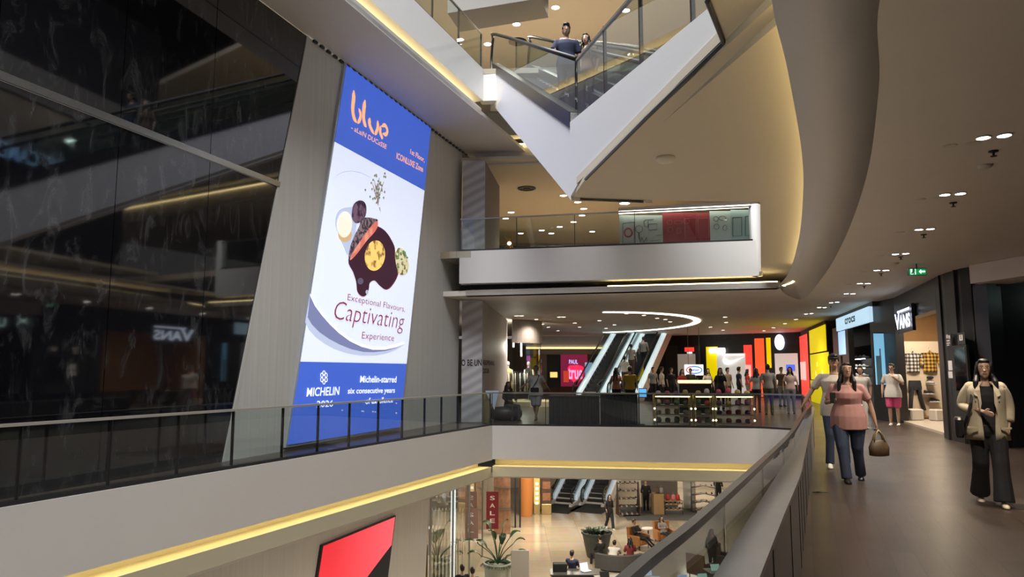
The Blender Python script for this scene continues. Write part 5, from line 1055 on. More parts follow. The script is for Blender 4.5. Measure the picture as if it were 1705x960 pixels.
def person(label, pos, yaw=0, H=1.7, pose='stand', fem=False, top=None, sleeve=.42, tl=0, hem=-.08, bot=None, blen=1.0, bl=0, flare=0, hair='short', skin=None, shoes=None, vox=.017, arms=None, legs=None, head=(0, 0), wide=1.0, near=False, capm=None, name='person', tip=None, fl=(True, True), grip=(0, 0)):
    P = dict(POSES[pose]); skin = skin or SK; k = H/1.7
    if arms: P['arms'] = [a or b_ for a, b_ in zip(arms, P['arms'])]
    if legs: P['legs'] = [a or b_ for a, b_ in zip(legs, P['legs'])]
    t = thing(name, label, 'person', pos, yaw, local=True); S = lambda p: V(p)*k
    hip = V((0, 0, P['hip'])); neck = V(P['neck']); ax = (neck-hip); TL = ax.length; az_ = ax.normalized(); xx = V((1, 0, 0)); yy = az_.cross(xx); sh = P['sh']*(.9 if fem else 1.03)*(.5+.5*wide)
    prof = [(-.10, .13, .085), (-.03, .168, .115), (.05, .172, .118), (.15, .150, .105), (.24, .135, .098), (.34, .150, .112), (.42, .168, .115), (.475, .150, .09), (.51, .09, .068), (.545, .055, .055)] if not fem else [(-.10, .14, .09), (-.03, .175, .12), (.05, .172, .118), (.15, .140, .098), (.22, .122, .09), (.32, .135, .12), (.40, .150, .115), (.465, .135, .085), (.505, .08, .062), (.545, .047, .05)]
    s0 = TL/.54
    def torso(mb, add=0, z0=-.2, z1=.6, cut=None):
        rs = []
        for z, a, b_ in prof:
            if z < z0 or z > z1: continue
            w_ = wide if z < .45 else 1
            rs.append([S(hip+az_*z*s0+xx*((a*w_+add)*math.cos(q))+yy*((b_*w_+add)*math.sin(q))) for q in [2*PI*i/18 for i in range(18)]])
        mb.rings(rs)
    def limb(mb, pts, rads):
        q = [S(p) for p in pts]; rr = [r*k for r in rads]; mb.tube(q, rr, 10)
        for p, r in zip(q, rr): mb.ell(p, r*.99, 10, 6)
    SH = [hip+az_*(TL-.075*s0)+xx*sh*s for s in (1, -1)]
    b = MB(); torso(b)
    hc = neck+az_*.05+V((0, -.02, .125)); hr = (.072, .092, .112)
    ya, pi_ = head; R = Matrix.Rotation(ya, 3, 'Z') @ Matrix.Rotation(pi_, 3, 'X')
    hp = lambda p: S(hc+R@V(p))
    limb(b, [neck-az_*.03, hc-V((0, -.02, .06))], [.052 if not fem else .044, .05 if not fem else .043])
    b.ell(S(hc+V((0, 0, .012))), [q*k for q in (.072, .092, .102)], 16, 12, 0, R); b.ell(hp((0, -.028, -.055)), [q*k for q in (.052, .058, .062)], 14, 10, 0, R); b.ell(hp((0, -.050, -.092)), [q*k for q in (.026, .026, .022)], 10, 8, 0, R)
    if near or vox < .02:
        b.ell(hp((0, -.096, -.022)), [q*k for q in (.013, .018, .016)], 8, 6, 0, R); b.ell(hp((0, -.088, .0)), [q*k for q in (.009, .012, .026)], 8, 6, 0, R)
        for s in (-1, 1): b.ell(hp((s*.073, .005, -.01)), [q*k for q in (.010, .02, .032)], 8, 6, 0, R)
    m_arm = [.045, .040, .036, .026] if not fem else [.040, .036, .031, .023]
    for i, (el, wr) in enumerate(P['arms']):
        el, wr = V(el), V(wr); ww = .5+.5*wide
        limb(b, [SH[i], SH[i]*.5+el*.5, el, el*.45+wr*.55, wr], [m_arm[0]*1.1*ww, m_arm[1]*1.05*ww, m_arm[2]*ww, m_arm[2]*.95*ww, m_arm[3]])
        d = (wr-el).normalized(); s = 1 if i == 0 else -1
        pn = d.cross(V((s, 0, 0))); pn = V((0, -1, 0)) if pn.length < .1 else pn.normalized()       # palm direction of travel
        sd = d.cross(pn).normalized()
        g = grip[i]; b.ell(S(wr+d*.045), [.040*k, .016*k, .048*k], 10, 8, 0, Matrix((pn, sd, d)).transposed())
        for j in range(4):
            f0 = wr+d*.085+pn*(-.027+.018*j); L_ = (.068, .075, .070, .055)[j]; c1 = d if not g else (d*.55+sd*(-s)*-.0+pn*0+sd*.8*g).normalized(); c2 = (d*.9+sd*.25*(g or .6)) if not g else (sd*g-d*.5).normalized()
            q1 = f0+c1*L_*.45; q2 = q1+c2*L_*.38; b.tube([S(f0-d*.015), S(f0), S(q1), S(q2)], [.0085*k, .009*k, .0082*k, .006*k], 6); b.ell(S(q2), .0062*k, 6, 4)
        th = wr+d*.03-pn*.034; b.tube([S(th), S(th-pn*.022+d*.03), S(th-pn*.02+d*.055+sd*.01)], [.012*k, .010*k, .007*k], 6)
    HJ = [hip+xx*.092*s*wide-V((0, 0, .02)) for s in (1, -1)]
    for i, (kn, an, fy) in enumerate(P['legs']):
        kn, an = V(kn), V(an); limb(b, [HJ[i], HJ[i]*.5+kn*.5, kn, kn*.62+an*.38, an], [.088*wide, .076*wide, .052, .052, .036])
    merged(b, vox if not near else .0075, 'body', skin, t, 3)
    # clothes
    if top:
        m = MB(); torso(m, .016+tl, hem-.001, .52)
        if hem < -.1:
            rs = [[S(hip+az_*z*s0+xx*((wa*wide+.018+tl+bl*.9*e_)*math.cos(q))+yy*((wb*wide+.02+tl+bl*.9*e_)*math.sin(q))) for q in [2*PI*i/18 for i in range(18)]] for z, wa, wb, e_ in ((hem, .176, .12, 1), (-.02, .172, .12, 1), (.06, .170, .118, .7), (.14, .152, .106, .35), (.22, .13, .095, 0))]; m.rings(rs)
        for i, (el, wr) in enumerate(P['arms']):
            el, wr = V(el), V(wr); ww = .5+.5*wide; a1 = SH[i]; pts = [a1-az_*.0]; rd = [(m_arm[0]*1.1*ww+.016)]
            n_ = 6
            for q in range(1, n_+1):
                f = sleeve*q/n_; p = a1.lerp(el, min(1, f*2)) if f <= .5 else el.lerp(wr, (f-.5)*2); pts.append(p); rd.append((m_arm[0]*ww*(1-.35*f)+.015+tl*.6))
            limb(m, pts[:-1], rd[:-1]); m.tube([S(p) for p in pts[-2:]], [r*k for r in rd[-2:]], 12)
            limb(m, [hip+az_*(TL-.06*s0), a1], [.055, rd[0]*.95])
        merged(m, (vox if not near else .0095), 'top', top, t, 5)
    if bot:
        m = MB(); torso(m, .012+bl*.5, -.2, .07)
        for i, (kn, an, fy) in enumerate(P['legs']):
            kn, an = V(kn), V(an); pts = []; rd = []
            for q in range(0, 9):
                f = blen*q/8; p = HJ[i].lerp(kn, f*2) if f <= .5 else kn.lerp(an+V((0, 0, -.03)), (f-.5)*2); pts.append(p); rd.append((.092-.045*min(1, f*1.6))*wide*(1 if f < .5 else 1)+.012+bl+flare*max(0, f-.35))
            limb(m, pts[:-1], rd[:-1]); m.tube([S(p) for p in pts[-2:]], [r*k for r in rd[-2:]], 12)
        merged(m, (vox if not near else .0095), 'trousers' if blen > .7 else 'shorts', bot, t, 5)
    if shoes:
        for i, (kn, an, fy) in enumerate(P['legs']):
            an = V(an); tilt = math.asin(max(0, min(.9, (an.z-.08)/.19))); Rf = Matrix.Rotation(fy, 3, 'Z') @ Matrix.Rotation(tilt if fl[i] else 0, 3, 'X'); m = MB(); rs = []
            for y, w_, h in ((.065, .022, .05), (.055, .036, .075), (.0, .04, .085), (-.07, .043, .06), (-.13, .046, .045), (-.175, .035, .035), (-.195, .012, .02)):
                rs.append([S(an+Rf@V((w_*math.cos(q), y, max(-.075, -.075+(h*max(0, math.sin(q))))))) for q in [2*PI*i_/10 for i_ in range(10)]])
            m.rings(rs); so = m.build('shoe', shoes, t, True)
    # hair
    if hair:
        m = MB(); hs = lambda c, r: m.ell(hp(c), [q*k for q in r], 14, 10, 0, R)
        hs((0, .018, .030), (.081, .090, .093)); hs((0, .035, -.01), (.077, .072, .085))
        if hair == 'short':
            hs((0, -.045, .088), (.062, .048, .034))
            for s in (-1, 1): hs((s*.066, .0, .03), (.016, .05, .045))
        elif hair == 'quiff': hs((0, -.05, .092), (.068, .055, .04)); hs((.02, -.062, .075), (.045, .035, .03)); [hs((s*.066, -.01, .035), (.017, .05, .045)) for s in (-1, 1)]
        elif hair == 'bun': hs((0, .10, .05), (.045, .045, .045)); hs((0, -.045, .085), (.06, .045, .03))
        else:
            Lh = .30 if hair == 'long' else .16; hs((0, -.035, .092), (.062, .05, .030))
            for s in (-1, 1):
                hs((s*.072, -.005, .01), (.018, .045, .075)); fr = -.035 if hair == 'long' else 0
                m.tube([hp((s*.073, .0, .03)), hp((s*.080, -.005, -.08)), S(neck+V((s*.10, fr-.05, .02))), S(neck+V((s*.115, fr*2-.04, .06-Lh)))], [.022*k, .026*k, .034*k, .016*k], 8, flat=1)
                m.tube([hp((s*.05, .06, -.02)), S(neck+V((s*.06, .09, -.02))), S(neck+V((s*.07, .12, .06-Lh)))], [.05*k, .05*k, .03*k], 8)
        merged(m, vox*.8 if not near else .0085, 'hair', M_HAIR, t, 3)
    if capm:
        m = MB(); m.ell(hp((0, .01, .055)), [q*k for q in (.084, .10, .075)], 14, 8, 0, R); m.ell(hp((0, -.10, .05)), [q*k for q in (.07, .07, .010)], 12, 6, 0, R); merged(m, vox*.8, 'cap', capm, t, 2)
    if near or vox < .02:
        for s in (-1, 1):
            m = MB(); m.ell(hp((s*.030, -.0795, .014)), [q*k for q in (.0145, .006, .0065)], 10, 6, 0, R); e_ = m.build('eye', M_EYE, t, True)
            m = MB(); m.ell(hp((s*.030, -.0845, .014)), [q*k for q in (.0062, .003, .0062)], 8, 6, 0, R); m.build('iris', M_IRIS, e_, True)
            m = MB(); m.tube([hp((s*.012, -.086, .030)), hp((s*.030, -.085, .036)), hp((s*.05, -.074, .031))], [.003*k, .0042*k, .002*k], 6); m.build('eyebrow', M_HAIR, t, True)
        m = MB(); m.ell(hp((0, -.084, -.056)), [q*k for q in (.024, .008, .0085)], 10, 6, 0, R); m.build('mouth', M_LIP, t, True)
    t['_nk'] = list(S(neck)); return t
def part(t, name, mb, mm, smooth=True): return mb.build(name, mm, t, smooth)
W_SHIRT = cloth('white', (.62, .60, .57)); W_BLK = cloth('black', (.014, .014, .016)); W_GREY = cloth('grey', (.25, .25, .26)); W_NAVY = cloth('navy', (.02, .025, .06)); W_DEN = cloth('denim', (.035, .05, .09)); W_PINK = cloth('dusty_pink', (.52, .27, .25)); W_HOT = cloth('hot_pink', (.72, .10, .27)); W_BEI = cloth('beige', (.50, .42, .30)); W_YEL = cloth('mustard', (.55, .40, .06)); W_RED = cloth('red', (.45, .04, .04)); W_OLV = cloth('olive', (.10, .10, .06)); W_BRN = cloth('brown', (.12, .06, .035)); S_WHT = mat('white_shoe', (.72, .71, .68), .5); S_BLK = mat('black_shoe', (.015, .015, .016), .4)
# --- woman in the beige blazer
bp_ = (az(1668, 845, 0)*.5+az(1640, 832, 0)*.5); 
yawto = lambda p: math.atan2(p.x, -p.y)+PI if False else -math.atan2(p.x, p.y)
BZ = person('woman walking in an open oversized beige blazer over black top and wide trousers', bp_, yawto(bp_)+.12, 1.66, 'walk', True, top=W_BLK, sleeve=.1, tl=-.008, bot=W_BLK, bl=.016, flare=.055, hair='long', shoes=None, near=True, vox=.012, head=(-.06, .05),
    arms=[((.225, .03, 1.17), (.215, -.03, .95)), ((-.235, .04, 1.17), (-.05, -.20, 1.10))], legs=[((.09, -.13, .50), (.09, -.20, .085), 0), ((-.09, .03, .49), (-.10, .22, .12), 0)])
k = 1.66/1.7
def blazer(t):
    rs = []
    for z, a, b_, g0_, off in ((.76, .235, .175, .28, 0), (.86, .228, .168, .30, 0), (.95, .220, .158, .34, 0), (1.05, .205, .150, .42, 0), (1.15, .200, .168, .50, 0), (1.25, .204, .174, .54, 0), (1.34, .208, .168, .52, 0), (1.40, .194, .142, .48, 0), (1.435, .125, .105, .45, 0), (1.46, .085, .078, .5, .01)):
        n_ = 22; y0 = -.03*(z-.9)/.54
        rs.append([V((a*math.sin(q)*k, (y0-b_*math.cos(q)+.005)*k, z*k)) for q in [g0_*.9+(2*PI-1.8*g0_)*i/n_ for i in range(n_+1)]])
    outer = rs; inner = [[V((p.x*.95, p.y*.95, p.z)) for p in r] for r in rs]
    m = MB(); m.rings([o_+i_[::-1] for o_, i_ in zip(outer, inner)]); o = m.build('blazer', cloth('blazer_beige', (.50, .43, .31)), t, True)
    for a_ in ([(.150, -.02, 1.385), (.205, .01, 1.29), (.235, .03, 1.17), (.232, .0, 1.06), (.222, -.03, .985)], [(-.150, -.02, 1.385), (-.210, .02, 1.29), (-.243, .04, 1.17), (-.21, -.05, 1.13), (-.165, -.115, 1.12)]):
        m = MB(); q = spline([V(p)*k for p in a_], 3); m.tube(q, [.070*k-.020*k*i/len(q) for i in range(len(q))], 12); m.ell(q[0], .072*k, 12, 8); m.build('sleeve', MT['cloth_blazer_beige'], o, True)
    for s in (-1, 1):                                                    # lapels
        m = MB(); pr = [(s*.07, -.115, 1.45), (s*.125, -.150, 1.35), (s*.135, -.165, 1.30), (s*.10, -.180, 1.28), (s*.085, -.190, 1.10), (s*.065, -.182, 1.2), (s*.07, -.160, 1.36)]
        m.prism([V(p)*k for p in pr], V((0, -.012, 0))); m.build('lapel', MT['cloth_blazer_beige'], o)
        m = MB(); m.obox(V((s*.17-.055, -.158, .90))*k, V((.11, .0+.02*s, 0))*k, V((0, -.012, 0)), V((0, 0, .022))*k); m.build('pocket_flap', MT['cloth_blazer_beige'], o)
blazer(BZ)
m = MB(); m.tube([V(p)*k for p in ((-.13, .02, 1.45), (-.14, -.10, 1.36), (-.17, -.155, 1.20), (-.21, -.15, 1.05), (-.24, -.08, .95))], .017, 6, flat=.4); 
sb = thing('shoulder_bag', 'black shoulder bag hanging at the hip of the woman in the beige blazer', 'bag', bp_, yawto(bp_)+.12, local=True)
m.build('strap', W_BLK, sb); m = MB(); m.bbox((-.30*k, -.02*k, .90*k), (.09, .26, .24), .0, .03); m.build('pouch', mat('black_leather', (.012, .012, .013), .4), sb)
for i, (kn, an, fy) in enumerate([((.09, -.13, .50), (.09, -.20, .085), 0), ((-.09, .03, .49), (-.10, .22, .12), 0)]):
    an = V(an); Rf = Matrix.Rotation(.5 if i else 0, 3, 'X'); m = MB()
    m.rings([[(an+Rf@V((w_*math.cos(q), y, -.08+h*max(0, math.sin(q)))))*k for q in [2*PI*j/10 for j in range(10)]] for y, w_, h in ((.06, .02, .045), (.05, .034, .06), (-.02, .036, .05), (-.10, .042, .045), (-.16, .034, .035), (-.19, .012, .02))]); m.build('shoe', mat('cream_shoe', (.66, .58, .42), .5), BZ, True)
# --- woman in the pink shirt, with phone and bag
pp_ = az(1418, 800, 0); PW = person('woman walking in dusty pink shirt and dark jeans looking up from her phone', pp_, yawto(pp_), 1.63, 'walk', True, top=W_PINK, sleeve=.38, tl=.012, hem=-.14, bot=W_DEN, bl=.004, hair='long', skin=SK2, shoes=S_BLK, near=True, vox=.012, wide=1.28, head=(.25, -.22),
    arms=[((.30, .05, 1.14), (.36, -.02, .86)), ((-.29, .02, 1.14), (-.20, -.22, 1.17))], legs=[((.10, .02, .49), (.13, .18, .10), 0), ((-.10, -.15, .50), (-.06, -.22, .085), .15)], grip=(.8, 0))
k = 1.63/1.7; Rw = Matrix.Rotation(yawto(pp_), 3, 'Z')
wpt = lambda p: pp_+Rw@(V(p)*k)
t = thing('mobile_phone', 'dark phone held up in the right hand of the woman in pink', 'phone', wpt((-.195, -.29, 1.22)), yawto(pp_), local=True)
m = MB(); m.bbox((0, 0, 0), (.075, .012, .15), 0, .004); m.build('case', M_BLACKM, t); m = MB(); m.box((0, .0065, 0), (.066, .001, .138)); m.build('screen', mat('off_screen', (.004, .004, .006), .05), t)
hb = wpt((.385, -.04, .755)); t = thing('handbag', 'small brown patterned handbag hanging from the left hand of the woman in pink', 'bag', hb, yawto(pp_)+.5, local=True)
m = MB(); m.rings([[V((a*math.cos(q), b_*math.sin(q), z)) for q in [2*PI*i/14 for i in range(14)]] for z, a, b_ in ((-.36, .09, .05), (-.35, .14, .075), (-.24, .15, .07), (-.15, .11, .035), (-.14, .10, .02))]); m.build('pouch', mat('brown_leather', (.10, .065, .035), .45, noise=.4, nscale=25), t, True)
for s in (-1, 1):
    m = MB(); m.tube([V((-.08, s*.025, -.17)), V((-.055, s*.02, -.07)), V((0, s*.006, -.005)), V((.055, s*.02, -.07)), V((.08, s*.025, -.17))], .011, 6); m.build('handle', mat('tan_strap', (.30, .22, .10), .5), t, True)
# --- tall man behind her
mp_ = az(1396, 781, 0)+V((.12, .25, 0)); person('tall man in a cream T-shirt and dark cap walking behind the woman in pink', mp_, yawto(mp_), 1.79, 'walk', top=cloth('cream', (.55, .48, .40)), sleeve=.40, tl=.015, hem=-.12, bot=W_DEN, hair='short', capm=W_BLK, skin=SK2, shoes=S_WHT, near=True, vox=.012, wide=1.12, arms=[((.30, .06, 1.16), (.31, .10, .92)), ((-.33, .0, 1.18), (-.44, -.10, .99))], legs=[((.10, .0, .49), (.11, .12, .09), 0), ((-.10, -.10, .50), (-.12, -.12, .09), 0)])
# --- young man in pink shorts by the dark wall
yp = az(1490, 708, 0); person('young man in white T-shirt and pink shorts standing at the dark wall, hand at mouth', yp, yawto(yp)-.15, 1.72, 'stand', top=W_SHIRT, sleeve=.42, tl=.014, hem=-.13, bot=W_HOT, blen=.47, bl=.025, shoes=S_WHT, near=True, vox=.012, head=(-.2, .08), arms=[((.27, -.06, 1.17), (.05, -.19, 1.37)), ((-.26, .03, 1.16), (-.27, -.02, .91))])
bq = az(1437, 712, 0); person('boy in white T-shirt walking behind the woman in pink near the clog shop', bq, yawto(bq), 1.66, 'walk', top=W_SHIRT, tl=.01, bot=cloth('pale', (.5, .47, .43)), shoes=S_WHT, vox=.015)
# --- far figures along the corridor and the hall: (px, py of the feet, height, options)
def far(px, py, label, **kw):
    p = az(px, py, 0); kw.setdefault('vox', .022); return person(label, p, kw.pop('yaw', yawto(p)), **kw)
far(1318, 688, 'person in a pale pink T-shirt standing in the corridor beside the curved balustrade', H=1.66, fem=True, top=cloth('pale_pink', (.6, .45, .43)), bot=W_GREY, hair='bob', skin=SK2, shoes=S_BLK)
far(1281, 690, 'man in a grey T-shirt and khaki trousers seen from behind at the red column', H=1.75, top=cloth('mid_grey', (.33, .32, .31)), bot=W_OLV, yaw=2.9, shoes=S_BLK)
far(1261, 686, 'person in a pale T-shirt next to the man in grey at the red column', H=1.62, fem=True, top=cloth('pale_blue_grey', (.45, .47, .48)), bot=W_BLK, hair='bob', yaw=2.6, shoes=S_BLK)
far(893, 699, 'man with crossbody strap crossing his legs, leaning by the back glass balustrade', H=1.68, pose='cross', top=cloth('light_grey', (.45, .44, .42)), tl=.015, hem=-.12, bot=W_GREY, blen=.52, bl=.03, capm=cloth('tan_cap', (.3, .24, .17)), skin=SK3, shoes=S_BLK, vox=.018)
cp = az(893, 699, 0); cr_ = yawto(cp)
t = thing('crossbody_bag', 'dark crossbody bag of the man at the back glass balustrade', 'bag', cp, cr_, local=True)
m = MB(); m.tube([V((.09, -.08, 1.43)), V((.03, -.155, 1.25)), V((-.08, -.16, 1.08)), V((-.14, -.15, .98))], .016, 6, flat=.4); m.build('strap', W_BLK, t); m = MB(); m.bbox((-.05, -.19, .95), (.26, .07, .15), 0, .02); m.build('pouch', W_BLK, t)
# seated woman on the dark pouf
sp_ = az(842, 700, 0)+V((0, .35, 0)); t = thing('pouf', 'round dark pouf behind the back glass balustrade next to the hoarding', 'pouf', sp_, local=True)
m = MB(); m.lathe([(.30, 0), (.46, .03), (.52, .16), (.52, .28), (.45, .40), (.1, .43)], (0, 0, 0), 24); m.build('cushion', mat('dark_leather', (.04, .038, .04), .5), t, True); m = MB(); m.lathe([(.28, -.0), (.28, .03)], (0, 0, 0), 20); m.build('base', M_BLACKM, t)
person('woman in dark clothes sitting on the round pouf beside the hoarding', sp_+V((.1, -.02, -.03)), .55, 1.6, 'sit', True, top=W_BLK, sleeve=.9, bot=cloth('charcoal', (.05, .05, .05)), hair='long', skin=SK3, shoes=S_BLK, vox=.018)
m = MB(); tp = [aY(808, 650, 21.9), aY(831, 650, 21.9), aY(823, 682, 21.9)]
t = thing('reflection_board', 'pale blue triangular reflection in the back glass beside the pouf, built as a board', 'board', V((tp[2].x, tp[2].y, 0))); m.prism(tp, V((0, .03, 0))); m.build('board', mat('pale_blue_reflection', (.45, .52, .66), .5), t)  # board on a stand in place of a pale reflection in the glass
m = MB(); m.tube([V((tp[2].x, tp[2].y+.02, 0)), V((tp[2].x, tp[2].y+.02, tp[2].z+.1))], .012, 6); m.build('stand', M_DSTEEL, t)
# riders on the far escalators and people around them
ez = lambda y: max(0, y)*5.0/9.6
def rider(base, s, side, label, **kw):
    p = base+ED*s+V((ED.y, -ED.x, 0))*side; p.z = math.ceil(s/.4)*.4*5.0/9.6; return person(label, p, kw.pop('yaw', math.atan2(-ED.x, ED.y)+PI), vox=.024, **kw)
rider(b2, 2.2, -.2, 'person in pale top with a dark backpack riding up the right far escalator', H=1.7, top=cloth('stone', (.45, .42, .38)), bot=W_BRN, shoes=S_BLK)
rider(b2, 3.1, .25, 'person in grey riding higher on the right far escalator', H=1.72, top=W_GREY, bot=W_BLK, shoes=S_BLK)
rider(b2, 1.0, -.25, 'person in pale shirt riding low on the right far escalator', H=1.66, top=W_SHIRT, bot=W_BRN, shoes=S_BLK)
far(1027, 686, 'woman in a pink top walking towards the far escalators', H=1.64, fem=True, top=cloth('salmon', (.5, .25, .2)), bot=W_BLK, hair='long', yaw=2.7, shoes=S_BLK)
far(1050, 690, 'person in a mustard yellow shirt and pale cap near the far escalators', H=1.68, top=W_YEL, bot=W_BLK, capm=cloth('pale_cap', (.5, .46, .4)), yaw=2.9, shoes=S_BLK)
crowd = [(1103, 672, W_SHIRT, W_BLK, 'man in a white shirt standing before the dark doorway behind the stall', 1.7, 'short', 1.2),
 (1119, 671, W_BLK, W_BLK, 'person in black beside the man in white behind the stall', 1.66, 'short', .4),
 (1137, 674, W_RED, W_BLK, 'person in red behind the market stall below the oval logo sign', 1.6, 'bob', .2),
 (1180, 678, cloth('cream2', (.5, .45, .38)), W_BLK, 'person in cream at the stall in front of the yellow panel', 1.62, 'bob', .3),
 (1201, 684, W_BLK, W_BLK, 'long haired woman in black at the stall before the bright sport window', 1.64, 'long', 0),
 (1213, 676, cloth('tan', (.4, .3, .2)), W_BRN, 'person in tan behind the long haired woman in black', 1.66, 'short', .5),
 (1151, 671, W_OLV, W_BLK, 'person in olive green behind the market stall', 1.64, 'short', -.3),
 (1232, 673, W_NAVY, W_BLK, 'person in navy walking past the bright sport window', 1.7, 'short', 1.5),
 (1246, 669, W_RED, W_GREY, 'person in red walking past the left red column', 1.6, 'bob', 1.4),
 (1088, 668, W_GREY, W_BLK, 'person in grey near the right far escalator', 1.7, 'short', .2),
 (1303, 676, W_BRN, W_GREY, 'person in brown far down the corridor by the blue lit screen', 1.68, 'short', .1),
 (1170, 664, W_BLK, W_GREY, 'dark haired person far behind the oval logo sign', 1.66, 'bob', .1)]
for px, py, tp_, bt_, lab, H, hr_, yw in crowd: far(px, py, lab, H=H, top=tp_, bot=bt_, hair=hr_, yaw=yw, fem=hr_ in ('long', 'bob'), shoes=S_BLK, sleeve=.45, vox=.026)
# the man and woman high on the white clad escalator
ang = math.atan2(ed.x, -ed.y)
def on_esc(Y, side, label, **kw):
    s = (Y-LB.y)/ed.y; p = LB+er*side+ed*s; n = int(erun/.4); stp = math.ceil(s/(erun/n)); p.z = Z3+4.85*stp/n; return person(label, p, kw.pop('yaw', .0), **kw)
on_esc(13.4, .58, 'man in a dark navy shirt riding down the white clad escalator high up', H=1.74, top=W_NAVY, tl=.01, sleeve=.42, bot=W_BLK, hair='quiff', skin=SK2, shoes=S_BLK, vox=.014, arms=[None, ((-.27, -.05, 1.19), (-.24, -.26, 1.10))])
on_esc(13.9, 1.12, 'woman with dark hair standing behind the man on the white clad escalator', H=1.62, fem=True, top=W_BRN, sleeve=.5, bot=W_BLK, hair='long', skin=SK, shoes=S_BLK, vox=.016, yaw=-.5)
# small scrap on the floor
c = az(1365, 820, .0); t = thing('floor_scrap', 'small dark scrap lying on the corridor floor near the parapet', 'litter', c)
m = MB(); m.prism([c+V((-.10, .0, .004)), c+V((-.02, .03, .004)), c+V((.03, .012, .02)), c+V((.11, .0, .004)), c+V((.03, -.02, .004)), c+V((-.03, -.012, .015))], UP*.006); m.build('sheet', M_BLACKM, t)
# ================================================================== MARKET STALL AND COUNTERS BEHIND THE BACK BALUSTRADE
M_GOLDF = mat('gold_frame', (.62, .47, .22), .3, .9); E_STRIP = em('stall_strip_light', (1, .74, .32), 5)
BP = CRN+V((.0, .75, 0)); bh_ = (BR-CRN).normalized(); bn = V((bh_.y, -bh_.x, 0))
def bx(px, off=0): p = aP(px, 690, BP-bn*off, bh_); p.z = 0; return p
goods_m = [cloth('goods_%d' % i, c) for i, c in enumerate([(.35, .05, .07), (.32, .24, .08), (.06, .06, .07), (.40, .36, .30), (.12, .05, .12), (.06, .12, .08)])]
for i, (x0, x1, lab) in enumerate(((1090, 1151, 'left gold lit display shelf of the market stall'), (1158, 1187, 'narrow middle gold lit display shelf of the market stall'), (1192, 1256, 'right gold lit display shelf of the market stall'))):
    a, b_ = bx(x0), bx(x1); u = b_-a; t = thing('display_shelf', lab, 'shelf unit', a); dp = -bn*.55
    for q in (a, b_, a+dp, b_+dp):
        m = MB(); m.box(q+UP*.43, (.035, .035, .86)); m.build('post', M_GOLDF, t)
    for z in (.06, .30, .56):
        m = MB(); m.obox(a+UP*z, u, dp, UP*.02); m.build('shelf', mat('dark_shelf', (.06, .05, .045), .4), t)
    m = MB(); m.obox(a+UP*.84, u, dp, UP*.03); m.build('top', mat('dark_shelf', (.06, .05, .045), .4), t)
    m = MB(); m.obox(a+UP*.80-bn*.02+u*.03, u*.94, -bn*.03, UP*.03); m.build('strip_light', E_STRIP, t)
    for z in (.27, .53):
        m = MB(); m.obox(a+UP*z+bn*.012, u, bn*.012, UP*.014); m.build('front_rail', M_GOLDF, t)
    for q in (a, b_):
        for z in (.16, .48):
            m = MB(); m.ell(q+bn*.03+UP*z, (.028, .028, .028), 8, 6); m.build('lamp', em('stall_lamp', (1, .82, .5), 5), t, True)
    n_ = max(2, int(u.length/.22)); r_ = random.Random(i+5)
    for z in (.08, .32, .58):
        for j in range(n_):
            c = a+u*((j+.5)/n_)+dp*.5+UP*z; h_ = r_.uniform(.10, .17); m = MB(); w_ = .075
            m.rings([[c+V((w_*k_*math.cos(q), .10*k_*math.sin(q), zz)) for q in [2*PI*e_/8+.39 for e_ in range(8)]] for zz, k_ in ((0, .9), (h_*.4, 1.05), (h_*.85, .9), (h_, .45))])
            one('pouch', m, r_.choice(goods_m), 'small soft pouch on the gold lit market stall shelves', 'goods', 'pouches on the market stall', True)
    for j in range(n_):
        c = a+u*((j+.5)/n_)+dp*.5+UP*.875; m = MB(); h_ = r_.uniform(.08, .2)
        m.rings([[c+V((.08*k_*math.cos(q), .11*k_*math.sin(q), zz)) for q in [2*PI*e_/8+.39 for e_ in range(8)]] for zz, k_ in ((0, .9), (h_*.5, 1), (h_*.9, .7), (h_, .3))]); one('pouch', m, r_.choice(goods_m), 'soft pouch lying on top of the market stall shelves', 'goods', 'pouches on top of the stall', True)
c0, c1 = bx(1132, 4), bx(1186, 4); t = thing('stall_counter', 'lit counter with a glowing amber top edge behind the market stall', 'counter', c0)
m = MB(); m.obox(c0, c1-c0, -bn*.6, UP*1.12); m.build('body', M_BLACK, t); m = MB(); m.obox(c0+UP*1.14, c1-c0, -bn*.5, UP*.09); m.build('light_box', em('amber_strip', (1, .72, .32), 2.2), t)
for (x0, x1, z1, lab) in ((914, 997, .80, 'left black draped counter behind the back glass balustrade'), (1000, 1062, .86, 'right black draped counter behind the back glass balustrade')):
    a, b_ = bx(x0), bx(x1); t = thing('draped_counter', lab, 'counter', a)
    m = MB(); N_ = 40; L_ = (b_-a); pr = []
    front = [a+L_*(i/N_)+bn*(.012*math.sin(i*1.9)) for i in range(N_+1)]
    m.strip([p+UP*.01 for p in front], [p+UP*z1 for p in front]); m.obox(a-bn*.04+UP*.01, L_, -bn*.66, UP*(z1-.01)); m.build('drape', mat('black_drape', (.012, .013, .018), .8), t)
    m = MB(); m.obox(a+bn*.03-L_*.01+UP*z1, L_*1.02, -bn*.76, UP*.03); m.build('top', M_BLACK, t)
a = bx(1064, .1); t = thing('screen_stand', 'small blue lit screen on a stand beside the black counters', 'screen', a)
m = MB(); m.tube([a, a+UP*.9], .02, 6); m.lathe([(.16, 0), (.16, .02), (.02, .03)], a, 14); m.build('stand', M_BLACKM, t); m = MB(); p = bx(1064, .1); u = bx(1078, .1)-p; m.obox(p+UP*.78, u, -bn*.03, UP*.27); m.build('bezel', M_BLACKM, t); m = MB(); m.obox(p+UP*.80+bn*.004+u*.06, u*.88, -bn*.003, UP*.23); m.build('screen', em('blue_screen', (.10, .38, .75), 1.1), t)
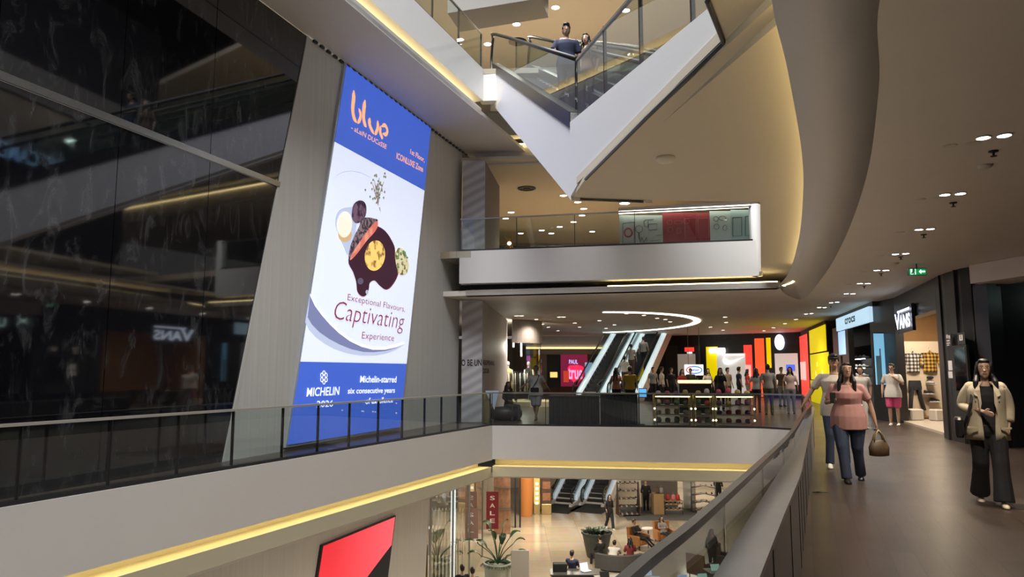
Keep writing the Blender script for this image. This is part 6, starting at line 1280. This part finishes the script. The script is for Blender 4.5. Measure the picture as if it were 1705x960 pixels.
# ================================================================== GROUND FLOOR
def gz(px, py): return az(px, py, Z1)
def gat(px, Y): a_, _ = ray(px, 900); return V((a_*Y, Y, Z1))
def gper(px, py, label, **kw): p = gz(px, py); kw.setdefault('vox', .022); return person(label, p, kw.pop('yaw', yawto(p)), **kw)
gper(1015, 880, 'woman in a long black dress walking alone on the marble ground floor', H=1.66, pose='walk', fem=True, top=W_BLK, sleeve=.8, hem=-.12, bot=W_BLK, bl=.02, hair='long', yaw=.3, shoes=S_WHT)
gper(1076, 851, 'person in black standing between the shoe racks of the ground floor kiosk', H=1.7, top=W_BLK, sleeve=.8, bot=W_BLK, shoes=S_BLK)
gper(1197, 838, 'person in black standing right of the zigzag shelf on the ground floor', H=1.72, top=W_BLK, sleeve=.8, bot=W_BLK, yaw=2.4, shoes=S_BLK)
M_WOOD = mat('oak_wood', (.32, .20, .10), .5, noise=.2, nscale=9); M_TANL = mat('orange_leather', (.36, .15, .05), .45); M_GREYU = mat('grey_upholstery', (.055, .055, .057), .8)
# kiosk platform with racks
kc = gz(1100, 862); m = MB(); P_ = [gz(1045, 866), gz(1162, 866), gz(1160, 845), gz(1030, 845)]; m.prism([V((p.x, p.y, Z1)) for p in P_], UP*.05); one('kiosk_platform', m, mat('dark_grey_carpet', (.10, .10, .10), .8), 'dark grey platform under the ground floor shoe kiosk', 'platform')
M_RACKW = mat('dark_brown_wood', (.075, .045, .03), .5)
def shoe_rack(label, c, w_, h_, n_, rz, zig=False):
    t = thing('shoe_rack', label, 'rack', c, rz, local=True)
    for s in (-1, 1):
        m = MB(); m.prism([V((s*w_/2, -.42, 0)), V((s*w_/2, .42, 0)), V((s*w_/2, .08, h_)), V((s*w_/2, -.08, h_))], V((.03*-s, 0, 0))); m.build('side_frame', M_RACKW if not zig else M_DSTEEL, t)
    for i in range(n_):
        z = .08+(h_-.15)*i/(n_-1); d = .40-.30*i/(n_-1)
        m = MB()
        if zig: m.prism([V((-w_/2, -d, z)), V((0, -d, z+.12)), V((w_/2, -d, z)), V((w_/2, -d, z+.03)), V((0, -d, z+.15)), V((-w_/2, -d, z+.03))], V((0, 2*d, 0)))
        else: m.box((0, 0, z), (w_, 2*d, .025))
        m.build('shelf', M_RACKW, t)
    return t
r_ = random.Random(11)
def rack_shoes(c, w_, h_, n_, rz, label, grp, per=4):
    Rr = Matrix.Rotation(rz, 3, 'Z')
    for i in range(n_):
        z = .095+(h_-.15)*i/(n_-1); d = .40-.30*i/(n_-1)
        for j in range(per):
            x = -w_/2+w_*(j+.5)/per; p = c+Rr@V((x, -d+.10, z)); shoe(label, p, Rr@V((0, -1, 0)), Rr@V((1, 0, 0)), r_.choice([M_BLACKM, W_BRN, cloth('shoe_tan', (.35, .2, .1)), W_GREY]), .9, grp)
rc = gz(1046, 858)+UP*.05; shoe_rack('pyramid shoe rack at the left end of the ground floor kiosk', rc, 1.2, 1.75, 5, .1); rack_shoes(rc, 1.1, 1.75, 5, .1, 'dark shoe on the left pyramid rack of the ground floor kiosk', 'shoes on the left kiosk rack')
rc = gz(1172, 852)+UP*.0; shoe_rack('dark zigzag shelf with shoes at the right of the ground floor kiosk', rc, 1.35, 1.8, 5, -.15, True); rack_shoes(rc+UP*.1, 1.2, 1.8, 5, -.15, 'dark shoe on the zigzag shelf of the ground floor kiosk', 'shoes on the zigzag shelf')
kp = gz(1112, 856)+UP*.05; t = thing('kiosk_counter', 'wooden counter block with open front shelves in the middle of the ground floor kiosk', 'counter', kp, local=True)
m = MB(); m.bbox((-.55, 0, .55), (.55, .8, 1.1), 0, .02); m.build('cabinet', M_WOOD, t)
for s in (-.2, .75):
    m = MB(); m.box((s, -.3, .35), (.03, .03, .7)); m.build('leg', M_DSTEEL, t)
for z in (.25, .55, .72):
    m = MB(); m.box((.28, -.05, z), (1.0, .6, .03)); m.build('shelf', M_WOOD, t)
for i in range(4):
    for j, z in enumerate((.27, .57)):
        p = kp+V((-.1+.24*i, -.22, z)); shoe('dark shoe on the wooden counter shelves of the ground floor kiosk', p, V((0, -1, 0)), V((1, 0, 0)), [W_BRN, M_BLACKM][(i+j) % 2], .9, 'shoes on the kiosk counter')
for i, (x, z, mm) in enumerate(((.0, .74, W_RED), (.3, .74, cloth('rose', (.55, .2, .2))), (.55, .74, W_RED), (-.55, 1.11, W_BRN), (-.35, 1.11, W_GREY))):
    m = MB(); c = kp+V((x, -.1, z)); m.rings([[c+V((.12*k_*math.cos(q), .09*k_*math.sin(q), zz)) for q in [2*PI*e_/10 for e_ in range(10)]] for zz, k_ in ((0, .95), (.12, 1), (.26, .8), (.3, .4))]); m.tube([c+V((-.05, 0, .28)), c+V((0, 0, .42)), c+V((.05, 0, .28))], .012, 5); one('tote_bag', m, mm, ['red bag at left on the kiosk counter top shelf', 'rose bag in the middle of the kiosk counter top shelf', 'red bag at right on the kiosk counter top shelf', 'brown bag at left on the wooden cabinet of the kiosk', 'grey bag at right on the wooden cabinet of the kiosk'][i], 'bag', None, True)
kb = V((kp.x, kp.y+2.2, Z1)); t = thing('kiosk_back_wall', 'dark kiosk back wall with pegged bottles below a white lit sign band', 'shelf unit', kb, local=True)
m = MB(); m.box((0, 0, 1.3), (2.1, .12, 2.6)); m.build('panel', mat('kiosk_board', (.16, .14, .12), .6), t); m = MB(); m.box((-.2, -.1, 2.62), (1.9, .2, .30)); m.build('sign_band', E_WHITE, t)
for z in (1.6, 2.1):
    m = MB(); m.box((0, -.16, z), (1.9, .22, .03)); m.build('shelf', M_DSTEEL, t)
for i in range(9):
    p = kb+V((-.8+.2*i, -.17, 2.115)); m = MB(); m.lathe([(.04, 0), (.045, .02), (.045, .15), (.018, .20), (.018, .25), (.02, .26)], p, 10); one('bottle', m, M_BLACKM, 'small dark bottle in the row under the white sign band of the kiosk', 'bottle', 'bottles on the kiosk wall', True)
for x, lab in ((1152, 'pale upright panel between the kiosk and the zigzag shelf'),):
    a = gz(x, 850); m = MB(); m.bbox(a+V((0, .5, 1.1)), (.7, .12, 2.2), 0, .02); one('divider_panel', m, mat('pale_panel_paint', (.6, .6, .56), .5), lab, 'panel')
# seats: armchairs with people
def armchair(label, p, rz, mm=M_TANL, grp=None):
    t = thing('armchair', label, 'armchair', p, rz, group=grp, local=True)
    m = MB(); m.bbox((0, -.05, .30), (.62, .62, .22), 0, .05); m.build('seat', mm, t)
    m = MB(); m.rings([[V((x, y+.05*(z-.4), z)) for x, y in ((-.36, .22), (.36, .22), (.40, .34), (-.40, .34))] for z in (.16, .5, .85, .92)]); m.build('backrest', mm, t)
    for s in (-1, 1):
        m = MB(); m.bbox((s*.37, -.02, .38), (.12, .62, .42), 0, .04); m.build('armrest', mm, t)
        for y in (-.28, .25):
            m = MB(); m.tube([(s*.32, y, 0), (s*.32, y, .2)], [.015, .025], 8); m.build('leg', M_DSTEEL, t)
    return t
a1 = gz(1064, 912); armchair('orange brown armchair with a man in black lying back, marble floor', a1, .75); person('man in black clothes reclining in the nearer orange brown armchair', a1, .75, 1.72, 'lounge', top=W_BLK, sleeve=.8, bot=W_BLK, shoes=S_BLK, skin=SK2, vox=.018)
a2 = gz(1106, 903); armchair('farther orange brown armchair with a person in grey print', a2, .2); person('person in grey print top sitting in the farther orange brown armchair', a2, .3, 1.62, 'lounge', True, top=W_GREY, bot=W_BLK, hair='bob', shoes=S_BLK, vox=.02)
t = thing('coffee_table', 'small round white table between the orange brown armchairs', 'table', gz(1084, 906)+V((.05, .9, 0)), local=True)
m = MB(); m.lathe([(.30, .50), (.31, .52), (.30, .54)], (0, 0, 0), 24); m.build('top', M_WHITE, t); m = MB(); m.tube([(0, 0, 0), (0, 0, .5)], .03, 8); m.lathe([(.2, 0), (.2, .02), (.03, .03)], (0, 0, 0), 18); m.build('pedestal', M_DSTEEL, t)
# curved grey sofa with three people
sc_ = gz(1034, 950); t = thing('sofa', 'curved dark grey sofa seen from behind with three people', 'sofa', sc_)
arc_ = [sc_+V((1.05*math.sin(a_), -.95*math.cos(a_)+.75, 0)) for a_ in [math.radians(d) for d in range(-62, 63, 8)]]
m = MB(); m.slab(offs(arc_, .10), offs(arc_, -.10), Z1+.06, Z1+.62); m.build('backrest', M_GREYU, t)
m = MB(); m.slab(offs(arc_, -.08), offs(arc_, -.6), Z1+.10, Z1+.44); m.build('seat', M_GREYU, t)
m = MB(); m.slab(offs(arc_, 0), offs(arc_, -.5), Z1, Z1+.1); m.build('plinth', M_BLACKM, t)
def sit_at(dx, dy, yaw, label, **kw): return person(label, sc_+V((dx, dy, -.06)), yaw, kw.pop('H', 1.66), kw.pop('pose', 'sit'), vox=.02, **kw)
sit_at(-.30, .25, PI-.4, 'person in a white shirt bending forward on the curved grey sofa', pose='bend', top=W_SHIRT, sleeve=.45, bot=W_BLK, wide=1.15, shoes=S_BLK)
sit_at(-.75, .75, PI+.5, 'person in black sitting on the left end of the curved grey sofa', top=W_BLK, sleeve=.8, bot=W_BLK, shoes=S_BLK)
sit_at(.42, .3, PI+.1, 'person in dark red sitting right of the one in white on the sofa', top=cloth('dark_red', (.20, .03, .03)), sleeve=.5, bot=W_BLK, hair='bob', shoes=S_BLK)
# planter in the middle
pl_ = gz(994, 926); t = thing('planter', 'large dark tapered planter with low dark plants on the marble floor', 'planter', pl_, local=True)
m = MB(); m.lathe([(.40, 0), (.44, .05), (.62, .95), (.66, .96), (.66, 1.02), (.58, 1.02), (.55, .9)], (0, 0, 0), 28); m.build('pot', mat('dark_pot', (.045, .05, .048), .5), t)
M_LEAF = mat('dark_green_leaf', (.018, .045, .02), .4, noise=.3, nscale=9); M_LEAF2 = mat('green_leaf', (.03, .075, .03), .35, noise=.3, nscale=6)
def leafm(mb, base, d, L_, w_, droop=.25, n=7):
    d = V(d).normalized(); s = d.cross(UP); s = V((1, 0, 0)) if s.length < .05 else s.normalized(); A, B = [], []
    for i in range(n+1):
        f = i/n; p = V(base)+d*L_*f-UP*(droop*L_*f*f); ww = w_*max(.02, math.sin(PI*min(1, .08+f*.92))**.8); up = s.cross(d).normalized()
        A.append(p+s*ww+up*ww*.25); B.append(p-s*ww+up*ww*.25)
    C_ = [(a_+b_)/2-UP*.0-V((0, 0, w_*.2)) for a_, b_ in zip(A, B)]
    mb.strip(A, C_); mb.strip(C_, B)
m = MB()
for i in range(60):
    a_ = i*2.4; rr = .1+.42*((i*7) % 10)/10; leafm(m, (rr*math.cos(a_), rr*math.sin(a_), .95), (math.cos(a_)*.6, math.sin(a_)*.6, .8), .42, .06, .4, 5)
m.build('foliage', M_LEAF, t)
# tall plant with big leaves close to the shop front
pt = gat(829, 27.5); t = thing('potted_plant', 'tall potted plant with big paddle leaves near the ground floor shop front', 'plant', pt, local=True)
m = MB(); m.lathe([(.42, 0), (.46, .04), (.50, .75), (.55, .78), (.55, .86), (.48, .86), (.46, .75)], (0, 0, 0), 28); m.build('pot', mat('greyish_pot', (.40, .42, .38), .5), t)
spec = [(-.35, .1, 2.0, .78, .17, -.6), (.25, -.1, 2.1, .75, .15, .3), (-.15, -.25, 1.75, .8, .17, -.9), (.75, -.2, 1.55, .72, .14, .9), (-.9, -.1, 1.5, .85, .13, -1.6), (.6, .3, 1.7, .7, .13, .9), (-.8, -.4, 1.15, .75, .15, -1.3), (.85, -.1, 1.2, .6, .10, 1.6), (.2, .2, 1.5, .75, .16, .1), (-.55, .2, 1.35, .8, .14, -1.2), (.4, -.4, 1.05, .6, .11, .8)]
for x, y, h_, L_, w_, ln in spec:
    m = MB(); m.tube(spline([V((0, 0, .8)), V((x*.3, y*.3, .8+(h_-.8)*.55)), V((x*.75, y*.75, h_))], 4), [.022]*4+[.018]*4+[.014], 6); st_ = m.build('stem', M_LEAF2, t, True)
    m = MB(); leafm(m, (x*.75, y*.75, h_-.03), (x*.6+ln*.15, y*.5, .75), L_, w_*1.35, .5, 9); m.build('leaf', M_LEAF2, st_, True)
m = MB()
for i in range(46):
    a_ = i*2.4; leafm(m, (.3*math.cos(a_), .3*math.sin(a_), .82), (math.cos(a_), math.sin(a_), .55), .4, .055, .7, 5)
m.build('undergrowth', M_LEAF, t)
p = gat(866, 27.0); t = thing('notice_stand', 'upright grey panel standing beside the tall potted plant', 'panel', p, local=True); m = MB(); m.bbox((0, 0, .72), (.66, .06, 1.36), 0, .015); m.build('panel', mat('grey_panel', (.36, .34, .32), .5), t); m = MB(); m.box((0, 0, .02), (.7, .4, .04)); m.build('foot', M_DSTEEL, t)
# desk with a man and a laptop
dk_ = gat(958, 26.6); t = thing('reception_desk', 'black desk with a pale work top at the lower edge of the view', 'desk', dk_, local=True)
m = MB(); m.bbox((.0, 0, .36), (1.75, .7, .72), 0, .02); m.build('body', M_BLACK, t); m = MB(); m.bbox((.0, .02, .74), (1.85, .8, .04), 0, .01); m.build('top', mat('dark_desk_top', (.05, .05, .05), .3), t); m = MB(); m.bbox((-.55, .1, .90), (.5, .3, .28), 0, .02); m.build('monitor_box', M_BLACKM, t)
person('man in a dark navy shirt sitting with his back to us at the black desk', dk_+V((-.05, .75, 0)), PI-.4, 1.72, 'sit', top=W_NAVY, sleeve=.42, bot=W_BLK, shoes=S_BLK, vox=.018)
t = thing('office_stool', 'dark stool under the man at the black desk', 'stool', dk_+V((-.05, .80, 0)), local=True); m = MB(); m.lathe([(.2, .36), (.22, .38), (.2, .405)], (0, 0, 0), 20); m.build('seat', M_BLACKM, t); m = MB(); m.tube([(0, 0, 0), (0, 0, .37)], .025, 8); m.lathe([(.22, 0), (.22, .02), (.03, .04)], (0, 0, 0), 16); m.build('pedestal', M_DSTEEL, t)
lp = dk_+V((.38, .05, .765)); t = thing('laptop', 'open laptop with a bright screen on the black desk', 'laptop', lp, .5, local=True); m = MB(); m.box((0, 0, .01), (.34, .24, .018)); m.build('base', mat('silver_plastic', (.5, .5, .52), .4), t); m = MB(); m.prism([V((-.17, .11, .02)), V((.17, .11, .02)), V((.17, .18, .25)), V((-.17, .18, .25))], V((0, .008, 0))); li = m.build('lid', mat('silver_plastic', (.5, .5, .52), .4), t); m = MB(); m.prism([V((-.16, .107, .03)), V((.16, .107, .03)), V((.16, .174, .243)), V((-.16, .174, .243))], V((0, -.001, 0))); m.build('screen', em('laptop_glow', (.55, .68, .95), .9), li)
# glass cosmetic counters seen through the near balustrade
for i, (px, Y, w_, lab) in enumerate(((1040, 25.0, 2.0, 'low glass showcase at the lower edge before the curved sofa'), (1128, 24.4, 2.2, 'black island counter seen through the near balustrade glass'), (1225, 25.9, 2.2, 'second black island counter farther right through the near balustrade glass'))):
    p = gat(px, Y); t = thing('showcase', lab, 'counter', p, .2, local=True)
    m = MB(); m.bbox((0, 0, .40), (w_, .7, .8), 0, .02); m.build('body', M_BLACK, t); m = MB(); m.bbox((0, 0, .90), (w_-.04, .66, .2), 0, .01); m.build('glass_case', M_GLASS, t); m = MB(); m.bbox((0, 0, 1.015), (w_, .7, .03), 0, .008); m.build('top', mat('desk_top', (.2, .2, .19), .3), t)
    for s in (-.5, .1, .55):
        m = MB(); m.prism([V((s*w_/1.4-.16, -.02, 1.03)), V((s*w_/1.4+.16, -.02, 1.03)), V((s*w_/1.4+.16, .06, 1.22)), V((s*w_/1.4-.16, .06, 1.22))], V((0, .02, 0))); m.build('display', [em('mint_glow', (.55, .9, .75), .9), M_BLACKM, em('laptop_glow', (.55, .68, .95), .9)][(int(s*10)+i) % 3], t)
for i, (px, Y, yw, lab) in enumerate(((1165, 28.6, 2.3, 'brown tub armchair seen through the near balustrade glass'), (1205, 29.8, 1.0, 'second brown tub armchair farther right behind the near balustrade glass'))): armchair(lab, gat(px, Y), yw, mat('brown_upholstery', (.16, .09, .06), .6))
person('person in black sitting beyond the near balustrade glass beside the brown chairs', gat(1185, 29.2), .3, 1.66, 'stand', top=W_BLK, sleeve=.8, bot=W_BLK, hair='bob', shoes=S_BLK, vox=.022)
# standing heads at the lower left, shop front, banners
for px, Y, lab in ((770, 23.9, 'dark haired person at the lower edge left of the tall plant'), (787, 23.6, 'second dark haired person at the lower edge next to the tall plant')): person(lab, gat(px, Y), PI+.3, 1.66, 'stand', top=W_BLK, sleeve=.6, bot=W_BLK, shoes=S_BLK, vox=.02)
s0 = wk(8.5, Z1); s1 = gz(803, 926); s2 = gz(845, 868)
m = MB(); m.prism([s0, s1, s1+UP*4.75, s0+UP*4.75], V((-.012, .002, 0))); struct('window_6', m, M_GLASS)
m = MB()
for f in (0, .33, .66, 1.0): q = s0+(s1-s0)*f; m.box(q+UP*2.35, (.06, .06, 4.7))
struct('trim_19', m, M_STEEL)
t = thing('light_column', 'tall white light column at the ground floor shop front', 'light column', gat(766, 26.2)); p = gat(766, 26.2)+V((-.25, 0, 0))
m = MB(); m.bbox(p+UP*1.9, (.16, .16, 3.6), 0, .02); m.build('tube', em('column_glow', (.88, .94, 1), 1.6), t); m = MB(); m.bbox(p+UP*.05, (.26, .26, .1), 0, .02); m.bbox(p+UP*3.78, (.26, .26, .16), 0, .02); m.build('cap', M_STEEL, t)
M_BAN = mat('maroon_banner', (.20, .012, .022), .6); M_BAN2 = mat('faded_maroon_banner', (.30, .17, .15), .6); L_BAN = mat('pale_lettering', (.78, .72, .66), .6)
def sale(label, px, Y, y0, y1, w_, mm, txt):
    a_, e0 = ray(px, y0); _, e1 = ray(px, y1); zt_, zb_ = HC+e0*Y, HC+e1*Y; t = thing('sale_banner', label, 'banner', V((a_*Y, Y, zb_)))
    m = MB(); m.bbox((a_*Y, Y, (zt_+zb_)/2), (w_, .03, zt_-zb_), 0, .006); m.build('cloth', mm, t)
    m = MB(); H_ = (zt_-zb_)/(len(txt)+.9)
    for i, ch in enumerate(txt): m.text(ch, V((a_*Y-w_*.2, Y-.018, zt_-H_*(i+1.1))), V((w_*.4, 0, 0)), UP*H_*.55, 0, 0, .01, V((0, -1, 0)))
    m.build('lettering', L_BAN, t); m = MB(); 
    for s in (-1, 1): m.tube([V((a_*Y+s*w_*.4, Y, zt_)), V((a_*Y+s*w_*.4, Y, ZC1))], .008, 5)
    m.build('cord', M_STEEL, t)
sale('dark red hanging banner reading sale vertically beyond the tall plant', 820, 31.5, 818, 880, .52, M_BAN, 'SALE'); sale('faded banner with vertical sale lettering behind the shop glass', 784, 28.6, 846, 896, .58, M_BAN2, 'SAL')
def garment_rail(label, p, w_, zr, n_, cols, L_=1.0, grp=None):
    t = thing('clothes_rack', label, 'clothes rack', V((p.x, p.y, Z1)), local=True, group=grp)
    m = MB(); m.tube([(-w_/2, 0, 0), (-w_/2, 0, zr), (w_/2, 0, zr), (w_/2, 0, 0)], .018, 6); m.build('rail', M_STEEL, t)
    for i in range(n_):
        x = -w_/2+.08+(w_-.16)*i/(n_-1); m = MB(); m.tube([(x, 0, zr), (x, .0, zr+.05), (x+.015, .03, zr+.03)], .006, 5); m.tube([(x, -.19, zr-.13), (x, 0, zr-.03), (x, .19, zr-.13)], .008, 5); h_ = m.build('hanger', M_STEEL, t)
        m = MB(); m.rings([[V((x+a_*math.cos(q), b_*math.sin(q), zr-z)) for q in [2*PI*k_/8 for k_ in range(8)]] for z, a_, b_ in ((.05, .01, .05), (.13, .03, .19), (.5, .028, .17), (L_, .03, .2))]); m.build('garment', cols[i % len(cols)], h_, True)
cb = [cloth('rack_beige', (.48, .40, .27)), cloth('rack_cream', (.62, .55, .42)), W_GREY, cloth('rack_taupe', (.25, .21, .17)), cloth('rack_white', (.68, .64, .56))]
garment_rail('nearest chrome rail of beige garments behind the ground floor shop glass', gat(726, 25.2), 1.5, 2.1, 12, cb, 1.15); garment_rail('second chrome rail of beige garments deeper in the ground floor shop', gat(735, 28.5), 1.6, 2.0, 12, cb[1:]+cb[:1], 1.1); garment_rail('farthest chrome rail of garments in the ground floor shop', gat(745, 32), 1.5, 2.0, 10, cb[2:]+cb[:2], 1.1)
t = thing('curtain_panel', 'pale pink hanging curtain high in the ground floor shop', 'curtain', gat(742, 34)); p = gat(742, 34); m = MB(); q = [p+V((-.9+1.8*i/24, .06*math.sin(i*1.7), 0)) for i in range(25)]; m.strip([v+UP*2.1 for v in q], [v+UP*4.4 for v in q]); m.build('cloth', mat('pale_pink_curtain', (.55, .45, .40), .8), t); m = MB(); m.tube([p+V((-1, 0, 4.42)), p+V((1, 0, 4.42))], .02, 6); m.tube([p+V((-1, 0, 4.42)), p+V((-1, 0, 4.8))], .012, 5); m.build('rod', M_STEEL, t)
m = MB(); m.prism([gat(690, 37), gat(822, 37), gat(822, 37)+UP*4.7, gat(690, 37)+UP*4.7], V((0, .1, 0))); struct('wall_left_shop', m, mat('shop_back_wall', (.35, .31, .26), .7))
# back displays of the ground floor
def board(label, x0, x1, y0, y1, Y, mm, cat='display board', base=None):
    a_ = gat(x0, Y); b_ = gat(x1, Y); _, e0 = ray(x0, y0); zt_ = min(ZC1-.05, HC+e0*Y); t = thing('display_tower', label, cat, a_); w_ = b_.x-a_.x
    m = MB(); m.bbox(((a_.x+b_.x)/2, Y, (Z1+.55+zt_)/2), (w_, .3, zt_-Z1-.55), 0, .015); m.build('panel', mm, t); m = MB(); m.bbox(((a_.x+b_.x)/2, Y, Z1+.275), (w_+.02, .34, .55), 0, .02); m.build('base', base or M_GOLDF, t); return t, a_, b_, zt_, Y
M_GOLDL = em('gold_lit_panel', (.62, .45, .14), .5); M_BRD = mat('brown_display', (.10, .055, .04), .5, noise=.5, nscale=4)
t, a_, b_, zt_, Y = board('gold lit display tower with pale vertical lettering marks, ground floor', 889, 899, 792, 850, 41, M_GOLDL)
m = MB()
for i in range(9): m.box(((a_.x+b_.x)/2, Y-.16, zt_-.4-.26*i), (.16, .01, .14))
m.build('marks', em('pale_marks', (.9, .9, .8), .7), t)
t, a_, b_, zt_, Y = board('brown picture tower right of the gold display tower, ground floor', 902, 918, 792, 851, 41, M_BRD)
for i in range(3):
    m = MB(); m.box(((a_.x+b_.x)/2, Y-.16, Z1+.95+.62*i), ((b_.x-a_.x)*.8, .012, .4)); m.build('picture', mat('copper_picture', (.35, .16, .08), .5, noise=.5, nscale=7), t)
p = gat(876, 40.5); m = MB(); m.lathe([(.33, 0), (.34, .02), (.42, 2.0), (.43, 2.04), (.36, 2.06)], p, 24); one('display_column', m, em('orange_lit_column', (.55, .20, .05), .22), 'orange glowing tapered column left of the gold display tower', 'column', None, True)
m = MB()
for i in range(22): leafm(m, p+V((.1*math.cos(i), .1*math.sin(i), 2.075)), (math.cos(i*2.4), math.sin(i*2.4), .9), .6, .06, .3, 5)
one('flower_arrangement', m, M_LEAF2, 'green plant arrangement on top of the orange glowing column', 'plant')
for i, x in enumerate((858, 866)):
    p = gat(x, 37.5); m = MB(); m.box(p+UP*2.35, (.08, .08, 4.7)); struct('trim_%d' % (20+i), m, M_BLACKM)
t = thing('display_wall', 'shop display wall with copper coloured goods behind the dark red banner', 'display', gat(833, 36)); a_ = gat(822, 36); b_ = gat(850, 36); m = MB(); m.prism([a_, b_, b_+UP*4.5, a_+UP*4.5], V((0, .15, 0))); m.build('panel', mat('copper_mosaic', (.38, .20, .12), .4, noise=.6, nscale=5), t)
for z in (1.2, 2.2, 3.2):
    m = MB(); m.obox(a_+UP*z, b_-a_, V((0, -.3, 0)), UP*.03); m.build('shelf', M_STEEL, t)
# ================================================================== LIGHT
w = bpy.data.worlds.new('dim_surroundings'); SC.world = w; w.use_nodes = True
w.node_tree.nodes['Background'].inputs[0].default_value = (1, .95, .9, 1); w.node_tree.nodes['Background'].inputs[1].default_value = .2
m = MB(); m.prism([V((-30, -30, 24)), V((40, -30, 24)), V((40, 70, 24)), V((-30, 70, 24))], UP*.2); struct('ceiling_blocker', m, M_BLACKM)  # unseen roof added to block the surroundings and darken the marble's reflections
m = MB(); m.prism([V((-30, -12, -8)), V((40, -12, -8)), V((40, -12, 24)), V((-30, -12, 24))], V((0, -.2, 0))); struct('wall_front', m, M_TAUPE)
light('AREA', 'atrium_fill_light', (-2.5, 8, 22), 11500, (.95, .97, 1), 9, (0, 0, .4), 20)  # unseen area lamp added below the roof to fill the atrium
for x, y, e in ((1.5, 13, 260), (3, 26, 520), (2, 36, 560), (12, 34, 420), (-6, 30, 380), (-8, 22, 280), (12, 46, 320)):
    light('AREA', 'ground_fill_light', (x, y, ZC1-.08), e, (1, .88, .70), 3.0)  # unseen lamps added at ceiling height to brighten the ground floor
